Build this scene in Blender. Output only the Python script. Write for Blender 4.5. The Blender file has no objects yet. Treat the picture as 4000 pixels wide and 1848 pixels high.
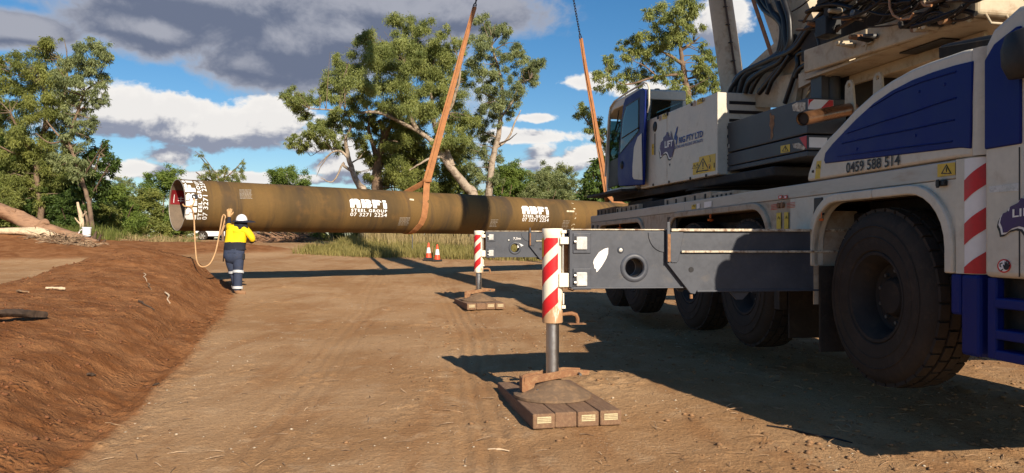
import bpy, bmesh, math, random
import numpy as np
from mathutils import Vector, Matrix

random.seed(7)
RNG = np.random.default_rng(7)
scene = bpy.context.scene
col = scene.collection
rad = math.radians

# ------------------------------------------------------------------ camera
EYE = 1.57                      # camera height over the near mat
HOR = 955.0                     # row of the level horizon in the 4000 x 1848 photograph
FOC = 3000.0                    # focal length in the same pixels
cam_d = bpy.data.cameras.new('camera')
cam = bpy.data.objects.new('camera', cam_d)
col.objects.link(cam)
cam.location = (0, 0, EYE)
cam.rotation_euler = (rad(90), 0, 0)
cam_d.sensor_width = 36.0
cam_d.lens = 36.0 * FOC / 4000.0
cam_d.shift_y = (HOR - 924.0) / 4000.0
cam_d.clip_start = 0.05
cam_d.clip_end = 6000
scene.camera = cam

# ------------------------------------------------------------------ light, sky, exposure
SUN = Vector((0.75, -1.67, 1.0)).normalized()
sun_d = bpy.data.lights.new('sun', 'SUN')
sun_d.energy = 5.0
sun_d.angle = rad(0.5)
sun_d.color = (1.0, 0.87, 0.70)
sun = bpy.data.objects.new('sun', sun_d)
col.objects.link(sun)
sun.rotation_euler = SUN.to_track_quat('Z', 'Y').to_euler()
sun.location = (20, -40, 30)

scene.view_settings.view_transform = 'Standard'
scene.view_settings.look = 'None'
scene.view_settings.exposure = 0.60
scene.view_settings.gamma = 1.0
scene.view_settings.use_curve_mapping = False


class NT:
    """small helper for writing node trees"""
    def __init__(s, tree):
        s.t = tree
        s.n = tree.nodes
        s.l = tree.links

    def node(s, kind, **kw):
        nd = s.n.new(kind)
        for k, v in kw.items():
            setattr(nd, k, v)
        return nd

    def put(s, sock, v):
        if isinstance(v, bpy.types.NodeSocket):
            s.l.new(v, sock)
        elif v is not None:
            sock.default_value = v

    def math(s, op, a, b=None, c=None, clamp=False):
        nd = s.node('ShaderNodeMath', operation=op, use_clamp=clamp)
        s.put(nd.inputs[0], a)
        s.put(nd.inputs[1], b)
        s.put(nd.inputs[2], c)
        return nd.outputs[0]

    def vmath(s, op, a, b=None, out=0):
        nd = s.node('ShaderNodeVectorMath', operation=op)
        s.put(nd.inputs[0], a)
        s.put(nd.inputs[1], b)
        return nd.outputs[out]

    def ramp(s, v, lo, hi, a=0.0, b=1.0, smooth=True):
        nd = s.node('ShaderNodeMapRange', interpolation_type='SMOOTHSTEP' if smooth else 'LINEAR')
        s.put(nd.inputs[0], v)
        for i, q in enumerate((lo, hi, a, b)):
            s.put(nd.inputs[i + 1], q)
        return nd.outputs[0]

    def mix(s, f, a, b, mode='MIX'):
        nd = s.node('ShaderNodeMix', data_type='RGBA', blend_type=mode)
        s.put(nd.inputs[0], f)
        s.put(nd.inputs[6], a)
        s.put(nd.inputs[7], b)
        return nd.outputs[2]

    def noise(s, vec, scale, detail=4, rough=0.5, dist=0.0, dims='3D'):
        nd = s.node('ShaderNodeTexNoise', noise_dimensions=dims)
        s.put(nd.inputs['Vector'], vec)
        nd.inputs['Scale'].default_value = scale
        nd.inputs['Detail'].default_value = detail
        nd.inputs['Roughness'].default_value = rough
        nd.inputs['Distortion'].default_value = dist
        return nd.outputs[0]


def rgb(c):
    return (c[0], c[1], c[2], 1.0)


world = bpy.data.worlds.new('World')
scene.world = world
world.use_nodes = True
world.cycles.sampling_method = 'MANUAL'
world.cycles.sample_map_resolution = 512
scene.cycles.max_bounces = 6
scene.cycles.diffuse_bounces = 3
scene.cycles.glossy_bounces = 3
scene.cycles.transparent_max_bounces = 8


def pix_dir(px, py):
    """azimuth and elevation (radians) of a photograph pixel"""
    x, y, z = (px - 2000) / FOC, 1.0, (HOR - py) / FOC
    return math.atan2(x, y), math.atan2(z, math.hypot(x, y))


def make_world():
    nt = NT(world.node_tree)
    nt.n.clear()
    out = nt.node('ShaderNodeOutputWorld')
    bg = nt.node('ShaderNodeBackground')
    sky = nt.node('ShaderNodeTexSky', sky_type='NISHITA')
    sky.sun_disc = False
    sky.sun_elevation = math.asin(SUN.z)
    sky.sun_rotation = math.atan2(SUN.x, SUN.y)
    sky.air_density = 1.0
    sky.dust_density = 0.25
    sky.ozone_density = 3.0
    tc = nt.node('ShaderNodeTexCoord')
    d = tc.outputs['Generated']
    sep = nt.node('ShaderNodeSeparateXYZ')
    nt.put(sep.inputs[0], d)
    az = nt.math('ARCTAN2', sep.outputs[0], sep.outputs[1])
    el = nt.math('ARCSINE', sep.outputs[2])
    cmb = nt.node('ShaderNodeCombineXYZ')
    nt.put(cmb.inputs[0], az)
    nt.put(cmb.inputs[1], el)
    uv = cmb.outputs[0]
    # clouds: (px, py, half width, half height) in photograph pixels, turned to sky angles
    white = [(820, 505, 500, 78), (500, 450, 190, 95), (1060, 470, 190, 80), (690, 430, 120, 65),
             (660, 608, 110, 52), (545, 660, 170, 40), (2180, 640, 205, 50), (2115, 600, 80, 58), (2270, 608, 90, 52),
             (2080, 535, 220, 36), (2110, 460, 95, 24), (2290, 325, 110, 36), (1400, 645, 240, 62),
             (1230, 560, 160, 60), (2500, 350, 150, 36), (2830, 80, 110, 80), (3350, 330, 120, 50), (1000, 695, 400, 26)]
    dark = [(860, -10, 620, 190), (1150, 170, 430, 190), (1000, 250, 250, 110), (1560, 40, 640, 135),
            (600, 110, 330, 110), (1350, 120, 420, 160), (60, 120, 260, 70)]

    def field_group(name, blobs):
        g = bpy.data.node_groups.new(name, 'ShaderNodeTree')
        g.interface.new_socket('P', in_out='INPUT', socket_type='NodeSocketVector')
        g.interface.new_socket('F', in_out='OUTPUT', socket_type='NodeSocketFloat')
        q = NT(g)
        gi = q.node('NodeGroupInput')
        go = q.node('NodeGroupOutput')
        P = gi.outputs[0]
        best = None
        for bx, by, rx, ry in blobs:
            a, e = pix_dir(bx, by)
            v = q.vmath('SUBTRACT', P, (a, e, 0))
            v = q.vmath('MULTIPLY', v, (FOC / rx * 0.97, FOC / ry * 0.97, 0))
            ln = q.vmath('LENGTH', v, out=1)
            f = q.math('SUBTRACT', 1.0, ln)
            best = f if best is None else q.math('SMOOTH_MAX', best, f, 0.18)
        q.put(go.inputs[0], best)
        return g

    def noise_group():
        g = bpy.data.node_groups.new('cloud_noise', 'ShaderNodeTree')
        g.interface.new_socket('P', in_out='INPUT', socket_type='NodeSocketVector')
        g.interface.new_socket('F', in_out='OUTPUT', socket_type='NodeSocketFloat')
        q = NT(g)
        gi = q.node('NodeGroupInput')
        go = q.node('NodeGroupOutput')
        P = q.vmath('MULTIPLY', gi.outputs[0], (1.0, 1.45, 1.0))
        n1 = q.noise(P, 10.0, 8, 0.63, 0.25, '2D')
        n2 = q.noise(P, 26.0, 3, 0.55, 0.0, '2D')
        puff = q.math('SUBTRACT', 0.16, q.math('ABSOLUTE', q.math('SUBTRACT', n2, 0.5)))
        s_ = q.math('MULTIPLY', q.math('SUBTRACT', n1, 0.5), 2.0)
        q.put(go.inputs[0], q.math('ADD', s_, q.math('MULTIPLY', puff, 1.0)))
        return g

    gw = field_group('cloud_white', white)
    gd = field_group('cloud_dark', dark)
    gn = noise_group()

    def call(g, vec):
        nd = nt.node('ShaderNodeGroup')
        nd.node_tree = g
        nt.put(nd.inputs[0], vec)
        return nd.outputs[0]

    def sample(vec):
        n = call(gn, vec)
        w = nt.math('ADD', call(gw, vec), nt.math('MULTIPLY', n, 0.95))
        dk = nt.math('ADD', call(gd, vec), nt.math('MULTIPLY', n, 0.40))
        # loose scattered cloud over the whole sky
        lo = nt.noise(vec, 2.6, 2, 0.5, 0.0, '2D')
        sc = nt.math('ADD', nt.math('MULTIPLY', nt.math('SUBTRACT', lo, 0.68), 3.0), nt.math('MULTIPLY', n, 0.3))
        w = nt.math('MAXIMUM', w, sc)
        return w, dk

    w0, d0 = sample(uv)
    w1, d1 = sample(nt.vmath('ADD', uv, (0.010, 0.022, 0)))
    mw = nt.ramp(w0, -0.02, 0.34)
    md = nt.ramp(d0, -0.10, 0.32)
    relief_w = nt.math('SUBTRACT', w0, w1)
    lit_w = nt.ramp(relief_w, -0.34, 0.34)
    thick = nt.ramp(w0, 0.15, 0.75)
    lit_w = nt.math('MULTIPLY', lit_w, nt.math('SUBTRACT', 1.0, nt.math('MULTIPLY', thick, 0.12)), clamp=True)
    cw = nt.mix(lit_w, (0.185, 0.205, 0.265, 1), (0.62, 0.60, 0.575, 1))
    relief_d = nt.math('SUBTRACT', d0, d1)
    lit_d = nt.ramp(relief_d, -0.15, 0.40)
    edge_d = nt.math('SUBTRACT', 1.0, nt.ramp(d0, 0.10, 0.50))
    lit_d = nt.math('MAXIMUM', nt.math('MULTIPLY', lit_d, 0.45), nt.math('MULTIPLY', edge_d, 0.55))
    cd = nt.mix(lit_d, (0.100, 0.120, 0.175, 1), (0.44, 0.44, 0.47, 1))
    # the blue between the clouds
    hsv = nt.node('ShaderNodeHueSaturation')
    hsv.inputs['Saturation'].default_value = 1.30
    hsv.inputs['Value'].default_value = 1.0
    nt.put(hsv.inputs['Color'], sky.outputs[0])
    blue = nt.mix(1.0, hsv.outputs[0], (0.068, 0.068, 0.068, 1), 'MULTIPLY')
    c = nt.mix(md, blue, cd)
    c = nt.mix(mw, c, cw)
    # below the horizon: plain dull earth colour, hidden by the ground
    c = nt.mix(nt.ramp(el, -0.03, 0.0), (0.12, 0.09, 0.06, 1), c)
    nt.put(bg.inputs[0], c)
    bg.inputs[1].default_value = 1.0
    nt.l.new(bg.outputs[0], out.inputs[0])


make_world()


# ------------------------------------------------------------------ helpers: materials
def mat(name, base, rough=0.6, metal=0.0, dirt=None, amt=0.4, scale=2.5, bump=0.0, bscale=30.0,
        var=0.12, spec=0.4, coat=0.0, stretch=(1, 1, 1)):
    m = bpy.data.materials.new(name)
    m.use_nodes = True
    nt = NT(m.node_tree)
    b = nt.n['Principled BSDF']
    tc = nt.node('ShaderNodeTexCoord')
    v = nt.vmath('MULTIPLY', tc.outputs['Object'], stretch)
    n1 = nt.noise(v, scale, 6, 0.6)
    n2 = nt.noise(v, scale * 9, 4, 0.6)
    f = nt.math('ADD', nt.math('MULTIPLY', n1, 0.65), nt.math('MULTIPLY', n2, 0.35))
    lo = rgb([c * (1 - var * 1.6) for c in base])
    hi = rgb([min(1, c * (1 + var)) for c in base])
    c = nt.mix(nt.ramp(f, 0.35, 0.65), lo, hi)
    if dirt:
        n3 = nt.noise(v, scale * 2.3, 8, 0.68, 0.4)
        c = nt.mix(nt.math('MULTIPLY', nt.ramp(n3, 0.62 - amt * 0.35, 0.80 - amt * 0.25), min(1.0, amt * 1.6)), c, rgb(dirt))
    nt.put(b.inputs['Base Color'], c)
    nt.put(b.inputs['Roughness'], nt.ramp(f, 0.3, 0.7, max(0.03, rough - 0.1), min(1, rough + 0.1)))
    b.inputs['Metallic'].default_value = metal
    b.inputs['Specular IOR Level'].default_value = spec
    b.inputs['Coat Weight'].default_value = coat
    if bump:
        bp = nt.node('ShaderNodeBump')
        bp.inputs['Strength'].default_value = bump
        bp.inputs['Distance'].default_value = 0.02
        nt.put(bp.inputs['Height'], nt.noise(v, bscale, 5, 0.6))
        nt.l.new(bp.outputs[0], b.inputs['Normal'])
    return m


DUST = (0.30, 0.20, 0.12)
RUST = (0.20, 0.075, 0.025)
M = {}
M['white'] = mat('white paint', (0.56, 0.52, 0.43), 0.45, dirt=(0.36, 0.28, 0.19), amt=0.26, var=0.06, coat=0.08)
M['white_dusty'] = mat('dusty white paint', (0.42, 0.34, 0.25), 0.7, dirt=(0.27, 0.18, 0.11), amt=0.5, var=0.10)
M['cream'] = mat('cream paint', (0.47, 0.39, 0.27), 0.55, dirt=(0.24, 0.145, 0.075), amt=0.4, var=0.08)
M['jack_white'] = mat('chipped white paint', (0.86, 0.80, 0.66), 0.45, dirt=(0.38, 0.19, 0.07), amt=0.22, scale=5, var=0.05)
M['band'] = mat('aluminium band', (0.42, 0.40, 0.36), 0.45, metal=0.3, dirt=DUST, amt=0.3, var=0.08, stretch=(1, 0.3, 2))
M['deck'] = mat('dusty deck', (0.17, 0.12, 0.085), 0.85, dirt=DUST, amt=0.5)
M['blue'] = mat('blue paint', (0.004, 0.015, 0.135), 0.45, var=0.05, spec=0.16)
M['slate'] = mat('slate grey paint', (0.060, 0.066, 0.082), 0.48, dirt=(0.13, 0.11, 0.09), amt=0.25, var=0.10, scale=3)
M['ballast'] = mat('counterweight paint', (0.050, 0.054, 0.060), 0.5, dirt=(0.16, 0.10, 0.06), amt=0.14, var=0.12)
M['worn_white'] = mat('worn white strip', (0.62, 0.55, 0.42), 0.6, dirt=(0.16, 0.07, 0.03), amt=0.55, scale=9, var=0.2)
M['black'] = mat('black plastic', (0.014, 0.014, 0.015), 0.55, dirt=(0.07, 0.05, 0.035), amt=0.2)
M['dark'] = mat('dark steel', (0.022, 0.020, 0.019), 0.75, dirt=(0.07, 0.048, 0.03), amt=0.4)
M['rubber'] = mat('tyre rubber', (0.040, 0.033, 0.028), 0.92, dirt=(0.075, 0.055, 0.04), amt=0.35, scale=3, spec=0.2, bump=0.25, bscale=50)
M['rim'] = mat('wheel rim', (0.034, 0.030, 0.028), 0.75, dirt=(0.075, 0.055, 0.04), amt=0.35, spec=0.15)
M['chrome'] = mat('chrome rod', (0.46, 0.47, 0.50), 0.30, metal=1.0, var=0.03)
M['rust'] = mat('rusty steel', (0.24, 0.115, 0.055), 0.85, dirt=(0.34, 0.20, 0.10), amt=0.5, scale=7, bump=0.4, bscale=60)
M['float'] = mat('dusty float steel', (0.16, 0.105, 0.065), 0.85, dirt=(0.25, 0.155, 0.085), amt=0.55, scale=6, bump=0.3)
M['copper'] = mat('heat stained pipe', (0.30, 0.15, 0.075), 0.34, metal=0.85, dirt=(0.09, 0.045, 0.03), amt=0.35, scale=5)
M['hose'] = mat('black hose', (0.012, 0.012, 0.013), 0.42, var=0.3, dirt=(0.06, 0.045, 0.035), amt=0.2)
M['hose_brown'] = mat('dusty hose', (0.055, 0.035, 0.024), 0.7, dirt=(0.14, 0.09, 0.05), amt=0.4)
M['orange_hose'] = mat('orange hose', (0.42, 0.20, 0.09), 0.5)
M['red'] = mat('red reflective film', (0.52, 0.015, 0.02), 0.38, dirt=(0.40, 0.10, 0.06), amt=0.12)
M['film_white'] = mat('white reflective film', (0.74, 0.72, 0.70), 0.4, var=0.04)
M['yellow'] = mat('yellow sticker', (0.62, 0.42, 0.03), 0.45, dirt=(0.35, 0.25, 0.06), amt=0.25)
M['ink'] = mat('black ink', (0.012, 0.012, 0.016), 0.5)
M['ink_blue'] = mat('dark blue ink', (0.008, 0.045, 0.22), 0.5)
M['purple'] = mat('purple film', (0.045, 0.014, 0.10), 0.45)
M['stencil'] = mat('white stencil paint', (0.80, 0.82, 0.82), 0.6, dirt=(0.45, 0.40, 0.33), amt=0.22, scale=9, var=0.08)
M['chalk'] = mat('chalk marks', (0.62, 0.56, 0.40), 0.8, dirt=(0.35, 0.25, 0.12), amt=0.3, scale=9)
M['reflector'] = mat('grey reflector', (0.55, 0.55, 0.53), 0.3, dirt=(0.30, 0.29, 0.27), amt=0.4, scale=12)
M['amber'] = mat('amber lens', (0.65, 0.13, 0.02), 0.25)
M['silver'] = mat('zinc bolt', (0.55, 0.54, 0.50), 0.35, metal=0.7)
M['timber'] = mat('dusty hardwood', (0.20, 0.115, 0.068), 0.9, dirt=(0.27, 0.17, 0.095), amt=0.5, scale=4, bump=0.5, bscale=35, stretch=(5, 0.8, 5))
M['tag'] = mat('pale end plate', (0.50, 0.43, 0.26), 0.6, dirt=(0.20, 0.12, 0.06), amt=0.35, scale=20)
M['sling'] = mat('orange webbing', (0.36, 0.155, 0.060), 0.85, dirt=(0.23, 0.095, 0.040), amt=0.35, scale=6, bump=0.5, bscale=120)
M['chain'] = mat('chain steel', (0.035, 0.032, 0.04), 0.5, metal=0.6)
M['rope'] = mat('hemp rope', (0.52, 0.32, 0.16), 0.85, bump=0.6, bscale=150)
M['steel_dark'] = mat('grey steel', (0.12, 0.12, 0.12), 0.5, metal=0.5, dirt=RUST, amt=0.25)



def jack_paint():
    m = mat('chipped jack paint', (0.80, 0.74, 0.60), 0.45, dirt=(0.38, 0.19, 0.07), amt=0.16, scale=5, var=0.05)
    nt = NT(m.node_tree)
    b = nt.n['Principled BSDF']
    src = b.inputs['Base Color'].links[0].from_socket
    tc = nt.node('ShaderNodeTexCoord')
    sp = nt.node('ShaderNodeSeparateXYZ')
    nt.put(sp.inputs[0], tc.outputs['Object'])
    st = nt.vmath('MULTIPLY', tc.outputs['Object'], (1.0, 1.0, 0.22))
    n_ = nt.noise(st, 14.0, 8, 0.7, 0.5)
    low = nt.ramp(sp.outputs[2], 0.80, 1.25, 0.30, -0.12)
    f = nt.ramp(nt.math('ADD', n_, low), 0.60, 0.74)
    nt.put(b.inputs['Base Color'], nt.mix(nt.math('MULTIPLY', f, 0.85), src, (0.36, 0.17, 0.055, 1)))
    return m


M['jack_paint'] = jack_paint()


def glass_mat():
    m = bpy.data.materials.new('window glass')
    m.use_nodes = True
    nt = NT(m.node_tree)
    nt.n.clear()
    o = nt.node('ShaderNodeOutputMaterial')
    t = nt.node('ShaderNodeBsdfTransparent')
    t.inputs[0].default_value = (0.27, 0.34, 0.33, 1)
    g = nt.node('ShaderNodeBsdfGlossy')
    g.inputs['Roughness'].default_value = 0.03
    fr = nt.node('ShaderNodeFresnel')
    fr.inputs[0].default_value = 1.5
    mx = nt.node('ShaderNodeMixShader')
    nt.l.new(fr.outputs[0], mx.inputs[0])
    nt.l.new(t.outputs[0], mx.inputs[1])
    nt.l.new(g.outputs[0], mx.inputs[2])
    nt.l.new(mx.outputs[0], o.inputs[0])
    return m


M['glass'] = glass_mat()


# ------------------------------------------------------------------ helpers: meshes
class MB:
    """collects faces, then links them as ONE mesh object"""
    def __init__(s, xf=None):
        s.v, s.f = [], []
        s.xf = xf

    def add(s, verts, faces):
        o = len(s.v)
        s.v += [tuple(p) for p in verts]
        s.f += [tuple(i + o for i in f) for f in faces]
        return s

    def box(s, x0, x1, y0, y1, z0, z1):
        p = [(x, y, z) for x in (x0, x1) for y in (y0, y1) for z in (z0, z1)]
        return s.add(p, [(0, 1, 3, 2), (4, 6, 7, 5), (0, 4, 5, 1), (2, 3, 7, 6), (0, 2, 6, 4), (1, 5, 7, 3)])

    def prism(s, poly, axis, a, b):
        n = len(poly)
        def P(u, w, t):
            return (t, u, w) if axis == 'x' else (u, t, w) if axis == 'y' else (u, w, t)
        vs = [P(u, w, a) for u, w in poly] + [P(u, w, b) for u, w in poly]
        fs = [tuple(range(n - 1, -1, -1)), tuple(range(n, 2 * n))]
        fs += [(i, (i + 1) % n, n + (i + 1) % n, n + i) for i in range(n)]
        return s.add(vs, fs)

    def tube(s, pts, r, n=8, cap=True, squash=None):
        pts = [Vector(p) for p in pts]
        m = len(pts)
        rs = r if hasattr(r, '__len__') else [r] * m
        up = None
        vs = []
        for i, p in enumerate(pts):
            t = (pts[min(i + 1, m - 1)] - pts[max(i - 1, 0)]).normalized()
            if up is None:
                up = Vector((0, 0, 1)) if abs(t.z) < 0.9 else Vector((0, 1, 0))
            u = t.cross(up)
            if u.length < 1e-5:
                u = t.orthogonal()
            u.normalize()
            w = u.cross(t).normalized()
            up = w
            for k in range(n):
                a = 2 * math.pi * k / n
                vs.append(p + (u * math.cos(a) + w * math.sin(a) * (squash or 1)) * rs[i])
        fs = []
        for i in range(m - 1):
            for k in range(n):
                q = (k + 1) % n
                fs.append((i * n + k, i * n + q, (i + 1) * n + q, (i + 1) * n + k))
        if cap:
            fs.append(tuple(range(n - 1, -1, -1)))
            fs.append(tuple((m - 1) * n + k for k in range(n)))
        return s.add(vs, fs)

    def lathe(s, prof, c, axis='z', n=32, a0=0.0, a1=2 * math.pi):
        """prof: list of (radius, position along axis)"""
        full = abs(a1 - a0 - 2 * math.pi) < 1e-6
        cols = n if full else n + 1
        vs, fs = [], []
        for r, h in prof:
            for k in range(cols):
                a = a0 + (a1 - a0) * k / n
                u, w = r * math.cos(a), r * math.sin(a)
                p = (u, w, h) if axis == 'z' else (h, u, w) if axis == 'x' else (u, h, w)
                vs.append((p[0] + c[0], p[1] + c[1], p[2] + c[2]))
        for i in range(len(prof) - 1):
            for k in range(n):
                q = (k + 1) % cols
                fs.append((i * cols + k, i * cols + q, (i + 1) * cols + q, (i + 1) * cols + k))
        return s.add(vs, fs)

    def build(s, name, m, parent=None, smooth=0, bevel=0.0, segs=2, recalc=True):
        me = bpy.data.meshes.new(name)
        vs = s.v
        if s.xf is not None:
            vs = [s.xf @ Vector(p) for p in vs]
        me.from_pydata(vs, [], s.f)
        if recalc:
            bm = bmesh.new()
            bm.from_mesh(me)
            bmesh.ops.recalc_face_normals(bm, faces=bm.faces)
            bm.to_mesh(me)
            bm.free()
        ob = bpy.data.objects.new(name, me)
        col.objects.link(ob)
        me.materials.append(M[m] if isinstance(m, str) else m)
        if parent is not None:
            ob.parent = parent
        if smooth:
            me.polygons.foreach_set('use_smooth', [True] * len(me.polygons))
            me.set_sharp_from_angle(angle=rad(smooth))
        if bevel:
            b = ob.modifiers.new('bevel', 'BEVEL')
            b.width = bevel
            b.segments = segs
            b.limit_method = 'ANGLE'
            b.angle_limit = rad(40)
            b.harden_normals = False
        return ob


def empty(name, loc, rz=0.0):
    o = bpy.data.objects.new(name, None)
    col.objects.link(o)
    o.location = loc
    o.rotation_euler = (0, 0, rz)
    return o


def tag(o, label=None, cat=None, group=None, kind=None):
    for k, v in (('label', label), ('category', cat), ('group', group), ('kind', kind)):
        if v:
            o[k] = v
    return o


def np_mesh(name, verts, faces, m, parent=None, smooth=False, attrs=None):
    """fast mesh from numpy; faces is an (n, k) array"""
    me = bpy.data.meshes.new(name)
    nv, (nf, k) = len(verts), faces.shape
    me.vertices.add(nv)
    me.vertices.foreach_set('co', np.ascontiguousarray(verts, dtype=np.float32).ravel())
    me.loops.add(nf * k)
    me.loops.foreach_set('vertex_index', faces.astype(np.int32).ravel())
    me.polygons.add(nf)
    me.polygons.foreach_set('loop_start', np.arange(0, nf * k, k, dtype=np.int32))
    me.update(calc_edges=True)
    if smooth:
        me.polygons.foreach_set('use_smooth', np.ones(nf, dtype=bool))
    for an, (dom, data) in (attrs or {}).items():
        at = me.attributes.new(an, 'FLOAT', dom)
        at.data.foreach_set('value', np.ascontiguousarray(data, dtype=np.float32))
    me.materials.append(M[m] if isinstance(m, str) else m)
    ob = bpy.data.objects.new(name, me)
    col.objects.link(ob)
    if parent is not None:
        ob.parent = parent
    return ob


def at(px, py, Y):
    """world point seen at a photograph pixel, at distance Y ahead of the camera"""
    return Vector(((px - 2000) / FOC * Y, Y, EYE + (HOR - py) / FOC * Y))


class Frame:
    """a level frame of a machine: local x to its right side, local y along it, away from the camera"""
    def __init__(s, o, deg):
        s.o = o
        s.ang = rad(deg)
        s.a = (-math.sin(s.ang), math.cos(s.ang))
        s.r = (math.cos(s.ang), math.sin(s.ang))
        s.m = Matrix.Translation((o[0], o[1], 0)) @ Matrix.Rotation(s.ang, 4, 'Z')

    def side(s, px, py, x=0.0):
        """(local y, z) of a pixel on the plane local x"""
        k = (px - 2000) / FOC
        Y = (x + s.o[0] * s.r[0] + s.o[1] * s.r[1]) / (k * s.r[0] + s.r[1])
        return ((k * Y - s.o[0]) * s.a[0] + (Y - s.o[1]) * s.a[1], EYE + (HOR - py) / FOC * Y)

    def front(s, px, py, y=0.0):
        """(local x, z) of a pixel on the plane local y"""
        k = (px - 2000) / FOC
        Y = (y + s.o[0] * s.a[0] + s.o[1] * s.a[1]) / (k * s.a[0] + s.a[1])
        return ((k * Y - s.o[0]) * s.r[0] + (Y - s.o[1]) * s.r[1], EYE + (HOR - py) / FOC * Y)

    def loc(s, p):
        return s.m.inverted() @ Vector(p)


def text2d(body, bold=0.0, spacing=1.0):
    """letter outlines filled as 2D mesh: verts scaled to the unit box, faces"""
    cu = bpy.data.curves.new('text', 'FONT')
    cu.body = body
    cu.offset = bold
    cu.space_character = spacing
    cu.resolution_u = 3
    ob = bpy.data.objects.new('text', cu)
    col.objects.link(ob)
    dg = bpy.context.evaluated_depsgraph_get()
    me = bpy.data.meshes.new_from_object(ob.evaluated_get(dg))
    vs = [(v.co.x, v.co.y) for v in me.vertices]
    fs = [tuple(p.vertices) for p in me.polygons]
    bpy.data.objects.remove(ob)
    bpy.data.meshes.remove(me)
    bpy.data.curves.remove(cu)
    x0, x1 = min(v[0] for v in vs), max(v[0] for v in vs)
    y0, y1 = min(v[1] for v in vs), max(v[1] for v in vs)
    return [((x - x0) / (x1 - x0), (y - y0) / (y1 - y0)) for x, y in vs], fs


def words_of(vs, fs, body):
    """split filled text into its words: list of (verts, faces)"""
    k = len(body.split())
    if k < 2:
        return [(vs, fs)]
    iv = sorted((min(vs[i][0] for i in f), max(vs[i][0] for i in f)) for f in fs)
    gaps, end = [], iv[0][1]
    for a, b in iv:
        if a > end:
            gaps.append((a - end, (a + end) / 2))
        end = max(end, b)
    cuts = sorted(g[1] for g in sorted(gaps)[-(k - 1):])
    out = []
    for lo, hi in zip([-1] + cuts, cuts + [2]):
        ff = [f for f in fs if lo < vs[f[0]][0] < hi]
        idx = sorted({i for f in ff for i in f})
        mp = {i: n for n, i in enumerate(idx)}
        out.append(([vs[i] for i in idx], [tuple(mp[i] for i in f) for f in ff]))
    return out


def lerp(a, b, t):
    return a + (b - a) * t


# ------------------------------------------------------------------ the lie of the land
def lattice(x, y, seed):
    xi, yi = np.floor(x).astype(np.int64), np.floor(y).astype(np.int64)
    fx, fy = x - xi, y - yi
    fx, fy = fx * fx * (3 - 2 * fx), fy * fy * (3 - 2 * fy)
    def h(i, j):
        n = (i * 374761393 + j * 668265263 + seed * 974634777) & 0x7fffffff
        n = ((n ^ (n >> 13)) * 1274126177) & 0x7fffffff
        return ((n ^ (n >> 16)) & 0xffff) / 65535.0
    a, b, c, d = h(xi, yi), h(xi + 1, yi), h(xi, yi + 1), h(xi + 1, yi + 1)
    return (a + (b - a) * fx) * (1 - fy) + (c + (d - c) * fx) * fy


def fbm(x, y, s, seed, octs=4, gain=0.5):
    t, amp, n = 0.0, 1.0, 0.0
    for o in range(octs):
        t = t + amp * (lattice(x / s * 2 ** o + 11.3 * o, y / s * 2 ** o + 7.7 * o, seed + o) - 0.5)
        n += amp
        amp *= gain
    return t / n * 2


def sstep(x, a, b):
    t = np.clip((x - a) / (b - a), 0, 1)
    return t * t * (3 - 2 * t)


TOE = [(0, -2.7), (5.48, -3.33), (6.9, -3.62), (9.23, -4.18), (11.1, -4.63), (15.25, -5.75), (18.1, -6.7), (20.0, -7.4), (21.3, -8.6), (22.2, -10.5)]


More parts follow.
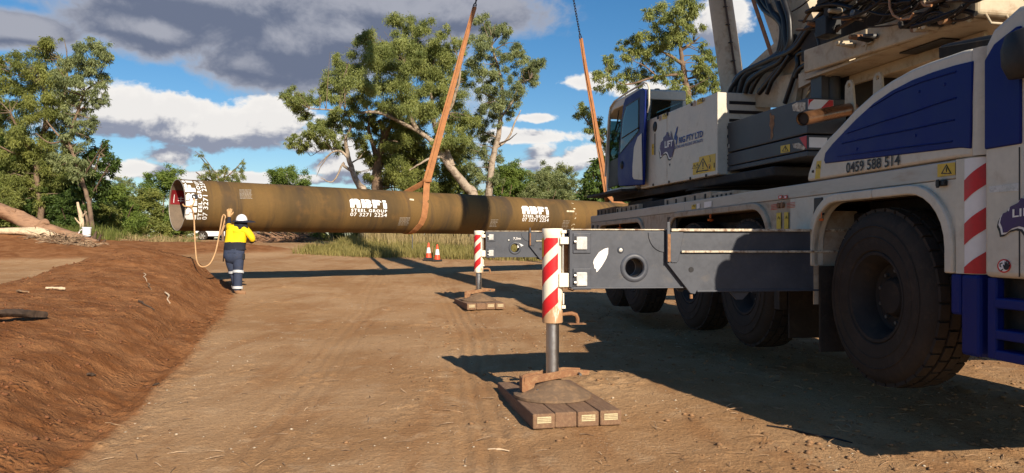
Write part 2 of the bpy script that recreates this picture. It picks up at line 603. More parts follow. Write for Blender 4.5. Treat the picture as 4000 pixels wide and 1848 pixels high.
def land(x, y, fine=True):
    """ground height, bank share, rough share"""
    x = np.asarray(x, dtype=float)
    y = np.asarray(y, dtype=float)
    yy = np.minimum(y, 66)
    z = 0.036 * (yy - 7.2)
    w = sstep(y, 8, 16) * (1 - sstep(y, 26, 45))
    z = z - 0.03 * (np.clip(x, -9, 8) + 3.5) * w
    # graded bank on the left
    toe = np.interp(y, [p[0] for p in TOE], [p[1] for p in TOE])
    inn = toe - x + 0.10 * fbm(x, y, 0.9, 31, 3)
    endy = 1 - sstep(y + 0.4 * fbm(x, y, 1.3, 33, 2), 19.5, 22.2)
    w0 = np.interp(y, [6, 13.5, 19], [4.2, 3.3, 2.3])
    back = 1 - sstep(inn, w0, w0 + 1.5)
    rise = 0.66 * sstep(inn, 0.0, 0.95) + 0.34 * sstep(inn, 0.5, 2.2)
    hump = np.interp(y, [4, 10, 14, 18.5], [0.66, 0.60, 0.62, 0.86]) + 0.08 * fbm(x, y, 3.0, 35, 2)
    bank = rise * endy * back * hump
    z = z + bank
    bsh = sstep(inn, -0.15, 0.15) * np.clip(endy * 1.5, 0, 1) * np.clip(back * 2.0, 0, 1)
    # further mound under the fallen log
    d2 = ((x + 20.5) / 6.5) ** 2 + ((y - 31) / 5.0) ** 2
    m2 = 0.95 * np.exp(-d2 * 1.2)
    d3 = ((x + 13.5) / 3.6) ** 2 + ((y - 35) / 3.0) ** 2
    m2 = m2 + 0.45 * np.exp(-d3)
    z = z + m2
    # low windrow at the grass edge
    d4 = ((x + 9.0) / 1.6) ** 2 + ((y - 44) / 3.0) ** 2
    z = z + 0.55 * np.exp(-d4)
    rough = np.clip(bsh + sstep(m2, 0.05, 0.35), 0, 1)
    if fine:
        far = np.clip(14 / np.maximum(y, 4), 0, 1)
        z = z + 0.10 * fbm(x, y, 4.0, 3, 3) * (0.35 + 0.65 * rough)
        z = z + rough * (0.050 * fbm(x, y, 1.1, 5, 2, 0.5) + 0.050 * np.abs(fbm(x, y, 0.34, 9, 3, 0.7)) + 0.02 * fbm(x, y, 0.16, 19, 2) + 0.030 * np.clip(fbm(x, y, 0.13, 13, 2) - 0.1, 0, 1))
        # wheel tracks along the haul road
        u = x + 0.10 * y - 0.35 * np.sin(y * 0.13) + 0.1 * fbm(x, y, 3, 15, 2)
        tr = np.exp(-((u - 0.15) / 0.35) ** 2) + 0.7 * np.exp(-((u + 1.75) / 0.35) ** 2)
        ridg = np.sin(u * 2 * math.pi / 0.16)
        z = z + (1 - bsh) * tr * (-0.024 + 0.010 * ridg) * far
        u2 = x + 0.55 * y - 9.2
        z = z + (1 - bsh) * np.exp(-((u2 + 0.25) / 0.30) ** 2) * (-0.012 + 0.006 * np.sin(y * 2 * math.pi / 0.11)) * sstep(x, 0.5, 1.6)
        # loose crumbs and scuffs, more of them to the right and along the toe
        crumb = np.clip(fbm(x, y, 0.8, 21, 3) + 0.25 * sstep(x, 0.2, 2.0) - 0.05, 0, 1)
        z = z + (1 - bsh) * (0.012 * fbm(x, y, 0.5, 41, 4) + crumb * 0.075 * np.clip(fbm(x, y, 0.11, 23, 2) - 0.05, 0, 1))
        edge = np.exp(-((inn + 0.02) / 0.20) ** 2) * endy
        z = z + edge * (0.016 * np.sin((y + 0.5 * x) * 2 * math.pi / 0.17 + 2.5 * fbm(x, y, 0.6, 27, 2)) + 0.03 * fbm(x, y, 0.2, 29, 2))
        cut = np.exp(-((inn - 0.34 - 0.05 * fbm(x, y, 0.8, 52, 2)) / 0.06) ** 2) * endy * sstep(fbm(x, y, 1.6, 51, 2), -0.15, 0.25)
        z = z - cut * 0.07
    return z, np.clip(rough + 0.55 * np.exp(-((inn) / 0.35) ** 2) * endy, 0, 1), bsh


def gz(x, y):
    return float(land(np.array([x]), np.array([y]), True)[0][0])


def ground_mat():
    m = bpy.data.materials.new('dirt')
    m.use_nodes = True
    nt = NT(m.node_tree)
    b = nt.n['Principled BSDF']
    tc = nt.node('ShaderNodeTexCoord')
    P = tc.outputs['Object']
    ab = nt.node('ShaderNodeAttribute', attribute_name='bank')
    big = nt.noise(P, 0.35, 5, 0.55)
    mid = nt.noise(P, 2.4, 8, 0.62, 0.3)
    st = nt.vmath('MULTIPLY', P, (1.0, 0.22, 1.0))
    streak = nt.noise(st, 2.2, 6, 0.6, 0.4)
    fine = nt.noise(P, 38.0, 4, 0.65)
    road = nt.mix(nt.ramp(big, 0.38, 0.62), (0.350, 0.200, 0.094, 1), (0.440, 0.278, 0.148, 1))
    road = nt.mix(nt.math('MULTIPLY', nt.ramp(streak, 0.48, 0.66), 0.6), road, (0.305, 0.155, 0.066, 1))
    road = nt.mix(nt.math('MULTIPLY', nt.ramp(mid, 0.52, 0.70), 0.6), road, (0.48, 0.325, 0.19, 1))
    red = nt.mix(nt.ramp(mid, 0.35, 0.65), (0.205, 0.080, 0.028, 1), (0.315, 0.145, 0.060, 1))
    bf = nt.math('ADD', ab.outputs['Fac'], nt.math('MULTIPLY', nt.math('SUBTRACT', mid, 0.5), 0.7))
    c = nt.mix(nt.ramp(bf, 0.25, 0.75), road, red)
    c = nt.mix(nt.math('MULTIPLY', nt.ramp(fine, 0.40, 0.70), 0.35), c, (0.165, 0.080, 0.034, 1))
    patch = nt.noise(P, 5.5, 6, 0.7, 0.6)
    c = nt.mix(nt.math('MULTIPLY', nt.ramp(patch, 0.58, 0.72), 0.38), c, (0.165, 0.080, 0.033, 1))
    # pale grit pressed into the road
    vo = nt.node('ShaderNodeTexVoronoi', feature='F1')
    vo.inputs['Scale'].default_value = 26.0
    nt.put(vo.inputs['Vector'], P)
    grit = nt.math('LESS_THAN', vo.outputs['Distance'], nt.ramp(nt.noise(P, 0.9, 3), 0.45, 0.75, 0.0, 0.22))
    grit = nt.math('MULTIPLY', grit, nt.math('SUBTRACT', 1.0, ab.outputs['Fac'], clamp=True))
    c = nt.mix(nt.math('MULTIPLY', grit, 0.65), c, (0.46, 0.36, 0.25, 1))
    nt.put(b.inputs['Base Color'], c)
    b.inputs['Roughness'].default_value = 0.95
    b.inputs['Specular IOR Level'].default_value = 0.12
    bp = nt.node('ShaderNodeBump')
    bp.inputs['Strength'].default_value = 1.0
    bp.inputs['Distance'].default_value = 0.03
    grain = nt.noise(P, 12.0, 8, 0.72)
    lump = nt.node('ShaderNodeTexVoronoi', feature='F1')
    lump.inputs['Scale'].default_value = 17.0
    lump.inputs['Randomness'].default_value = 1.0
    nt.put(lump.inputs['Vector'], nt.vmath('ADD', P, nt.vmath('MULTIPLY', nt.vmath('SUBTRACT', tc.outputs['Object'], P), (0, 0, 0))))
    lm = nt.math('MULTIPLY', nt.ramp(lump.outputs['Distance'], 0.0, 0.55, 1.0, 0.0), nt.ramp(nt.noise(P, 1.7, 3), 0.45, 0.65))
    lm = nt.math('MULTIPLY', lm, nt.math('ADD', 0.25, ab.outputs['Fac']))
    h = nt.math('ADD', nt.math('MULTIPLY', fine, 0.5), nt.math('MULTIPLY', grain, nt.math('ADD', 0.9, nt.math('MULTIPLY', ab.outputs['Fac'], 0.9))))
    h = nt.math('ADD', h, nt.math('MULTIPLY', lm, 0.8))
    nt.put(bp.inputs['Height'], h)
    nt.l.new(bp.outputs[0], b.inputs['Normal'])
    return m


def make_ground():
    def steps(a, b, s0, s1):
        out, v = [a], a
        while v < b:
            s = s0 + (s1 - s0) * min(1, max(0, (v - a) / (b - a))) ** 1.3
            v += s
            out.append(v)
        return out
    ys = [-400, -60, -12, -3, 0, 1.5] + steps(2.6, 22, 0.028, 0.07) + steps(22.2, 75, 0.09, 0.9) + [90, 130, 250, 600, 1800]
    xr = steps(0, 6, 0.034, 0.05) + steps(6.1, 16, 0.06, 0.16) + steps(16.3, 60, 0.25, 3.0) + [80, 130, 300, 800, 2000]
    xs = sorted([-v for v in xr[1:]] + xr)
    X, Y = np.meshgrid(np.array(xs), np.array(ys))
    Z, rough, _ = land(X, Y)
    nx, ny = len(xs), len(ys)
    verts = np.stack([X.ravel(), Y.ravel(), Z.ravel()], 1)
    i = np.arange(nx - 1)[None, :] + nx * np.arange(ny - 1)[:, None]
    i = i.ravel()
    faces = np.stack([i, i + 1, i + nx + 1, i + nx], 1)
    g = np_mesh('ground', verts, faces, ground_mat(), smooth=True, attrs={'bank': ('POINT', rough.ravel())})
    tag(g, kind='structure')
    return g


make_ground()
# ------------------------------------------------------------------ the mobile crane
C = Frame((3.10, 6.60), 7.6)        # carrier: x = 0 is the plane of its near flank, y runs to its tail
S = Frame((3.73, 12.23), 12.0)      # slewing upper works: origin on the slewing ring
CS = C.m.inverted() @ S.m           # upper works -> carrier coordinates
crane = empty('mobile_crane', (C.o[0], C.o[1], 0), C.ang)
tag(crane, 'large white and blue mobile crane standing on striped outriggers', 'crane')


def side_poly(fr, pix, x=0.0):
    return [fr.side(px, py, x) for px, py in pix]


def front_poly(fr, pix, y=0.0):
    return [fr.front(px, py, y) for px, py in pix]


def slab_side(name, m, fr, pix, x0, x1, parent=crane, **kw):
    xf = CS if fr is S else None
    return MB(xf).prism(side_poly(fr, pix, x0), 'x', x0, x1).build(name, m, parent, **kw)


def decal_side(name, m, fr, pix, x, parent, t=0.003):
    xf = CS if fr is S else None
    return MB(xf).prism(side_poly(fr, pix, x), 'x', x - t, x - t + 0.002).build(name, m, parent)


def text_side(name, body, m, fr, quad, x, parent, bold=0.0, spacing=1.0):
    """quad: pixel corners bottom left, bottom right, top right, top left on the flank plane"""
    q = side_poly(fr, quad, x)
    vs, fs = text2d(body, bold, spacing)
    parts = words_of(vs, fs, body)
    if len(parts) > 1:
        for wv, wf in parts:
            text_word(name, wv, wf, m, fr, q, x, parent)
        return
    text_word(name, vs, fs, m, fr, q, x, parent)


def text_word(name, vs, fs, m, fr, q, x, parent):
    out = []
    for u, v in vs:
        y = lerp(lerp(q[0][0], q[1][0], u), lerp(q[3][0], q[2][0], u), v)
        z = lerp(lerp(q[0][1], q[1][1], u), lerp(q[3][1], q[2][1], u), v)
        out.append((x - 0.006, y, z))
    return MB(CS if fr is S else None).add(out, fs).build(name, m, parent, recalc=False)


# --- carrier chassis
MB().box(0.42, 2.30, -1.15, 10.25, 1.22, 1.88).build('chassis_frame', 'dark', crane, bevel=0.02)
MB().box(0.05, 2.70, -1.20, 10.34, 2.00, 2.085).build('deck', 'deck', crane, bevel=0.01)
zb0, zb1 = 2.05, 2.185
yR = C.side(2308, 860)[0]
ySe = C.side(2573, 830)[0]
yF = C.side(3737, 650)[0]
for y0, y1 in ((yF, 4.55), (4.556, ySe), (ySe + 0.006, yR)):
    MB().box(-0.006, 0.05, y0, y1, zb0, zb1).build('skirt_band', 'band', crane, bevel=0.008)
MB().box(2.70, 2.75, yF, yR, 1.36, zb1).build('far_skirt', 'white_dusty', crane, bevel=0.008)
MB().box(0.05, 2.7, yR - 0.012, yR + 0.03, 1.30, 2.17).build('tail_panel', 'white_dusty', crane, bevel=0.01)


def arch_path(ya, yb, zb, zt, r, n=7):
    p = [(ya, zb)]
    for k in range(n + 1):
        a = math.pi - math.pi / 2 * k / n
        p.append((ya + r + r * math.cos(a), zt - r + r * math.sin(a)))
    for k in range(n + 1):
        a = math.pi / 2 - math.pi / 2 * k / n
        p.append((yb - r + r * math.cos(a), zt - r + r * math.sin(a)))
    p.append((yb, zb))
    return p


ZB = 1.36
ARCH = [(-0.93, 0.96, 1.965, 0.42), (1.92, 5.20, 1.97, 0.36), (6.47, 9.62, 1.955, 0.36)]
cols = [(-1.03, -0.93), (0.96, 1.92), (5.20, 6.47), (9.62, yR - 0.02)]
for k, (ya, yb, zt, r) in enumerate(ARCH):
    yl = (cols[k][0] + cols[k][1]) / 2 if k else -1.03
    yh = (cols[k + 1][0] + cols[k + 1][1]) / 2 if k < 2 else cols[3][1]
    poly = [(yl, zb0 - 0.004)] + [(yl, ZB)] + arch_path(ya, yb, ZB, zt, r) + [(yh, ZB), (yh, zb0 - 0.004)]
    MB().prism(poly, 'x', 0.0, 0.04).build('flank_panel', 'white' if k == 0 else 'white_dusty', crane, smooth=30)
    inner = arch_path(ya, yb, ZB, zt, r)
    outer = arch_path(ya - 0.085, yb + 0.085, ZB, zt + 0.078, r + 0.08)
    cut = next(i for i in range(len(inner) // 2))
    half = len(inner) // 2
    for a, b in ((0, half), (half, len(inner))):
        i0, o0 = inner[a:b], outer[a:b]
        if a == 0:
            xm = (inner[half - 1][0] * 0.55 + inner[half][0] * 0.45)
            i0 = i0 + [(xm, zt)]
            o0 = o0 + [(xm, zt + 0.078)]
        else:
            xm = (inner[half - 1][0] * 0.55 + inner[half][0] * 0.45) + 0.008
            i0 = [(xm, zt)] + i0
            o0 = [(xm, zt + 0.078)] + o0
        MB().prism(o0 + i0[::-1], 'x', -0.035, 0.10).build('arch_trim', 'white' if k == 0 else 'white_dusty', crane, smooth=30, bevel=0.012)
    # dark wheel housing behind the arch
    MB().box(0.60, 0.66, ya - 0.02, yb + 0.02, 1.30, zt + 0.02).build('wheel_housing', 'dark', crane)
# rear edge of the front arch: inner mudguard and rubber flap
MB().box(0.0, 0.45, 0.962, 0.985, 0.98, 1.90).build('mudguard', 'white_dusty', crane)
MB().box(0.03, 0.46, 0.90, 0.93, 0.52, 1.36).build('mud_flap', 'rubber', crane)
# box openings, handles, lamps on the flank
MB().box(-0.012, 0.02, *sorted((C.side(3182, 770)[0], C.side(3215, 770)[0])), C.side(3198, 842)[1], C.side(3198, 772)[1]).build('recess_panel', 'black', crane, bevel=0.01)
y, z = C.side(3228, 858)
MB().tube([(-0.05, y, z + 0.07), (-0.05, y, z + 0.01)], 0.004, 5).lathe([(0.0, -0.012), (0.018, -0.010), (0.024, 0), (0.018, 0.010), (0, 0.012)], (-0.05, y, z), 'z', 12).build('marker_lamp', 'amber', crane, smooth=40)
y, z = C.side(3685, 716)
MB().box(-0.035, 0.0, y - 0.05, y + 0.045, z - 0.022, z + 0.02).box(-0.05, -0.036, y - 0.01, y + 0.02, z - 0.035, z + 0.028).build('latch', 'black', crane, bevel=0.01)
slab_side('recess_panel', 'black', C, [(2606, 849), (2640, 845), (2640, 905), (2606, 905)], -0.004, 0.02)
for pxx in (2312, 2330):
    slab_side('recess_panel', 'black', C, [(pxx, 880), (pxx + 8, 879), (pxx + 8, 896), (pxx, 897)], -0.004, 0.02)
for pxx, pyy in ((2770, 852), (2418, 885)):
    y, z = C.side(pxx, pyy)
    MB().tube([(0.02, y, z + 0.12), (0.02, y, z)], 0.014, 6).lathe([(0, -0.03), (0.04, -0.015), (0.045, 0), (0, 0.02)], (0.02, y, z - 0.02), 'z', 10).build('marker_lamp', 'amber', crane, smooth=40)

# things on the deck
for a, b, h, m in ((2310, 2380, 2.33, 'deck'), (2382, 2470, 2.30, 'white_dusty'), (2565, 2745, 2.30, 'white_dusty'), (2745, 2830, 2.26, 'white_dusty')):
    y0, y1 = sorted((C.side(a, 800)[0], C.side(b, 800)[0]))
    bx = MB().box(0.12, 0.85, y0 + 0.02, y1 - 0.02, 2.086, h).build('deck_box', m, crane, bevel=0.012)
    n = 5
    for k in range(n):
        yk = lerp(y0, y1, (k + 0.5) / n)
        MB().box(0.105, 0.118, yk - 0.018, yk + 0.018, 2.17, h - 0.03).build('slot', 'black', bx)
MB().box(0.3, 1.8, 7.0, 8.5, 2.086, 2.40).build('deck_box', 'dark', crane, bevel=0.02)
MB().box(0.2, 1.4, 5.6, 7.4, 2.086, 2.32).build('deck_box', 'dark', crane, bevel=0.02)
MB().prism([(10.36, 2.02), (10.62, 1.62), (10.62, 1.58), (10.36, 1.60)], 'x', 0.02, 0.06).build('tail_bracket', 'dark', crane)

# stickers on the flank
def sticker(fr, pix, x, parent=crane, m='yellow', marks=True, name='warning_sticker'):
    s_ = decal_side(name, m, fr, pix, x, parent)
    if not marks:
        return s_
    xs = [p[0] for p in pix]
    ys = [p[1] for p in pix]
    cx, cy, w, h = sum(xs) / len(xs), sum(ys) / len(ys), max(xs) - min(xs), max(ys) - min(ys)
    t = min(w, h) * 0.36
    oy = -h * 0.18 if h > w * 1.2 else 0
    ox = -w * 0.2 if w > h * 1.2 else 0
    return s_, (cx + ox, cy + oy, t)


def triangle(fr, c, x, parent=crane):
    cx, cy, t = c
    o = [(cx, cy - t), (cx + t, cy + t * 0.8), (cx - t, cy + t * 0.8)]
    i = [(cx, cy - t * 0.62), (cx + t * 0.66, cy + t * 0.62), (cx - t * 0.66, cy + t * 0.62)]
    decal_side('warning_sign', 'ink', fr, o, x - 0.003, parent)
    decal_side('warning_sign', 'yellow', fr, i, x - 0.006, parent)
    decal_side('warning_sign', 'ink', fr, [(cx - t * 0.1, cy - t * 0.4), (cx + t * 0.1, cy - t * 0.4), (cx + t * 0.05, cy + t * 0.45), (cx - t * 0.05, cy + t * 0.45)], x - 0.009, parent)


for pix in ([(3663, 642), (3732, 634), (3732, 682), (3663, 692)], [(3191, 630), (3210, 627), (3203, 697), (3184, 700)],
            [(3034, 833), (3051, 830), (3051, 893), (3034, 896)], [(3064, 830), (3080, 828), (3080, 893), (3064, 895)],
            [(2702, 801), (2718, 798), (2718, 815), (2702, 818)]):
    s_, c = sticker(C, pix, -0.010 if pix[0][0] != 3663 else -0.012)
    triangle(C, c, -0.010 if pix[0][0] != 3663 else -0.012)
decal_side('instruction_label', 'film_white', C, [(2751, 790), (2780, 785), (2780, 807), (2751, 813)], -0.012, crane)
decal_side('instruction_label', 'film_white', C, [(2722, 796), (2734, 794), (2734, 813), (2722, 816)], -0.012, crane)
for a in (3041, 3061):
    decal_side('instruction_label', 'red', C, [(a, 765), (a + 15, 762), (a + 15, 775), (a, 778)], -0.012, crane)
    decal_side('instruction_label', 'film_white', C, [(a + 4, 768), (a + 11, 766), (a + 11, 772), (a + 4, 774)], -0.014, crane)
for a, b in ((3012, 3037), (3074, 3106)):
    for k in range(4):
        decal_side('instruction_label', 'red', C, [(a, 801 - (a - 3012) * 0.12 + 6 * k), (b, 797 - (a - 3012) * 0.12 + 6 * k), (b, 799 - (a - 3012) * 0.12 + 6 * k), (a, 803 - (a - 3012) * 0.12 + 6 * k)], -0.004, crane)
y, z = C.side(3055, 802)
MB().lathe([(0, -0.03), (0.03, -0.03), (0.03, 0)], (-0.0, y - 0.04, z), 'x', 12).lathe([(0, -0.03), (0.03, -0.03), (0.03, 0)], (0.0, y + 0.04, z), 'x', 12).build('coupling', 'rust', crane, smooth=40)

# --- engine fairing behind the carrier cab
FX = -0.012
fair = [(3151, 709), (3156, 676), (3176, 616), (3205, 575), (3237, 536), (3270, 503), (3335, 432), (3406, 367), (3480, 315), (3558, 271), (3630, 241),
        (3709, 214), (3760, 196), (3790, 190), (3800, 190), (3800, 614), (3735, 618)]
fp = side_poly(C, fair, FX)
fa = slab_side('engine_fairing', 'white', C, fair, FX, 0.62, smooth=35, bevel=0.035, segs=3)
blue = [(3222, 639), (3217, 626), (3222, 598), (3250, 562), (3292, 518), (3340, 468), (3410, 404), (3480, 355), (3560, 313), (3640, 282), (3720, 257), (3798, 238),
        (3789, 581), (3760, 578), (3740, 578)]
bl = slab_side('blue_panel', 'blue', C, blue, FX - 0.012, FX + 0.01, parent=fa, smooth=35, bevel=0.008)
for a in ([(3400, 420), (3500, 360), (3600, 320), (3700, 290), (3735, 280)], [(3310, 520), (3430, 480), (3560, 440), (3660, 405), (3735, 382)], [(3290, 560), (3430, 530), (3560, 505), (3660, 482), (3728, 468)],
          [(3275, 610), (3400, 593), (3560, 572), (3720, 552)]):
    MB().tube([(FX - 0.013, *C.side(px, py, FX - 0.012)) for px, py in a], 0.007, 6).build('panel_crease', 'blue', bl, smooth=60)
for px, py in ((3355, 504), (3590, 358), (3347, 582), (3576, 530), (3690, 330)):
    y, z = C.side(px, py, FX - 0.012)
    MB().lathe([(0, -0.008), (0.010, -0.006), (0.013, 0)], (FX - 0.012, y, z), 'x', 10).build('rivet', 'blue', bl, smooth=50)
y, z = C.side(3181, 670)
MB().lathe([(0, -0.012), (0.012, -0.010), (0.016, 0)], (FX, y, z), 'x', 10).build('rivet', 'ink', fa, smooth=50)
text_side('phone_number', '0459 588 514', 'ink', C, [(3307, 678), (3517, 646), (3517, 603), (3307, 636)], FX - 0.004, fa, bold=0.018, spacing=1.02)

# rounded front corner of the fairing and the striped corner post under it
def plan_curve(r=0.13, y0=-1.155, x0=FX, n=8, tail=0.25, lead=0.0):
    pts = [(x0, y0 + lead), (x0, y0)] if lead else [(x0, y0)]
    for k in range(1, n + 1):
        a = math.pi / 2 * k / n
        pts.append((x0 + r - r * math.cos(a), y0 - r * math.sin(a)))
    pts.append((x0 + r + tail, y0 - r))
    return pts


yc = C.side(3800, 400, FX)[0]


def corner_post(name, m, z0, z1, lead, parent, top_fn=None, thick=0.03, y0=None):
    out = plan_curve(y0=y0 if y0 is not None else yc, lead=lead)
    inn = plan_curve(r=0.13 - thick, y0=(y0 if y0 is not None else yc), x0=FX + thick, lead=lead)
    n = len(out)
    mb = MB()
    vs = []
    for z in (z0, z1):
        vs += [(x, y, z if z == z0 or not top_fn else top_fn(i / (n - 1))) for i, (x, y) in enumerate(out)]
        vs += [(x, y, z if z == z0 or not top_fn else top_fn(i / (n - 1))) for i, (x, y) in enumerate(inn)]
    fs = []
    for i in range(n - 1):
        fs += [(i, i + 1, 2 * n + i + 1, 2 * n + i), (n + i, 3 * n + i, 3 * n + i + 1, n + i + 1),
               (2 * n + i, 2 * n + i + 1, 3 * n + i + 1, 3 * n + i), (i, n + i, n + i + 1, i + 1)]
    fs += [(0, 2 * n, 3 * n, n), (n - 1, 2 * n - 1, 4 * n - 1, 3 * n - 1)]
    return mb.add(vs, fs).build(name, m, parent, smooth=35)


ztop = C.side(3795, 190, FX)[1]
cp = corner_post('fairing_corner', 'white', 2.195, ztop - 0.02, 0.0, crane)
MB().prism([(x, y) for x, y in plan_curve(y0=yc)] + [(0.36, yc)], 'z', ztop - 0.02, ztop - 0.004).build('corner_cap', 'white', cp, smooth=35)
for px, py in ((3806, 525), (3814, 581)):
    z = C.side(px, py, 0)[1]
    MB().lathe([(0, -0.010), (0.012, -0.008), (0.015, 0)], (0, 0, 0), 'y', 10).build('bolt', 'black', cp, smooth=50).location = (0.035, yc - 0.10, z)
post = corner_post('corner_post', 'white', ZB, 2.186, 0.13, crane, y0=-1.16)
post_c = plan_curve(y0=-1.16, lead=0.13)


def on_post(u, z, off=0.004):
    """point on the post's curved face; u is metres along it from its rear edge"""
    acc = 0
    for (x0, y0), (x1, y1) in zip(post_c, post_c[1:]):
        L = math.hypot(x1 - x0, y1 - y0)
        if u <= acc + L or (x1, y1) == post_c[-1]:
            t = (u - acc) / L
            nx, ny = (y1 - y0) / L, -(x1 - x0) / L
            return (lerp(x0, x1, t) + nx * off, lerp(y0, y1, t) + ny * off, z)
        acc += L


def post_strip(name, m, u0, u1, zlo, zhi, slant, off, n=8):
    vs, fs = [], []
    for k in range(n + 1):
        u = lerp(u0, u1, k / n)
        s_ = slant * k / n
        a, b = max(ZB + 0.004, zlo + s_), min(2.182, zhi + s_)
        vs += [on_post(u, a, off), on_post(u, max(a, b), off)]
    for k in range(n):
        fs.append((2 * k, 2 * k + 2, 2 * k + 3, 2 * k + 1))
    MB().add(vs, fs).build(name, m, post, smooth=60, recalc=False)


post_strip('film', 'film_white', 0.09, 0.265, ZB + 0.003, 2.18, 0, 0.003)
for zlo in (1.255, 1.565, 1.875, 2.185):
    post_strip('red_stripe', 'red', 0.09, 0.265, zlo, zlo + 0.152, 0.125, 0.006)
# blue skirts under the post
MB().box(-0.012, 0.10, -1.08, -0.97, 1.06, ZB - 0.002).build('lower_skirt', 'blue', crane, bevel=0.02)
MB().box(-0.02, 0.14, -1.27, -1.085, 0.78, ZB - 0.002).build('lower_skirt', 'blue', crane, bevel=0.025)

# --- carrier cab
cb = MB()
cabp = [(-1.32, 1.345), (-1.32, 2.30), (-1.325, 2.93), (-1.40, 3.03), (-1.62, 3.12), (-1.86, 3.10), (-2.02, 2.55), (-2.16, 2.10), (-2.18, 1.345)]
cabo = MB().prism(cabp, 'x', -0.03, 2.66).build('carrier_cab', 'white', crane, smooth=35, bevel=0.04, segs=3)
MB().box(0.1, 2.5, -2.12, -1.30, 0.80, 1.34).build('cab_floor', 'dark', cabo)
MB().prism([(-1.345, 2.22), (-1.345, 2.83), (-1.43, 2.92), (-1.62, 2.985), (-1.66, 2.98), (-1.66, 2.22)], 'x', -0.045, -0.02).build('blue_panel', 'blue', cabo, smooth=35, bevel=0.01)
MB().prism([(-1.72, 2.22), (-1.72, 2.90), (-1.86, 2.90), (-2.05, 2.22)], 'x', -0.036, -0.02).build('side_window', 'glass', cabo)
# panel line, plate and notices on the cab flank
MB().box(-0.034, -0.0305, -1.642, -1.634, 1.36, 2.20).build('panel_gap', 'ink', cabo)
def cab_decal(name, m, pix, off=0.034):
    return decal_side(name, m, C, pix, -off + 0.003, cabo)
cab_decal('grey_plate', 'reflector', [(3866, 729), (3980, 715), (3980, 746), (3866, 753)])
AUS = [(315, 545), (325, 500), (355, 475), (360, 430), (385, 405), (400, 390), (415, 340), (440, 350), (445, 390), (455, 410), (470, 420), (478, 320), (490, 380), (500, 430),
       (520, 480), (535, 540), (530, 600), (515, 660), (500, 720), (480, 740), (455, 735), (430, 660), (405, 645), (370, 665), (345, 705), (325, 710), (320, 650), (310, 600)]
TAS = [(450, 835), (474, 830), (462, 872)]


def aus(fr, x, parent, f):
    lay = [('ink', (-16, 44), TAS), ('film_white', (-8, 20), None), ('purple', (0, 0), None)]
    for k, (m, (dx, dy), extra) in enumerate(lay):
        decal_side('map_emblem', m, fr, [f(a + dx, b + dy) for a, b in AUS], x - 0.003 * k, parent)
        if extra:
            decal_side('map_emblem', m, fr, [f(a, b) for a, b in extra], x, parent)


f_cab = lambda a, b: (3900 + (a - 300) * 0.78, 770 + (b - 320) * 0.36 - (a - 300) * 0.03)
aus(C, -0.034, cabo, f_cab)
text_side('emblem_lettering', 'LIFT', 'film_white', C, [(3958, 850), (4060, 836), (4060, 806), (3958, 818)], -0.041, cabo, bold=0.02)
ring = lambda r: [(3923 + r * 0.98 * math.cos(2 * math.pi * k / 24), 1039 + r * math.sin(2 * math.pi * k / 24)) for k in range(24)]
cab_decal('hand_notice', 'red', ring(27), 0.034)
cab_decal('hand_notice', 'film_white', ring(21.5), 0.037)
cab_decal('hand_notice', 'ink', [(3922, 1048), (3919, 1036), (3922, 1034), (3926, 1040), (3925, 1022), (3928, 1021), (3931, 1036), (3932, 1018), (3935, 1018), (3936, 1036), (3940, 1021), (3942, 1022), (3941, 1040), (3944, 1032), (3946, 1034), (3941, 1050), (3934, 1055), (3927, 1054)], 0.040)
cab_decal('hand_notice', 'ink', [(3905, 1030), (3914, 1026), (3918, 1030), (3913, 1030), (3909, 1033), (3909, 1039), (3913, 1044), (3906, 1042)], 0.040)
cab_decal('hand_notice', 'ink', [(3908, 1057), (3918, 1050), (3920, 1052), (3911, 1060)], 0.040)
# steps
st = MB().box(-0.015, 0.05, -1.42, -1.335, 0.79, 1.343).box(-0.03, 0.30, -2.16, -1.42, 0.79, 0.86).box(-0.03, 0.30, -2.16, -1.42, 0.93, 1.0).box(-0.035, 0.30, -2.16, -1.42, 1.14, 1.21).box(0.28, 0.32, -2.16, -1.33, 0.79, 1.34).build('cab_steps', 'blue', crane, bevel=0.012)
# mirror and air intake
mr = MB().lathe([(0.0, -0.16), (0.10, -0.15), (0.15, -0.06), (0.155, 0.04), (0.12, 0.13), (0, 0.16)], (-0.20, -1.75, 2.78), 'z', 16).build('mirror', 'black', crane, smooth=60)
mr.scale = (0.55, 1, 1)
MB().tube([(-0.13, -1.78, 2.80), (-0.03, -1.80, 2.86)], 0.02, 8).build('mirror_arm', 'black', mr)
gp = [C.side(px, py, 0.40) for px, py in ((3668, 215), (3662, 190), (3675, 176), (3700, 168), (3860, 136), (3882, 138), (3900, 152), (3905, 175), (3905, 232), (3680, 232))]
it = MB().prism(gp, 'x', 0.40, 1.3).build('air_intake', 'black', crane, smooth=40, bevel=0.02)
for k in range(11):
    t = k / 10
    a = C.side(lerp(3672, 3674, t), lerp(188, 226, t), 0.40)
    b = C.side(3898, lerp(150, 186, t), 0.40)
    MB().tube([(0.392, *a), (0.392, *b)], 0.006, 4).build('grille_bar', 'dark', it)
# exhaust stub
ex = MB()
pA, pB = C.loc(at(3135, 465, 8.05)), C.loc(at(3330, 425, 8.75))
d_ = (pB - pA).normalized()
ex.tube([pA, pA + d_ * 0.30, pB], 0.072, 20, cap=False)
ex.tube([pA, pB], 0.064, 20, cap=False).build('exhaust_pipe', 'copper', crane, smooth=50)
MB().tube([pA + d_ * 0.035, pA + d_ * 0.05], 0.063, 16).build('exhaust_bore', 'ink', crane)

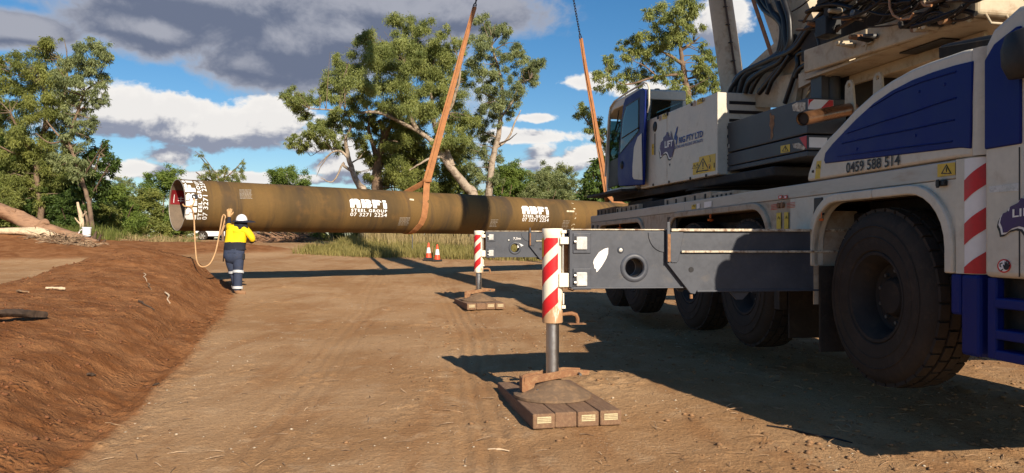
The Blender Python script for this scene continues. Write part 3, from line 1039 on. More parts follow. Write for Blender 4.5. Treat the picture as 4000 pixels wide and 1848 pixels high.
# --- wheels
def wheel_parts():
    prof = [(0.385, 0.03), (0.41, -0.005), (0.47, -0.018), (0.58, -0.022), (0.66, -0.010), (0.70, 0.012), (0.735, 0.05), (0.750, 0.09), (0.755, 0.36), (0.735, 0.42), (0.62, 0.47), (0.385, 0.43)]
    tb = MB().lathe(prof, (0, 0, 0), 'x', 56)
    n = 34
    for k in range(n):
        for row, (xa, xb, off) in enumerate(((0.055, 0.135, 0), (0.150, 0.222, 0.5), (0.238, 0.31, 0.25), (0.325, 0.40, 0.75))):
            a0 = 2 * math.pi * (k + off + 0.05) / n
            a1 = 2 * math.pi * (k + off + 0.90) / n
            vs = []
            for r in (0.73, 0.778 if row in (1, 2) else 0.768):
                for a in (a0, a1):
                    for x in (xa, xb):
                        vs.append((x, r * math.cos(a), r * math.sin(a)))
            tb.add(vs, [(4, 5, 7, 6), (0, 4, 6, 2), (1, 3, 7, 5), (0, 1, 5, 4), (2, 6, 7, 3)])
    for rr in (0.52, 0.615):
        tb.lathe([(rr - 0.008, -0.021), (rr, -0.028), (rr + 0.008, -0.021)], (0, 0, 0), 'x', 56)
    rb = MB().lathe([(0.388, 0.03), (0.398, 0.012), (0.388, 0.0), (0.365, 0.004), (0.345, 0.035), (0.33, 0.06), (0.305, 0.10), (0.292, 0.20), (0.27, 0.22), (0.175, 0.222), (0.165, 0.17), (0.14, 0.14), (0.0, 0.135)], (0, 0, 0), 'x', 40)
    nb = MB()
    for k in range(10):
        a = 2 * math.pi * k / 10 + 0.3
        nb.lathe([(0, -0.035), (0.017, -0.033), (0.02, 0)], (0.222, 0.225 * math.cos(a), 0.225 * math.sin(a)), 'x', 6)
    return tb, rb, nb


proto = None
for side in (0, 1):
    for k, s_ in enumerate((0.03, 2.66, 4.47, 7.28, 8.72)):
        w = empty('wheel', (0.035 if side == 0 else 2.72, s_, 1.115), 0 if side == 0 else math.pi)
        w.parent = crane
        if proto is None:
            tb, rb, nb = wheel_parts()
            kids = [tb.build('tyre', 'rubber', w, smooth=30), rb.build('rim', 'rim', w, smooth=30), nb.build('wheel_nuts', 'steel_dark', w, smooth=30)]
            proto = kids
        else:
            for kd in proto:
                c_ = kd.copy()
                col.objects.link(c_)
                c_.parent = w
        w.rotation_euler.x = 0.37 * k
for s_ in (0.03, 2.66, 4.47, 7.28, 8.72):
    MB().tube([(0.2, s_, 1.115), (2.55, s_, 1.115)], 0.11, 10).lathe([(0, -0.25), (0.24, -0.2), (0.26, 0), (0.24, 0.2), (0, 0.25)], (1.37, s_, 1.115), 'x', 14).build('axle', 'dark', crane, smooth=40)
MB().box(0.05, 0.14, 1.78, 1.90, 0.86, 1.40).build('mud_flap_bracket', 'dark', crane)
MB().box(0.15, 0.62, 1.75, 1.78, 0.55, 1.3).build('mud_flap', 'rubber', crane)

# --- outriggers
def holed(poly, c, r, n=28):
    """polygon with a round hole, joined by a slit"""
    best = min(range(len(poly)), key=lambda i: (poly[i][0] - c[0]) ** 2 + (poly[i][1] - c[1]) ** 2)
    a0 = math.atan2(poly[best][1] - c[1], poly[best][0] - c[0])
    area = sum(poly[i][0] * poly[(i + 1) % len(poly)][1] - poly[(i + 1) % len(poly)][0] * poly[i][1] for i in range(len(poly)))
    sg = -1 if area > 0 else 1
    circ = [(c[0] + r * math.cos(a0 + sg * 2 * math.pi * k / n), c[1] + r * math.sin(a0 + sg * 2 * math.pi * k / n)) for k in range(n + 1)]
    return poly[best:] + poly[:best + 1] + circ


def outrigger(y0, xj, dz, gzj, near):
    """y0: plane of the beam's front face; xj: jack axis; dz: height shift"""
    yj = y0 + 0.13
    X = lambda px: C.front(px, 1000, 1.02)[0] - (-2.58) + xj          # measured on the near beam
    Z = lambda py: C.front(2500, py, 1.02)[1] + dz
    th = 0.27
    inner = MB()
    x0, x1 = X(2234), X(2720)
    z0, z1 = Z(1121), Z(900)
    hc, hr = (X(2478), Z(1046)), 0.090
    pl = [(x0, z0), (x1, z0), (x1, z1), (x0, z1)]
    hp = holed(pl, hc, hr)
    for ya in (y0, y0 + th - 0.02):
        inner.prism(hp, 'y', ya, ya + 0.02)
    inner.box(x0, x1, y0 + 0.021, y0 + th - 0.021, z1 - 0.022, z1 - 0.001)
    inner.box(x0, x1, y0 + 0.021, y0 + th - 0.021, z0 + 0.001, z0 + 0.022)
    beam = inner.build('outrigger_beam', 'slate', crane)
    # flanges, ring, edges
    MB().box(x0 - 0.01, x1, y0 - 0.016, y0 + th + 0.016, z0 - 0.014, z0 - 0.001).build('bottom_flange', 'slate', beam, bevel=0.004)
    MB().box(x0 - 0.01, x1, y0 - 0.014, y0 + th + 0.014, z1 + 0.001, z1 + 0.012).build('top_flange', 'worn_white', beam, bevel=0.003)
    MB().box(x0 - 0.022, x0 - 0.001, y0 - 0.012, y0 + 0.05, z0, z1).build('end_plate', 'slate', beam, bevel=0.004)
    MB().lathe([(hr + 0.001, 0.04), (hr + 0.001, -0.008), (hr + 0.010, -0.016), (hr + 0.030, -0.014), (hr + 0.048, -0.004), (hr + 0.05, 0.0)], (hc[0], y0, hc[1]), 'y', 36).build('hole_ring', 'slate', beam, smooth=50)
    MB().lathe([(hr * 0.98, 0.05), (hr * 0.98, th - 0.03)], (hc[0], y0, hc[1]), 'y', 28).build('hole_liner', 'dark', beam, smooth=50)
    # raised frames round the reflectors
    for pz, h, nb in (((925, 975), 0.5, 1), ((1062, 1116), 0.5, 2)):
        za, zb = Z(pz[1]), Z(pz[0])
        MB().box(X(2238), X(2308), y0 - 0.012, y0 - 0.001, za - 0.035, zb + 0.035).build('raised_pad', 'slate', beam, bevel=0.011)
        MB().box(X(2243), X(2250), y0 - 0.016, y0 - 0.0125, za - 0.004, zb + 0.004).build('recess', 'ink', beam)
        MB().box(X(2250), X(2292), y0 - 0.030, y0 - 0.0125, za, zb).build('reflector', 'reflector', beam, bevel=0.01)
        for q in range(nb):
            zc = lerp(za, zb, 0.6 - 0.0 if nb == 1 else 0.25 + 0.5 * q)
            MB().tube([(X(2241), y0 - 0.022, zc), (X(2249), y0 - 0.022, zc)], 0.014, 8).build('bolt', 'silver', beam, smooth=40)
    MB().lathe([(0, -0.012), (0.018, -0.012), (0.03, -0.006), (0.034, 0)], (X(2424), y0, Z(977)), 'y', 20).build('boss', 'slate', beam, smooth=40)
    MB().lathe([(0, -0.016), (0.017, -0.015), (0.018, -0.012)], (X(2424), y0, Z(977)), 'y', 16).build('boss_pin', 'silver', beam, smooth=40)
    # corner gusset
    arc = [(X(2594) - 0.0, Z(985))]
    for k in range(7):
        a = rad(90) * k / 6
        arc.append((X(2594) - 0.16 * math.sin(a), Z(985) + 0.19 * (1 - math.cos(a))))
    arc += [(X(2594), Z(904))]
    MB().prism(arc, 'y', y0 - 0.010, y0 - 0.001).build('corner_gusset', 'slate', beam, bevel=0.004)
    if near:
        lf = [(2317, 1026), (2320, 1014), (2340, 985), (2360, 972), (2376, 968), (2375, 990), (2368, 1010), (2350, 1040), (2334, 1060), (2330, 1063), (2328, 1050), (2322, 1048), (2320, 1035)]
        MB().prism([(X(a), Z(b)) for a, b in lf], 'y', y0 - 0.004, y0 - 0.001).build('worn_patch', 'film_white', beam)
    else:
        tr = [(X(2578), Z(1042)), (X(2630), Z(1018)), (X(2578), Z(990))]
        MB().prism([(p - 0.20, q - 0.01) for p, q in tr], 'y', y0 - 0.004, y0 - 0.001).build('arrow_mark', 'film_white', beam)
        vs, fs = text2d('7,5m', 0.02)
        MB().add([(lerp(X(2463), X(2528), u), y0 - 0.004, lerp(Z(974), Z(952), v)) for u, v in vs], fs).build('reach_mark', 'film_white', beam, recalc=False)
    # outer sleeve
    ys = y0 - 0.045
    sx = lambda px: C.front(px, 1000, 0.975)[0] - (-2.58) + xj
    sz = lambda py: C.front(2800, py, 0.975)[1] + dz
    xe = 0.34
    pl = [(sx(2606), sz(896)), (sx(2606), sz(1027)), (sx(2698), sz(1145)), (sx(2716), sz(1148)), (sx(2720), sz(1139)), (xe, sz(1139)), (xe, sz(896))]
    sl = MB().prism(pl, 'y', ys, ys + 0.03).prism(pl, 'y', y0 + th + 0.02, y0 + th + 0.05)
    sl.box(sx(2612), xe, ys + 0.031, y0 + th + 0.019, sz(899), sz(896) - 0.001).box(sx(2722), xe, ys + 0.031, y0 + th + 0.019, sz(1138), sz(1134))
    sl = sl.build('outrigger_sleeve', 'slate', crane, bevel=0.005)
    MB().box(sx(2604), sx(2616), ys - 0.02, ys - 0.001, sz(1024), sz(868)).build('sleeve_lip', 'slate', sl, bevel=0.006)
    MB().prism([(sx(2617), sz(906)), (sx(2617), sz(1018)), (sx(2622), sz(1026)), (sx(2644), sz(1026)), (sx(2650), sz(1016)), (sx(2670), sz(912)), (sx(2668), sz(906))], 'y', ys - 0.012, ys - 0.001).build('sleeve_stiffener', 'slate', sl, bevel=0.006)
    MB().box(sx(2606), sx(2617), ys - 0.024, ys - 0.0205, sz(1022), sz(915)).build('rust_streak', 'rust', sl)
    MB().box(sx(2620), xe, ys - 0.03, ys + 0.06, sz(904), sz(894)).build('top_strip', 'worn_white', sl, bevel=0.003)
    MB().box(sx(2660), xe, ys - 0.028, ys - 0.001, sz(987), sz(979)).build('ledge_strip', 'worn_white', sl, bevel=0.003)
    MB().box(sx(2722), xe, ys - 0.018, ys - 0.001, sz(1140), sz(1133)).build('bottom_strip', 'slate', sl, bevel=0.003)
    MB().lathe([(0.0, -0.003), (0.026, -0.003), (0.027, 0)], (sx(2700), ys, sz(1053)), 'y', 18).build('sleeve_hole', 'ink', sl)
    MB().prism([(sx(2855), sz(1143)), (sx(2882), sz(1172)), (sx(2905), sz(1172)), (sx(2930), sz(1143))], 'y', ys + 0.02, ys + 0.05).build('sleeve_hook', 'slate', sl)
    MB().tube([(sx(2703), ys + 0.02, sz(1150)), (sx(2703), ys + 0.02, sz(1166))], 0.016, 8).build('sleeve_bolt', 'rust', sl)
    # jack
    r = 0.100
    zt, zb = Z(893), Z(1261)
    jk = MB().lathe([(0, zt), (r * 0.96, zt), (r, zt - 0.006), (r, zt - 0.07), (r * 0.985, zt - 0.074), (r * 0.985, zb + 0.004), (r * 0.95, zb), (0.0, zb)], (xj, yj, 0), 'z', 40)
    jk = jk.build('outrigger_jack', 'jack_paint', crane, smooth=35)
    rr = r + 0.0015
    cam_a = math.atan2(-C.side(2000, 955)[0], 1)  # not used for looks; stripes sit on the outer half
    def band(zlo, zhi, slope, a0, a1, m, name, off=0.0):
        n = 16
        vs, fs = [], []
        for k in range(n + 1):
            a = rad(lerp(a0, a1, k / n))
            dzz = slope * (k / n)
            lo, hi = max(zb + 0.03, zlo + dzz), min(zt - 0.09, zhi + dzz)
            hi = max(lo, hi)
            for z in (lo, hi):
                vs.append((xj + (rr + off) * math.cos(a), yj + (rr + off) * math.sin(a), z))
        for k in range(n):
            fs.append((2 * k, 2 * k + 2, 2 * k + 3, 2 * k + 1))
        MB().add(vs, fs).build(name, m, jk, smooth=60, recalc=False)
    H = zt - zb
    for f in (0.655, 0.372, 0.02):
        band(zb + H * f, zb + H * (f + 0.17), H * 0.20, 180, 291, 'red', 'red_stripe')
    if near:
        MB().add([(xj + 0.106 * math.cos(rad(a)), yj + 0.106 * math.sin(rad(a)), z) for a in (186, 196, 206) for z in (Z(1003), Z(930))], [(0, 2, 3, 1), (2, 4, 5, 3)]).build('warning_sticker', 'yellow', jk, smooth=60, recalc=False)
    # clamps to the beam, stay rods and lugs
    for a, b, xa in ((926, 954, 2190), (1066, 1120, 2186)):
        MB().box(X(xa), X(2229), yj - 0.115, yj + 0.06, Z(b), Z(a)).build('clamp_block', 'jack_white', jk, bevel=0.006)
    MB().box(X(2195), X(2229), yj - 0.02, yj + 0.08, Z(1116), Z(926)).build('mounting_plate', 'rust', jk)
    MB().tube([(X(2203), yj - 0.09, Z(954)), (X(2203), yj - 0.09, Z(1066))], 0.008, 8).build('stay_rod', 'silver', jk, smooth=50)
    MB().box(X(2196), X(2216), yj - 0.10, yj - 0.06, Z(912), Z(899)).tube([(X(2204), yj - 0.08, Z(912)), (X(2204), yj - 0.08, Z(926))], 0.013, 8).build('top_fitting', 'jack_white', jk, bevel=0.004)
    MB().tube([(X(2206), yj - 0.09, Z(1122)), (X(2240), yj - 0.09, Z(1134)), (X(2250), yj - 0.09, Z(1128))], 0.008, 6).build('hydraulic_line', 'rust', jk, smooth=50)
    MB().tube([(X(2207), yj - 0.06, Z(1145)), (X(2207), yj - 0.06, Z(1188))], 0.007, 6).box(X(2200), X(2214), yj - 0.075, yj - 0.05, Z(1204), Z(1192)).build('drain_rod', 'jack_white', jk)
    if near or True:
        h = [(X(2197), yj, Z(1233)), (X(2215), yj, Z(1228)), (X(2245), yj, Z(1226)), (X(2262), yj, Z(1232)), (X(2268), yj, Z(1247)), (X(2268), yj, Z(1265))]
        MB().tube(h, [0.014, 0.016, 0.02, 0.02, 0.02, 0.018], 8).box(X(2232), X(2298), yj - 0.05, yj + 0.05, Z(1268), Z(1265)).build('handle', 'rust', jk, smooth=40)
    # rod, neck, float with its rusty carrying bracket
    fz = gzj + 0.115
    MB().lathe([(0.063, zb - 0.0), (0.063, fz + 0.205)], (xj, yj, 0), 'z', 28).lathe([(0.0, fz + 0.204), (0.063, fz + 0.204)], (xj, yj, 0), 'z', 28).build('piston_rod', 'chrome', jk, smooth=50)
    MB().lathe([(0.045, fz + 0.21), (0.045, fz + 0.155), (0.05, fz + 0.15)], (xj, yj, 0), 'z', 20).build('rod_neck', 'copper', jk, smooth=50)
    fl = MB().lathe([(0.06, fz + 0.165), (0.10, fz + 0.15), (0.36, fz + 0.032), (0.375, fz + 0.026), (0.375, fz + 0.002), (0.0, fz)], (xj, yj, 0), 'z', 44).build('outrigger_float', 'float', crane, smooth=30)
    # two cranked bars either side of the neck
    for sgn, L in ((-1, 0.36), (1, 0.30)):
        yb = yj + sgn * 0.075
        pr = [(xj - 0.30, fz + 0.035), (xj - 0.24, fz + 0.02), (xj - 0.21, fz + 0.05), (xj - 0.18, fz + 0.14), (xj + L * 0.6, fz + 0.205), (xj + L * 0.95, fz + 0.205), (xj + L * 0.97, fz + 0.25), (xj + L * 0.4, fz + 0.262), (xj - 0.20, fz + 0.215), (xj - 0.285, fz + 0.195)]
        MB().prism(pr, 'y', yb - 0.012, yb + 0.012).build('float_bracket', 'rust', fl, bevel=0.006)
    MB().box(xj - 0.31, xj - 0.29, yj - 0.09, yj + 0.09, fz + 0.06, fz + 0.19).build('bracket_web', 'rust', fl, bevel=0.005)
    for px_, zz in ((xj - 0.17, fz + 0.085), (xj + 0.24, fz + 0.225)):
        MB().tube([(px_, yj - 0.16, zz), (px_, yj + 0.12, zz)], 0.013, 8).build('bracket_pin', 'steel_dark', fl, smooth=50)
    return C.m @ Vector((xj, yj, 0))


jn = C.loc((0.39, 7.40, 0))
GZN = gz(0.39, 7.40) - 0.0
jack1 = outrigger(jn.y - 0.13, jn.x, 0.0, GZN, True)
jf = C.loc((-0.72, 16.60, 0))
GZF = 0.245
jack2 = outrigger(jf.y - 0.13, jf.x, 0.145, GZF, False)
# the far pair, on the hidden flank
for yy_, zz_ in ((jn.y, 0.0), (jf.y, 0.145)):
    MB().box(2.4, 5.0, yy_ - 0.13, yy_ + 0.13, 1.17 + zz_, 1.70 + zz_).build('outrigger_beam', 'slate', crane, bevel=0.01)
    MB().lathe([(0, 1.72 + zz_), (0.1, 1.72 + zz_), (0.1, 0.82), (0.063, 0.82), (0.063, 0.1), (0.37, 0.05), (0.37, -0.05), (0, -0.05)], (5.15, yy_, 0), 'z', 24).build('outrigger_jack', 'jack_white', crane, smooth=35)

# --- upper works
MB(CS).lathe([(0.0, 2.60), (0.95, 2.60), (0.95, 2.42), (0.85, 2.40), (0.85, 2.09), (0, 2.09)], (0, 0, 0), 'z', 40).build('slewing_ring', 'dark', crane, smooth=35)
MB(CS).box(-0.95, 1.05, -2.4, 3.2, 2.44, 2.56).build('turntable', 'dark', crane, bevel=0.02)
HX = -1.03
VX = S.front(3012, 600, -1.04)[0]
hs = MB(CS).box(HX, VX, -1.04, 0.735, 2.572, 3.755)
house = hs.build('engine_housing', 'white', crane, bevel=0.014)
house2 = MB(CS).box(HX, VX, 0.741, 1.92, 2.572, 3.765).build('engine_housing', 'white', crane, bevel=0.014)
for px, py in ((2698, 697), (2760, 686), (2615, 711), (2553, 722)):
    y, z = S.side(px, py, HX)
    MB(CS).box(HX - 0.02, HX, y - 0.012, y + 0.012, z - 0.02, z + 0.02).build('door_stop', 'black', house, bevel=0.004)
# vents on the end face
for ya, yb in ((391, 407), (427, 443), (461, 475)):
    q = front_poly(S, [(2848, yb), (2979, yb), (2979, ya), (2848, ya)], -1.04)
    x0, x1 = q[0][0], q[1][0]
    MB(CS).box(x0, x1, -1.046, -1.041, q[0][1], q[3][1]).build('vent_slot', 'ink', house)
    MB(CS).box(x0, x1, -1.056, -1.0465, q[3][1] - 0.012, q[3][1]).build('vent_lip', 'white', house)
MB(CS).box(HX, HX + 0.035, -1.05, -1.041, 2.59, 3.755).build('edge_strip', 'white', house)
# lettering and emblem on the housing flank
def hz(a, b):
    return (2500 + a / 3.967, 430 + b / 3.967)
aus(S, HX - 0.001, house2, hz)
decal_side('emblem_swoosh', 'ink_blue', S, [hz(a, b) for a, b in ((587, 252), (582, 300), (572, 350), (562, 385), (582, 420), (575, 480), (566, 540), (553, 530), (560, 470), (530, 455), (528, 420), (542, 370), (560, 320), (566, 280))], HX - 0.005, house2)
text_side('emblem_lettering', 'LIFT', 'film_white', S, [hz(388, 590), hz(514, 556), hz(514, 460), hz(388, 486)], HX - 0.009, house2, bold=0.03)
text_side('lettering', 'RIG PTY LTD', 'ink_blue', S, [hz(606, 522), hz(978, 415), hz(978, 312), hz(606, 425)], HX - 0.003, house, bold=0.028, spacing=0.98)
text_side('lettering', 'LIFTING AND RIGGING SPECIALISTS', 'ink_blue', S, [hz(540, 606), hz(978, 487), hz(978, 442), hz(540, 560)], HX - 0.003, house, bold=0.02)
decal_side('warning_sticker', 'yellow', S, [hz(820, 1008), hz(1168, 940), hz(1172, 672), hz(918, 728), hz(916, 800), hz(820, 822)], HX - 0.001, house)
def warn(cx, cy, t):
    o = [hz(cx, cy - t), hz(cx + t * 0.95, cy + t * 0.85), hz(cx - t, cy + t * 1.1)]
    i = [hz(cx, cy - t * 0.72), hz(cx + t * 0.72, cy + t * 0.70), hz(cx - t * 0.76, cy + t * 0.92)]
    decal_side('warning_sign', 'ink', S, o, HX - 0.003, house)
    decal_side('warning_sign', 'yellow', S, i, HX - 0.005, house)
    decal_side('warning_sign', 'ink', S, [hz(cx - t * 0.09, cy - t * 0.4), hz(cx + t * 0.09, cy - t * 0.42), hz(cx + t * 0.05, cy + t * 0.35), hz(cx - t * 0.05, cy + t * 0.37)], HX - 0.007, house)
    decal_side('warning_sign', 'ink', S, [hz(cx - t * 0.08, cy + t * 0.5), hz(cx + t * 0.08, cy + t * 0.48), hz(cx + t * 0.07, cy + t * 0.65), hz(cx - t * 0.08, cy + t * 0.67)], HX - 0.007, house)
warn(977, 845, 108)
warn(842, 872, 36)
warn(890, 858, 36)
rg = lambda r, n=18: [hz(1076 + r * 0.55 * math.cos(2 * math.pi * k / n), 890 + r * math.sin(2 * math.pi * k / n)) for k in range(n)]
decal_side('warning_sign', 'red', S, rg(50), HX - 0.003, house)
decal_side('warning_sign', 'yellow', S, rg(42), HX - 0.005, house)
decal_side('warning_sign', 'ink', S, [hz(1070, 860), hz(1084, 865), hz(1086, 905), hz(1074, 915), hz(1066, 900)], HX - 0.007, house)
decal_side('warning_sign', 'ink', S, [hz(1145, 815), hz(1158, 818), hz(1160, 890), hz(1144, 895)], HX - 0.003, house)
decal_side('warning_sign', 'ink', S, [hz(1078, 710), hz(1084, 712), hz(1098, 795), hz(1080, 805), hz(1090, 785)], HX - 0.003, house)
decal_side('warning_sign', 'ink', S, [hz(870, 970), hz(905, 925), hz(910, 940), hz(885, 975)], HX - 0.003, house)
for pix, hh in (([hz(346, 150), hz(420, 130), hz(420, 42), hz(346, 72)], house2), ([(2723, 411), (2745, 402), (2745, 380), (2723, 390)], house), ([hz(186, 696), hz(216, 690), hz(216, 524), hz(186, 532)], house2)):
    s_, c = sticker(S, pix, HX - 0.001, hh)
    triangle(S, c, HX - 0.001, hh)
for pix, hh in (([hz(298, 170), hz(332, 160), hz(332, 82), hz(298, 95)], house2), ([(2709, 417), (2719, 413), (2719, 391), (2709, 395)], house)):
    decal_side('instruction_label', 'white_dusty', S, pix, HX - 0.001, hh)
for px, py in ((2572, 459), (2609, 445), (2704, 406), (2749, 389)):
    y, z = S.side(px, py, HX)
    MB(CS).box(HX - 0.022, HX, y - 0.02, y + 0.02, z - 0.03, z + 0.03).build('hinge', 'black', house if px > 2660 else house2, bevel=0.006)
y, z = S.side(2559, 495, HX)
MB(CS).lathe([(0, -0.02), (0.06, -0.018), (0.088, -0.006), (0.09, 0)], (HX, y, z), 'x', 20).build('door_handle', 'black', house2, smooth=50)
decal_side('seal_strip', 'ink', S, [hz(226, 365), hz(238, 362), hz(238, 698), hz(226, 700)], HX - 0.001, house2)

# operator cab
ZC0, ZC1 = 2.60, 4.40
cx0, cx1, cy0, cy1 = -1.07, -0.13, 1.94, 3.70
cab = MB(CS)
# roof with rounded front, floor, pillars
cab.prism([(cy0, ZC1 - 0.19), (cy0, ZC1 - 0.03), (cy0 + 0.04, ZC1), (cy1 - 0.45, ZC1 - 0.02), (cy1 - 0.16, ZC1 - 0.12), (cy1 - 0.08, ZC1 - 0.30), (cy1 - 0.16, ZC1 - 0.26), (cy1 - 0.45, ZC1 - 0.17)], 'x', cx0, cx1)
cab.box(cx0, cx1, cy0, cy1, ZC0, ZC0 + 0.07)
for xa in (cx0, cx1 - 0.07):
    cab.box(xa, xa + 0.07, cy0, cy0 + 0.09, ZC0 + 0.0701, ZC1 - 0.1901)
    cab.prism([(cy1 - 0.06, ZC0 + 0.0701), (cy1, ZC0 + 0.0701), (cy1 + 0.02, 3.5), (cy1 - 0.08, ZC1 - 0.30), (cy1 - 0.15, ZC1 - 0.27), (cy1 - 0.05, 3.5)], 'x', xa, xa + 0.06)
cab.box(cx0 + 0.0701, cx1 - 0.0701, cy0 + 0.005, cy0 + 0.05, ZC0 + 0.0701, 3.62)
cab = cab.build('operator_cab', 'white', crane, bevel=0.018)
MB(CS).box(cx0 + 0.075, cx1 - 0.075, cy0 + 0.012, cy0 + 0.022, 3.625, ZC1 - 0.195).build('rear_window', 'glass', cab)
MB(CS).box(cx1 - 0.03, cx1 - 0.02, cy0 + 0.1, cy1 - 0.1, 3.1, ZC1 - 0.2).build('side_window', 'glass', cab)
MB(CS).box(cx0 + 0.06, cx1 - 0.06, cy1 - 0.03, cy1 - 0.02, ZC0 + 0.4, ZC1 - 0.32).build('windscreen', 'glass', cab)
MB(CS).box(cx1 - 0.05, cx1 - 0.03, cy0 + 0.1, cy1 - 0.1, ZC0 + 0.07, 3.1).build('inner_lining', 'black', cab)
# seat and console inside
MB(CS).box(-0.80, -0.36, 2.35, 2.85, 3.00, 3.14).box(-0.80, -0.36, 2.28, 2.40, 3.14, 3.86).box(-0.70, -0.46, 2.45, 2.75, 2.68, 3.0).build('operator_seat', 'black', cab, bevel=0.05)
# open sliding door, blue, stands proud of the side
DX = cx0 - 0.075
dr = [(2520, 352), (2505, 345), (2442, 385), (2435, 405), (2427, 470), (2420, 555), (2413, 620), (2412, 690), (2415, 722), (2420, 728), (2510, 722)]
dp = side_poly(S, dr, DX)
win = [(2499, 380), (2498, 515), (2419, 605), (2430, 470), (2445, 412)]
wp = side_poly(S, win, DX)
ring_in = [(2495, 388), (2494, 511), (2424, 598), (2434, 474), (2448, 418)]
wp2 = side_poly(S, ring_in, DX)
# split the door into a sill part and a frame round the glass
zs = min(p[1] for p in wp) - 0.0
door = MB(CS).prism(dp, 'x', DX, DX + 0.05).build('cab_door', 'blue', cab, bevel=0.012)
MB(CS).prism(wp, 'x', DX - 0.004, DX - 0.001).build('window_frame', 'ink', cab)
MB(CS).prism(wp2, 'x', DX - 0.010, DX - 0.005).build('door_window', 'glass', cab)
y, z = S.side(2430, 645, DX)
MB(CS).lathe([(0, -0.03), (0.05, -0.028), (0.075, -0.01), (0.08, 0)], (DX, y, z), 'x', 18).build('door_handle', 'black', cab, smooth=50)
MB(CS).tube([(DX - 0.012, *S.side(px, py, DX)) for px, py in ((2432, 540), (2497, 498))], 0.012, 6).build('window_rail', 'black', cab)
slab_side('white_side_panel', 'white', S, [(2505, 520), (2490, 535), (2476, 575), (2470, 650), (2470, 690), (2475, 700), (2508, 703)], DX - 0.016, DX - 0.004, parent=cab, smooth=35, bevel=0.008)
# dark doorway in front of the door and its lower panel
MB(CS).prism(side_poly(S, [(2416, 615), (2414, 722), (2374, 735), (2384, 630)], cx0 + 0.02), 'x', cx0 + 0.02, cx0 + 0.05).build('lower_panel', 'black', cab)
MB(CS).tube([(cx0 - 0.02, *S.side(px, py, cx0 - 0.02)) for px, py in ((2530, 440), (2536, 410), (2536, 345), (2530, 328), (2518, 322), (2450, 362), (2400, 396), (2384, 420), (2376, 500), (2368, 600), (2364, 690))], 0.017, 8).build('grab_rail', 'white', cab, smooth=50)
MB(CS).tube([(cx0, *S.side(px, py, cx0)) for px, py in ((2418, 430), (2412, 470), (2420, 490), (2404, 530))], 0.012, 6).build('wiper', 'black', cab)
MB(CS).box(cx0 + 0.03, cx0 + 0.13, cy0 + 0.02, cy0 + 0.12, ZC0 + 0.05, ZC1 - 0.2).build('drain_pipe', 'white_dusty', cab)
MB(CS).tube([(cx0 - 0.03, cy0 - 0.03, ZC0), (cx0 - 0.03, cy0 - 0.03, 3.75)], 0.035, 10).build('rear_pillar_pipe', 'white_dusty', cab, smooth=50)
MB(CS).lathe([(0, 0.09), (0.05, 0.08), (0.06, 0.0)], (-0.55, 2.3, ZC1), 'z', 12).tube([(-0.7, 2.2, ZC1 + 0.03), (-0.3, 2.25, ZC1 + 0.05)], 0.015, 6).build('roof_lamp', 'black', cab, smooth=50)
# running board under the cab
rb_ = side_poly(S, [(2335, 748), (2452, 727), (2520, 732), (2520, 742), (2440, 742), (2335, 756)], cx0 - 0.10)
MB(CS).box(cx0 - 0.30, cx0 + 0.02, 1.98, 4.05, ZC0 - 0.07, ZC0 - 0.02).build('running_board', 'dark', cab, bevel=0.008)
MB(CS).box(-0.95, -0.2, 1.95, 3.6, 2.44, 2.58).build('cab_subframe', 'dark', cab)

MB(CS).box(VX + 0.02, 0.95, -0.98, 1.9, 2.562, 3.45).build('slewing_frame_body', 'dark', crane, bevel=0.02)
# counterweight slabs
for k, (z0, z1) in enumerate(((2.886, 3.31), (2.69, 2.87), (2.615, 2.68))):
    cwt = MB(CS).box(-0.88, -0.36, -3.02, -1.065, z0, z1).build('counterweight', 'ballast', crane, bevel=0.012)
    if k == 0:
        MB(CS).box(-0.874, -0.54, -3.028, -3.0215, 3.17, 3.29).build('film', 'film_white', cwt)
        MB(CS).prism([(-0.72, 3.172), (-0.59, 3.172), (-0.545, 3.21), (-0.545, 3.288), (-0.60, 3.288)], 'y', -3.032, -3.0285).build('red_stripe', 'red', cwt)
        MB(CS).prism([(-0.872, 3.20), (-0.85, 3.25), (-0.80, 3.288), (-0.872, 3.288)], 'y', -3.032, -3.0285).build('red_stripe', 'red', cwt)
        slab_side('worn_film', 'worn_white', S, [(3094, 410), (3112, 400), (3146, 400), (3145, 428), (3130, 437), (3098, 433)], -0.884, -0.8805, parent=cwt)
        slab_side('rust_stain', 'rust', S, [(3006, 446), (3010, 441), (3014, 452), (3021, 449), (3026, 455), (3022, 470), (3025, 484), (3018, 505), (3020, 530), (3014, 546), (3009, 540), (3011, 505), (3005, 490), (3008, 468)], -0.883, -0.8805, parent=cwt)
        MB(CS).box(-0.882, -0.8805, -1.12, -1.07, 2.95, 3.0).build('chip', 'silver', cwt)
    if k == 1:
        s_, c = sticker(S, [(3050, 570), (3086, 563), (3086, 593), (3050, 599)], -0.8805, cwt)
        triangle(S, c, -0.8805, cwt)
        slab_side('worn_film', 'worn_white', S, [(3095, 562), (3120, 558), (3146, 575), (3140, 585), (3100, 578)], -0.883, -0.8805, parent=cwt)
        slab_side('red_stripe', 'red', S, [(3122, 538), (3150, 530), (3150, 582)], -0.884, -0.8805, parent=cwt)
        MB(CS).box(-0.86, -0.62, -3.026, -3.0215, 2.72, 2.84).build('worn_film', 'film_white', cwt)
    for q in range(3):
        MB(CS).box(-0.888, -0.8805, -1.075, -1.064, lerp(z0, z1, 0.2 + 0.3 * q), lerp(z0, z1, 0.3 + 0.3 * q)).build('notch', 'ink', cwt)
MB(CS).box(-0.36, 0.36, -2.9, -1.1, 2.60, 3.0).build('ballast_frame', 'dark', crane)
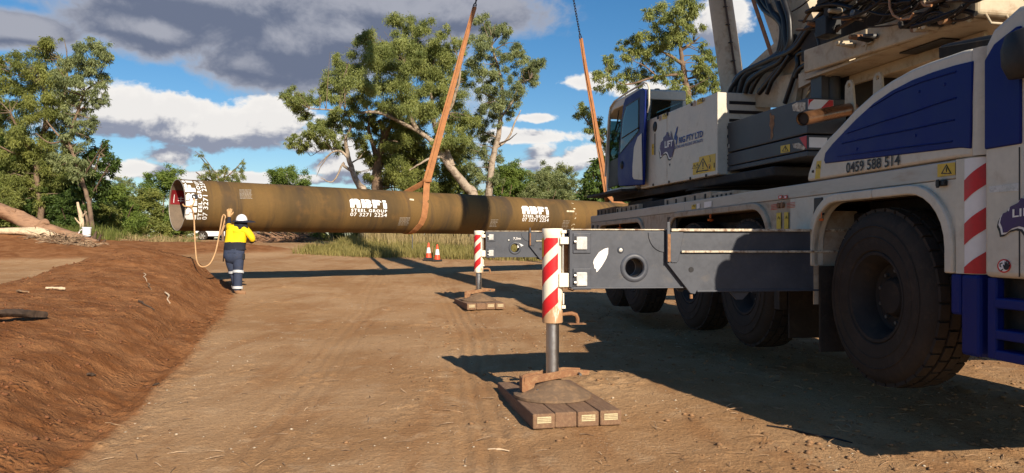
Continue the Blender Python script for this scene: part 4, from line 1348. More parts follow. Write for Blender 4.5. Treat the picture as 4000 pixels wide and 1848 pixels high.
# lifting post with its cap, lugs
pp = S.loc(at(3247, 330, 9.35))
MB(CS).tube([(pp.x, pp.y, 3.31), (pp.x, pp.y, 3.72)], 0.105, 20).box(pp.x - 0.2, pp.x - 0.106, pp.y - 0.1, pp.y + 0.12, 3.31, 3.62).build('lifting_post', 'ballast', crane, smooth=40)
MB(CS).lathe([(0, 3.70), (0.125, 3.70), (0.13, 3.84), (0.17, 3.86), (0.17, 3.92), (0, 3.92)], (pp.x, pp.y, 0), 'z', 24).build('post_cap', 'cream', crane, smooth=35)
MB(CS).box(pp.x + 0.14, pp.x + 0.9, pp.y - 0.15, pp.y + 0.2, 3.05, 3.68).build('ballast_cylinder_housing', 'dark', crane, bevel=0.02)
for px, Yd in ((3432, 8.3), (3320, 8.7)):
    q = S.loc(at(px, 330, Yd))
    MB(CS).prism(holed([(q.y - 0.10, 3.05), (q.y + 0.08, 3.05), (q.y + 0.07, 3.38), (q.y + 0.03, 3.43), (q.y - 0.03, 3.43), (q.y - 0.06, 3.38)], (q.y, 3.37), 0.025, 12), 'x', q.x - 0.015, q.x + 0.015).build('lifting_lug', 'cream', crane, bevel=0.004)
MB(CS).box(-0.34, 0.4, -3.5, -2.95, 2.95, 3.06).build('ballast_plate', 'cream', crane, bevel=0.01)

# side plates of the slewing frame
for sx_ in (-0.43, 0.40):
    pl = side_poly(S, [(2806, 366), (2988, 198), (3092, 112), (3168, 84), (3260, 70), (3330, 120), (3300, 260), (3180, 300), (3130, 420), (3000, 420), (2900, 420)], -0.43)
    MB(CS).prism(pl, 'x', sx_, sx_ + 0.035).build('slewing_frame_plate', 'cream', crane, bevel=0.006)
y, z = S.side(3102, 162, -0.43)
MB(CS).lathe([(0, -0.05), (0.05, -0.05), (0.055, -0.03), (0.09, -0.03), (0.095, 0)], (-0.43, y, z), 'x', 24).build('boom_foot_pin', 'dark', crane, smooth=40)
MB(CS).prism(side_poly(S, [(3040, 300), (3130, 285), (3110, 420), (3040, 420)], -0.50), 'x', -0.52, -0.45).build('frame_web', 'cream', crane)
MB(CS).prism(side_poly(S, [(3130, 290), (3250, 240), (3330, 190), (3330, 260), (3180, 320), (3130, 345)], -0.56), 'x', -0.60, -0.52).build('frame_web', 'cream', crane)
# rear platform: side beam, underside, end box
by0, by1 = -5.29, -2.75
MB(CS).prism([(by0, 3.57), (by0 + 0.02, 3.86), (-4.2, 3.88), (by1, 3.94), (by1, 3.66)], 'x', -0.76, -0.70).build('platform_beam', 'cream', crane, bevel=0.02)
MB(CS).box(-0.69, 1.9, by0 + 0.0, by1 + 0.1, 3.60, 3.63).build('platform_floor', 'cream', crane)
MB(CS).box(-0.76, 1.9, by0 - 0.12, by0 - 0.01, 3.60, 4.20).build('platform_end', 'cream', crane, bevel=0.05, segs=4)
MB(CS).box(-0.5, 1.2, -4.7, -4.1, 3.585, 3.597).build('floor_opening', 'ink', crane)
for xa in (-0.3, 0.5):
    MB(CS).box(xa, xa + 0.05, by0 + 0.3, by1, 3.48, 3.595).build('floor_rib', 'cream', crane)
MB(CS).tube([(-0.66, by0 - 0.10, 3.62), (-0.66, by0 - 0.16, 3.52), (-0.44, by0 - 0.16, 3.52), (-0.44, by0 - 0.10, 3.62)], 0.012, 8).build('grab_handle', 'cream', crane, smooth=50)
MB(CS).box(-0.80, -0.775, by0 + 1.25, by0 + 1.40, 3.70, 3.76).tube([(-0.80, by0 + 1.32, 3.64), (-0.80, by0 + 1.32, 3.86)], 0.012, 6).build('roller_bracket', 'cream', crane)
# winch and blocks over the platform
MB(CS).lathe([(0, -0.45), (0.42, -0.45), (0.42, -0.40), (0.28, -0.39), (0.28, 0.39), (0.42, 0.40), (0.42, 0.45), (0, 0.45)], (0.55, -3.3, 4.45), 'x', 28).build('winch_drum', 'dark', crane, smooth=35)
for q in range(16):
    yy_ = random.uniform(-5.0, -3.3)
    zz_ = random.uniform(4.0, 4.6)
    s1, s2, s3 = (random.uniform(0.03, 0.12) for _ in range(3))
    MB(CS).box(-0.86 - s1, -0.74, yy_ - s2, yy_ + s2, zz_ - s3, zz_ + s3).build('valve_block', random.choice(['dark', 'dark', 'black', 'steel_dark', 'dark']), crane, bevel=0.008)
MB(CS).box(0.10, 0.8, -4.9, -2.4, 4.05, 4.9).build('winch_frame', 'dark', crane, bevel=0.03)

MB(CS).box(-0.60, -0.54, -5.1, -2.45, 3.88, 4.24).build('machinery_panel', 'dark', crane, bevel=0.01)
# luffing cylinder and boom
la, lb = Vector((0, 0.18, 3.25)), Vector((0, 2.41, 11.3))
lu = MB(CS).tube([la, la.lerp(lb, 0.62)], 0.195, 28).build('luffing_cylinder', 'cream', crane, smooth=40)
MB(CS).tube([la.lerp(lb, 0.62), lb], 0.13, 20).build('luffing_rod', 'chrome', lu, smooth=40)
off = Vector((-0.05, -0.21, 0.03))
MB(CS).tube([la.lerp(lb, t) + off + Vector((0.01 * math.sin(9 * t), 0, 0)) for t in (0.10, 0.14, 0.2, 0.28, 0.36, 0.45)], 0.018, 8).build('feed_pipe', 'hose_brown', lu, smooth=50)
for t in (0.12, 0.16, 0.20, 0.24, 0.28):
    p = la.lerp(lb, t) + off
    MB(CS).box(p.x - 0.03, p.x + 0.03, p.y - 0.02, p.y + 0.04, p.z - 0.006, p.z + 0.006).build('pipe_clip', 'black', lu)
bf, bt = Vector((0, -1.97, 4.27)), Vector((0, 12.0, 30.0))
bd = (bt - bf).normalized()
bn = Vector((0, bd.z, -bd.y))              # towards the underside


def boom_sec(name, t0, t1, w, h, m, parent=crane):
    vs = []
    for t in (t0, t1):
        p = bf + bd * t
        for sx_, q in ((-w, -h), (w, -h), (w, h * 0.72), (w * 0.6, h), (-w * 0.6, h), (-w, h * 0.72)):
            vs.append(p + Vector((sx_, 0, 0)) + bn * q)
    return MB(CS).add(vs, [tuple(range(5, -1, -1)), tuple(range(6, 12))] + [(i, (i + 1) % 6, 6 + (i + 1) % 6, 6 + i) for i in range(6)]).build(name, m, parent)


Lb = (bt - bf).length
bm_ = boom_sec('boom', -0.25, 12.0, 0.42, 0.50, 'cream')
boom_sec('boom_section', 12.0, 20.0, 0.36, 0.43, 'cream', bm_)
boom_sec('boom_section', 20.0, Lb, 0.31, 0.37, 'cream', bm_)
for sx_ in (-0.435, 0.42):
    p0, p1 = bf + bd * 0.1 + bn * 0.50, bf + bd * 12 + bn * 0.50
    MB(CS).add([p0 + Vector((sx_, 0, 0)), p1 + Vector((sx_, 0, 0)), p1 + Vector((sx_ + 0.015, 0, 0)), p0 + Vector((sx_ + 0.015, 0, 0)),
                p0 + Vector((sx_, 0, 0)) - bn * 0.07, p1 + Vector((sx_, 0, 0)) - bn * 0.07, p1 + Vector((sx_ + 0.015, 0, 0)) - bn * 0.07, p0 + Vector((sx_ + 0.015, 0, 0)) - bn * 0.07],
               [(0, 1, 2, 3), (4, 7, 6, 5), (0, 4, 5, 1), (3, 2, 6, 7), (0, 3, 7, 4), (1, 5, 6, 2)]).build('boom_edge', 'rust', bm_)
MB(CS).tube([bt + Vector((-0.3, 0, 0)), bt + Vector((0.3, 0, 0))], 0.35, 20).build('boom_head_sheave', 'dark', bm_)

# hoses: traced runs over the slewing frame plate
HOSES = [
    [(600, -60), (700, 110), (830, 200), (900, 290), (905, 420), (880, 560), (840, 640), (640, 760), (480, 830), (370, 920), (320, 1080)],
    [(720, -60), (790, 130), (860, 220), (930, 330), (930, 560), (860, 650), (700, 740), (520, 830), (400, 930), (360, 1080)],
    [(830, -60), (890, 110), (930, 220), (950, 400), (960, 560), (900, 660), (760, 760), (600, 800), (470, 900), (410, 1080)],
    [(910, -60), (960, 100), (990, 220), (1000, 380), (990, 520), (900, 700), (760, 780), (640, 850), (520, 960), (480, 1080)],
    [(1720, -40), (1500, 150), (1280, 280), (1180, 400), (1080, 540), (960, 620), (800, 680), (600, 770), (450, 850), (330, 1010), (300, 1080)],
    [(1800, 40), (1560, 230), (1340, 400), (1180, 520), (1060, 610), (900, 760), (800, 880), (640, 1080)],
    [(1560, 470), (1380, 560), (1200, 590), (1090, 640), (1090, 760), (1040, 900), (940, 1200)],
    [(1330, 600), (1240, 640), (1225, 720), (1110, 800), (1060, 900)],
    [(1400, 120), (1280, 250), (1150, 380), (1040, 540), (880, 640), (700, 720), (560, 800), (440, 930), (400, 1080)],
    [(1000, 640), (880, 820), (790, 940), (730, 1090)],
    [(1450, 200), (1320, 300), (1200, 440), (1100, 560), (980, 660), (850, 780), (700, 830), (600, 960), (540, 1080)],
    [(640, -60), (740, 90), (850, 180), (915, 300), (915, 480), (870, 620), (760, 700), (560, 790), (430, 880), (340, 1080)],
    [(1310, 380), (1350, 520), (1330, 640), (1270, 760)],
]
for k, h in enumerate(HOSES):
    pts = []
    for a, b in h:
        px, py = 2750 + a / 2.975, b / 2.975
        y, z = S.side(px, py, -0.56 - 0.012 * (k % 5))
        pts.append(Vector((-0.56 - 0.012 * (k % 5), y, z)))
    fine = []
    for i in range(len(pts) - 1):
        p0, p1, p2, p3 = pts[max(i - 1, 0)], pts[i], pts[i + 1], pts[min(i + 2, len(pts) - 1)]
        for t in (0, 0.25, 0.5, 0.75):
            fine.append(0.5 * ((2 * p1) + (-p0 + p2) * t + (2 * p0 - 5 * p1 + 4 * p2 - p3) * t * t + (-p0 + 3 * p1 - 3 * p2 + p3) * t ** 3))
    fine.append(pts[-1])
    MB(CS).tube(fine, 0.040 if k < 6 else 0.032, 8).build('hydraulic_hose', 'hose', crane, smooth=60)
for k in range(80):
    px0, py0 = random.uniform(3080, 3760), random.uniform(-60, 130)
    py0 = min(py0, 250 - (px0 - 3080) * 0.30)
    L, an = random.uniform(90, 260), random.uniform(-0.75, -0.05)
    sg = random.uniform(4, 34) * random.choice([-1, 1, 1])
    xx = -0.80 - random.uniform(0, 0.14)
    pts = [(xx, *S.side(px0 + L * t * math.cos(an), py0 + L * t * math.sin(an) + sg * math.sin(math.pi * t), xx)) for t in [i / 8 for i in range(9)]]
    MB(CS).tube(pts, random.choice([0.010, 0.014, 0.018, 0.024]), 6).build('hydraulic_hose', 'hose' if k % 5 < 3 else ('orange_hose' if k % 11 == 0 else 'hose_brown'), crane, smooth=60)
for pix in ([(3474, 0), (3476, 30), (3490, 60), (3520, 76), (3555, 72), (3570, 52)], [(3600, 8), (3612, 22), (3640, 22)]):
    MB(CS).tube([(-0.95, *S.side(a, b, -0.95)) for a, b in pix], 0.012, 8).build('hydraulic_hose', 'orange_hose', crane, smooth=60)
for k in range(22):
    px, py = random.uniform(3170, 3780), random.uniform(0, 200)
    py = min(py, 240 - (px - 3170) * 0.28)
    xx = -0.78
    y, z = S.side(px, py, xx)
    MB(CS).lathe([(0, -0.16), (random.uniform(0.012, 0.04), -0.15), (random.uniform(0.015, 0.045), 0)], (xx, y, z), 'x', 10).build('fitting', random.choice(['dark', 'rust', 'steel_dark', 'dark', 'cream']), crane, smooth=40)
for k in range(3):
    z = 3.98 + 0.05 * k
    MB(CS).tube([(-0.7, by0 - 0.15, z), (0.1, by0 - 0.16, z - 0.02), (1.6, by0 - 0.15, z)], 0.012, 6).build('cable', 'hose', crane)
MB(CS).box(-0.62, -0.5, by0 - 0.2, by0 - 0.125, 3.93, 4.12).box(-0.36, -0.28, by0 - 0.2, by0 - 0.125, 3.9, 4.16).build('junction_box', 'cream', crane, bevel=0.01)
MB(CS).box(0.1, 0.5, by0 - 0.2, by0 - 0.125, 4.02, 4.10).build('cable_tray', 'steel_dark', crane, bevel=0.01)

# --- timber mats under the floats
def mats(center, z, ang, labels, group):
    for k in range(4):
        w = 0.197
        xo = (k - 1.5) * 0.202
        t = empty('timber_block', (0, 0, 0))
        L0, L1 = -0.76 - random.uniform(0, 0.03), 0.78 + random.uniform(0, 0.05)
        b = MB().box(xo - w / 2, xo + w / 2, L0, L1, -0.02, 0.112 + random.uniform(-0.003, 0.002)).build('block_body', 'timber', t, bevel=0.012)
        if k != 1:
            MB().box(xo - 0.062, xo + 0.062, L0 - 0.004, L0 - 0.0005, 0.03, 0.085).build('end_plate', 'tag', t)
            for q in range(3):
                MB().box(xo - 0.058, xo + 0.058, L0 - 0.006, L0 - 0.0042, 0.042 + 0.014 * q, 0.046 + 0.014 * q).build('plate_groove', 'timber', t)
        t.location = (center.x, center.y, z)
        t.rotation_euler = (rad(random.uniform(-0.3, 0.3)), 0, ang)
        tag(t, labels[k], 'timber', group)


mats(jack1 + Vector((0.02, 0.05, 0)), GZN, rad(12), [
    'outer edge hardwood block under the float of the jack beside the worn white patch',
    'hardwood block without end plate under the float of the jack with worn white patch',
    'plated hardwood block third from the outer edge under the worn patch jack',
    'plated hardwood block nearest the tyres under the jack with worn white patch'], 'timber blocks under the outrigger floats')
mats(jack2 + Vector((0.0, 0.0, 0)), GZF, rad(14), [
    'dusty hardwood block at the outer edge of the mat under the jack marked 7,5m',
    'hardwood block without end plate under the float of the jack marked 7,5m',
    'plated hardwood block third from the outer edge under the jack marked 7,5m',
    'plated hardwood block nearest the tyres under the jack marked 7,5m'], 'timber blocks under the outrigger floats')
# ------------------------------------------------------------------ deck box that hides the pipe's far run
MB().prism(side_poly(C, [(2501, 797), (2562, 789), (2562, 835), (2501, 835)], 0.5), 'x', 0.5, 1.6).build('deck_box', 'dark', crane, bevel=0.01)

# ------------------------------------------------------------------ steel pipe
PF = Frame((-7.90, 18.10), -49.2)
PZ, PR, PL = 2.50, 0.61, 22.6
pipe = empty('steel_pipe', (PF.o[0], PF.o[1], 0), PF.ang)
tag(pipe, 'long rusty brown steel pipe with white stencilled lettering hanging level in slings', 'pipe')


def hit(px, py):
    """(metres along the pipe, angle) where the line of sight meets the pipe's skin"""
    o = PF.loc((0, 0, EYE))
    d = PF.m.to_3x3().inverted() @ Vector(((px - 2000) / FOC, 1, (HOR - py) / FOC))
    ox, oz, dx, dz = o.x, o.z - PZ, d.x, d.z
    a, b, c = dx * dx + dz * dz, 2 * (ox * dx + oz * dz), ox * ox + oz * oz - PR * PR
    D = b * b - 4 * a * c
    t = (-b - math.sqrt(max(D, 0))) / (2 * a)
    return o.y + t * d.y, math.atan2(oz + t * dz, ox + t * dx)


def skin(y, th, off=0.0):
    return ((PR + off) * math.cos(th), y, PZ + (PR + off) * math.sin(th))


def pipe_mat():
    m = bpy.data.materials.new('rusty pipe steel')
    m.use_nodes = True
    nt = NT(m.node_tree)
    b = nt.n['Principled BSDF']
    tc = nt.node('ShaderNodeTexCoord')
    P = tc.outputs['Object']
    ringv = nt.vmath('MULTIPLY', P, (0.16, 1.0, 0.16))
    r1 = nt.noise(ringv, 0.75, 5, 0.6, 0.3)
    r2 = nt.noise(ringv, 3.2, 4, 0.6, 0.5)
    n1 = nt.noise(P, 2.2, 8, 0.65)
    n2 = nt.noise(P, 26, 5, 0.7)
    c = nt.mix(nt.ramp(r1, 0.38, 0.62), (0.074, 0.048, 0.020, 1), (0.150, 0.088, 0.028, 1))
    c = nt.mix(nt.math('MULTIPLY', nt.ramp(r2, 0.50, 0.68), 0.7), c, (0.050, 0.036, 0.024, 1))
    c = nt.mix(nt.math('MULTIPLY', nt.ramp(n1, 0.50, 0.72), 0.45), c, (0.185, 0.098, 0.030, 1))
    c = nt.mix(nt.math('MULTIPLY', nt.ramp(n2, 0.45, 0.75), 0.3), c, (0.075, 0.040, 0.017, 1))
    nt.put(b.inputs['Base Color'], c)
    b.inputs['Roughness'].default_value = 0.78
    b.inputs['Specular IOR Level'].default_value = 0.25
    bp = nt.node('ShaderNodeBump')
    bp.inputs['Strength'].default_value = 0.12
    nt.put(bp.inputs['Height'], n2)
    nt.l.new(bp.outputs[0], b.inputs['Normal'])
    return m


M['pipe'] = pipe_mat()
M['pipe_inside'] = mat('pipe inside', (0.16, 0.12, 0.085), 0.85, dirt=(0.10, 0.07, 0.045), amt=0.4)
M['pipe_red'] = mat('red pipe lining', (0.20, 0.008, 0.012), 0.7)
n = 72
MB().lathe([(PR, 0.006), (PR, PL)], (0, 0, PZ), 'y', n).build('shell', 'pipe', pipe, smooth=60)
MB().lathe([(PR - 0.016, PL), (PR - 0.016, 0.006)], (0, 0, PZ), 'y', n).build('bore', 'pipe_inside', pipe, smooth=60)
MB().lathe([(PR, 0.006), (PR - 0.004, 0.0), (PR - 0.013, 0.0), (PR - 0.016, 0.006)], (0, 0, PZ), 'y', n).build('cut_rim', 'band', pipe, smooth=40)
MB().lathe([(PR, PL), (PR - 0.016, PL)], (0, 0, PZ), 'y', n).build('cut_rim', 'pipe_inside', pipe)
for px in (1075, 1212, 1625, 2035, 2225):
    y = hit(px, 830)[0]
    MB().lathe([(PR + 0.0005, y - 0.012), (PR + 0.005, y - 0.004), (PR + 0.005, y + 0.004), (PR + 0.0005, y + 0.012)], (0, 0, PZ), 'y', n).build('weld_seam', 'pipe', pipe, smooth=60)
# red patch on the inside
vs, fs = [], []
for k in range(9):
    th = rad(lerp(140, 176, k / 8))
    for y in (0.03, 0.50):
        vs.append(((PR - 0.021) * math.cos(th), y, PZ + (PR - 0.021) * math.sin(th)))
for k in range(8):
    fs.append((2 * k, 2 * k + 1, 2 * k + 3, 2 * k + 2))
MB().add(vs, fs).build('red_lining_patch', 'pipe_red', pipe, smooth=60, recalc=False)
for y0, y1, a0, a1 in ((0.10, 0.115, 152, 172), (0.42, 0.435, 152, 172), (0.20, 0.34, 160, 161.5), (0.20, 0.34, 166, 167.5), (0.26, 0.275, 157, 170)):
    MB().add([((PR - 0.025) * math.cos(rad(a)), y, PZ + (PR - 0.025) * math.sin(rad(a))) for a in (a0, (a0 + a1) / 2, a1) for y in (y0, y1)], [(0, 1, 3, 2), (2, 3, 5, 4)]).build('paint_stroke', 'stencil', pipe, recalc=False)

ABFI = [[(275, 600), (250, 375), (315, 330), (365, 330), (385, 420), (445, 430), (445, 505), (400, 510), (405, 600)],
        [(385, 330), (500, 330), (580, 385), (605, 605), (475, 600), (455, 420), (400, 410)],
        [(615, 340), (735, 345), (755, 440), (815, 445), (825, 510), (770, 515), (775, 608), (650, 608)],
        [(757, 345), (880, 350), (945, 405), (950, 440), (925, 480), (970, 520), (965, 555), (910, 618), (795, 615), (785, 530), (838, 530), (825, 430), (775, 425)],
        [(978, 355), (1105, 360), (1118, 450), (1225, 460), (1235, 530), (1130, 530), (1140, 620), (1015, 620)],
        [(1120, 362), (1230, 368), (1305, 440), (1130, 438)],
        [(1320, 370), (1440, 372), (1452, 440), (1340, 442)],
        [(1340, 462), (1465, 465), (1478, 635), (1358, 630)]]


def unslant(p):
    y = p[1] - (p[0] - 250) * 0.032
    return (p[0] - 0.10 * (y - 330) - 250) / 1203.0, 1 - (y - 328) / 268.0


ABFI = [[unslant(p) for p in poly] for poly in ABFI]


def on_skin(name, vs, fs, fn, m='stencil', off=0.003, body=None):
    """bend a flat unit-box shape onto the pipe; fn(u, v) -> (along, angle)"""
    if body:
        for wv, wf in words_of(vs, fs, body):
            on_skin(name, wv, wf, fn, m, off)
        return
    bm = bmesh.new()
    bv = [bm.verts.new((u, v, 0)) for u, v in vs]
    for f in fs:
        try:
            bm.faces.new([bv[i] for i in f])
        except ValueError:
            pass
    bmesh.ops.triangulate(bm, faces=bm.faces[:])
    for ax in (0, 1):
        for k in range(1, 24):
            c = [0, 0, 0]
            c[ax] = k / 24
            nn = [0, 0, 0]
            nn[ax] = 1
            bmesh.ops.bisect_plane(bm, geom=bm.verts[:] + bm.edges[:] + bm.faces[:], plane_co=c, plane_no=nn)
    for v in bm.verts:
        v.co = skin(*fn(v.co.x, v.co.y), off)
    me = bpy.data.meshes.new(name)
    bm.to_mesh(me)
    bm.free()
    me.materials.append(M[m])
    ob = bpy.data.objects.new(name, me)
    col.objects.link(ob)
    ob.parent = pipe
    return ob


def polys(ps):
    vs, fs = [], []
    for p in ps:
        fs.append(tuple(range(len(vs), len(vs) + len(p))))
        vs += p
    return vs, fs


def logo(px0, px1, rows):
    """rows: pixel rows at the left edge: emblem top, bottom, name top, bottom, number top, bottom"""
    mid = (px0 + px1) / 2
    y0, y1 = hit(px0, rows[3])[0], hit(px1, rows[3])[0]
    th = [hit(mid, r)[1] for r in rows]
    vs, fs = polys(ABFI)
    on_skin('stencil_emblem', vs, fs, lambda u, v: (lerp(y0, y1, u), lerp(th[1], th[0], v)))
    vs, fs = text2d('STEEL GROUP', 0.03, 1.25)
    on_skin('stencil_lettering', vs, fs, lambda u, v: (lerp(y0 + 0.02, y1, u), lerp(th[3], th[2], v)), body='STEEL GROUP')
    vs, fs = text2d('07 3271 2254', 0.01, 1.08)
    on_skin('stencil_lettering', vs, fs, lambda u, v: (lerp(y0, y1, u), lerp(th[5], th[4], v)), body='07 3271 2254')


logo(1369, 1512, (780, 813, 817, 829, 832, 846))
logo(2041, 2144, (807, 837, 840, 850, 852, 866))
# the same stencil turned on end beside the cut
ta, tb_ = hit(745, 857)[1], hit(745, 707)[1]
vs, fs = polys(ABFI)
on_skin('stencil_emblem', vs, fs, lambda u, v: (lerp(hit(770, 800)[0], hit(727, 800)[0], v), lerp(ta, tb_, u)))
vs, fs = text2d('STEEL GROUP', 0.03, 1.25)
on_skin('stencil_lettering', vs, fs, lambda u, v: (lerp(hit(790, 800)[0], hit(775, 800)[0], v), lerp(ta, tb_ - 0.03, u)), body='STEEL GROUP')
vs, fs = text2d('07 3271 2254', 0.01, 1.08)
on_skin('stencil_lettering', vs, fs, lambda u, v: (lerp(hit(813, 800)[0], hit(794, 800)[0], v), lerp(ta, tb_ - 0.03, u)), body='07 3271 2254')
# rows of small print, chalk marks, tag-line hole
for px0, px1, r0, r1, rowsn, m in ((934, 982, 741, 774, 8, 'band'), (1562, 1602, 850, 878, 7, 'band'), (1918, 1946, 858, 884, 6, 'band'), (2200, 2226, 862, 890, 6, 'band')):
    for k in range(rowsn):
        r = lerp(r0, r1, k / (rowsn - 1))
        sl = (r - r0) * (-0.25 if px0 > 1500 else 0.1)
        x = px0
        while x < px1 - 3:
            w = random.uniform(4, 11)
            ya, yb = hit(x + sl, r)[0], hit(min(px1, x + w) + sl, r)[0]
            t1, t2 = hit(x, r)[1], hit(x, r + 1.5)[1]
            MB().add([skin(ya, t1, 0.003), skin(yb, t1, 0.003), skin(yb, t2, 0.003), skin(ya, t2, 0.003)], [(0, 1, 2, 3)]).build('small_print', m, pipe, recalc=False)
            x += w + 1.5
for pts in ([(2232, 792), (2240, 795), (2247, 815), (2250, 835), (2250, 852), (2244, 856), (2243, 835), (2240, 815)], [(2214, 822), (2243, 823), (2243, 829), (2214, 828)], [(2232, 880), (2240, 874), (2246, 876), (2240, 892), (2232, 894)], [(1600, 776), (1618, 778), (1618, 784), (1600, 782)]):
    hp_ = [hit(*p) for p in pts]
    MB().add([skin(y, t, 0.003) for y, t in hp_], [tuple(range(len(hp_)))]).build('chalk_mark', 'chalk', pipe, recalc=False)
hy, ht = hit(761, 769)
MB().add([skin(hy + 0.075 * math.cos(a), ht + 0.065 / PR * math.sin(a), 0.005) for a in [2 * math.pi * k / 20 for k in range(20)]], [tuple(range(20))]).build('tag_line_hole', 'ink', pipe, recalc=False)


# ------------------------------------------------------------------ slings, chains, hook
def ribbon(mb, pts, wid, w, t=0.012):
    """flat strap through pts; wid: direction (or list) across the strap; w: width (or list)"""
    n_ = len(pts)
    vs, fs = [], []
    for i in range(n_):
        tg = (Vector(pts[min(i + 1, n_ - 1)]) - Vector(pts[max(i - 1, 0)])).normalized()
        wd = Vector(wid[i] if isinstance(wid, list) else wid)
        wd = (wd - tg * wd.dot(tg)).normalized()
        nn = tg.cross(wd).normalized()
        ww = (w[i] if isinstance(w, list) else w) / 2
        p = Vector(pts[i])
        for a, b in ((-1, -1), (1, -1), (1, 1), (-1, 1)):
            vs.append(p + wd * ww * a + nn * t / 2 * b)
    for i in range(n_ - 1):
        for k in range(4):
            fs.append((4 * i + k, 4 * i + (k + 1) % 4, 4 * i + 4 + (k + 1) % 4, 4 * i + 4 + k))
    fs += [(3, 2, 1, 0), tuple(4 * n_ - 4 + k for k in range(4))]
    mb.add(vs, fs)
    return mb


def on_axis(px, py, x=0.0):
    y, z = PF.side(px, py, x)
    return Vector((x, y, z))


HOOK = on_axis(2090, -828)
rootM = PF.m


def sling(choke_px, top_px, front, back_px, label):
    root = empty('lifting_sling', PF.o + (0,), PF.ang)
    tag(root, label, 'sling', 'orange slings carrying the pipe')
    ck = on_axis(*choke_px, 0.05)
    tp = on_axis(*top_px)
    n_ = 14
    lead = [ck.lerp(tp, k / n_) for k in range(n_ + 1)]
    wdir = Vector((0.45, 0.9, 0))
    MB_ = MB()
    ribbon(MB_, lead, wdir, [lerp(0.23, 0.12, (k / n_)) for k in range(n_ + 1)], 0.03)
    MB_.build('lead_strap', 'sling', root, bevel=0.006)
    # second ply, slightly turned
    ribbon(MB(), [p + Vector((0.03, 0.02 * math.sin(k), 0)) for k, p in enumerate(lead)], Vector((0.1, 1, 0.0)), [lerp(0.12, 0.09, k / n_) for k in range(n_ + 1)], 0.02).build('lead_strap', 'sling', root)
    pts = [ck]
    hs = [hit(*p) for p in front]
    for y, t in hs:
        pts.append(Vector(skin(y, t, 0.016)))
    dy = (hs[-1][0] - hs[0][0]) / (hs[0][1] - hs[-1][1])
    t, y = hs[-1][1], hs[-1][0]
    t_end = rad(-250)
    y_b = on_axis(*back_px, -0.2).y
    m_ = 16
    for k in range(1, m_ + 1):
        q = k / m_
        pts.append(Vector(skin(lerp(y + dy * 0.25 * math.sin(math.pi * q), y_b, q * q), lerp(t, t_end, q), 0.016)))
    pts.append(ck + Vector((-0.03, 0, -0.02)))
    sg = 1 if hs[-1][0] > hs[0][0] else -1
    wd = [Vector((0, 1, 0))] * len(pts)
    ribbon(MB(), pts, wd, 0.20, 0.014).build('choker_loop', 'sling', root, bevel=0.004)
    MB().lathe([(0.13, -0.05), (0.15, 0), (0.13, 0.05)], (ck.x, ck.y, ck.z), 'z', 12).build('choker_eye', 'sling', root, smooth=50)
    return tp


tp1 = sling((1668, 706), (1853, 28), [(1663, 768), (1661, 805), (1655, 848), (1642, 876), (1622, 897)], (1585, 747),
            'long orange webbing sling choked round the pipe beside the middle stencilled lettering')
tp2 = sling((2371, 757), (2268, 150), [(2400, 778), (2430, 793), (2462, 812), (2485, 835), (2500, 870)], (2374, 790),
            'thin orange webbing sling dropping to the pipe in front of the cab with blue door')


def link_mesh():
    L, W, r = 0.062, 0.026, 0.0105
    pts = []
    for k in range(17):
        a = 2 * math.pi * k / 16
        pts.append(Vector((W * math.cos(a), 0, (L - W) * (1 if math.sin(a) > 0 else -1) * (0 if abs(math.sin(a)) < 1e-6 else 1) + W * math.sin(a))))
    mb = MB().tube(pts, r, 6, cap=False)
    o = mb.build('chain_link', 'chain', None, smooth=60)
    return o


LINK = None
for tp, lab in ((tp1, 'dark steel chain above the sling beside the middle stencilled lettering'), (tp2, 'dark steel chain above the thin sling near the cab with blue door')):
    ch = empty('sling_chain', PF.o + (0,), PF.ang)
    tag(ch, lab, 'chain', 'chains between slings and hook')
    d = (HOOK - tp)
    nlk = int(d.length / 0.088)
    q0 = d.to_track_quat('Z', 'Y').to_matrix().to_4x4()
    for k in range(nlk):
        p = tp + d * ((k + 1.2) / (nlk + 1.2))
        if LINK is None:
            LINK = link_mesh()
            o = LINK
        else:
            o = LINK.copy()
            col.objects.link(o)
        o.parent = ch
        o.matrix_local = Matrix.Translation(p) @ q0 @ Matrix.Rotation(math.pi / 2 * (k % 2) + 0.4, 4, 'Z')
    # shackle at the sling's eye
    ring_ = [tp + d.normalized() * (0.05 + 0.085 * math.cos(a)) + Vector((0, 1, 0)) * 0.055 * math.sin(a) for a in [2 * math.pi * k / 16 for k in range(17)]]
    MB().tube(ring_, 0.016, 8, cap=False).build('shackle', 'chain', ch, smooth=60)

hk = C.loc(PF.m @ HOOK)
tip = CS @ bt
MB().box(hk.x - 0.25, hk.x + 0.25, hk.y - 0.12, hk.y + 0.12, hk.z + 0.5, hk.z + 1.3).tube([(hk.x, hk.y, hk.z + 0.5), (hk.x, hk.y, hk.z + 0.2), (hk.x + 0.1, hk.y, hk.z), (hk.x, hk.y, hk.z - 0.1), (hk.x - 0.1, hk.y, hk.z + 0.02)], 0.05, 8).build('hook_block', 'yellow', crane, bevel=0.03)
for sx_ in (-0.12, 0.12):
    MB().tube([(hk.x + sx_, hk.y, hk.z + 1.3), (tip.x + sx_, tip.y, tip.z)], 0.012, 6).build('hoist_rope', 'chain', crane)


# ------------------------------------------------------------------ worker
def ray_ground(px, py, y0=2.5, y1=60):
    """first ground point met by the line of sight through a pixel"""
    Y = np.linspace(y0, y1, 4000)
    X = (px - 2000) / FOC * Y
    Zr = EYE + (HOR - py) / FOC * Y
    Zg = land(X, Y, True)[0]
    i = int(np.argmax(Zr <= Zg))
    return Vector((X[i], Y[i], Zg[i]))


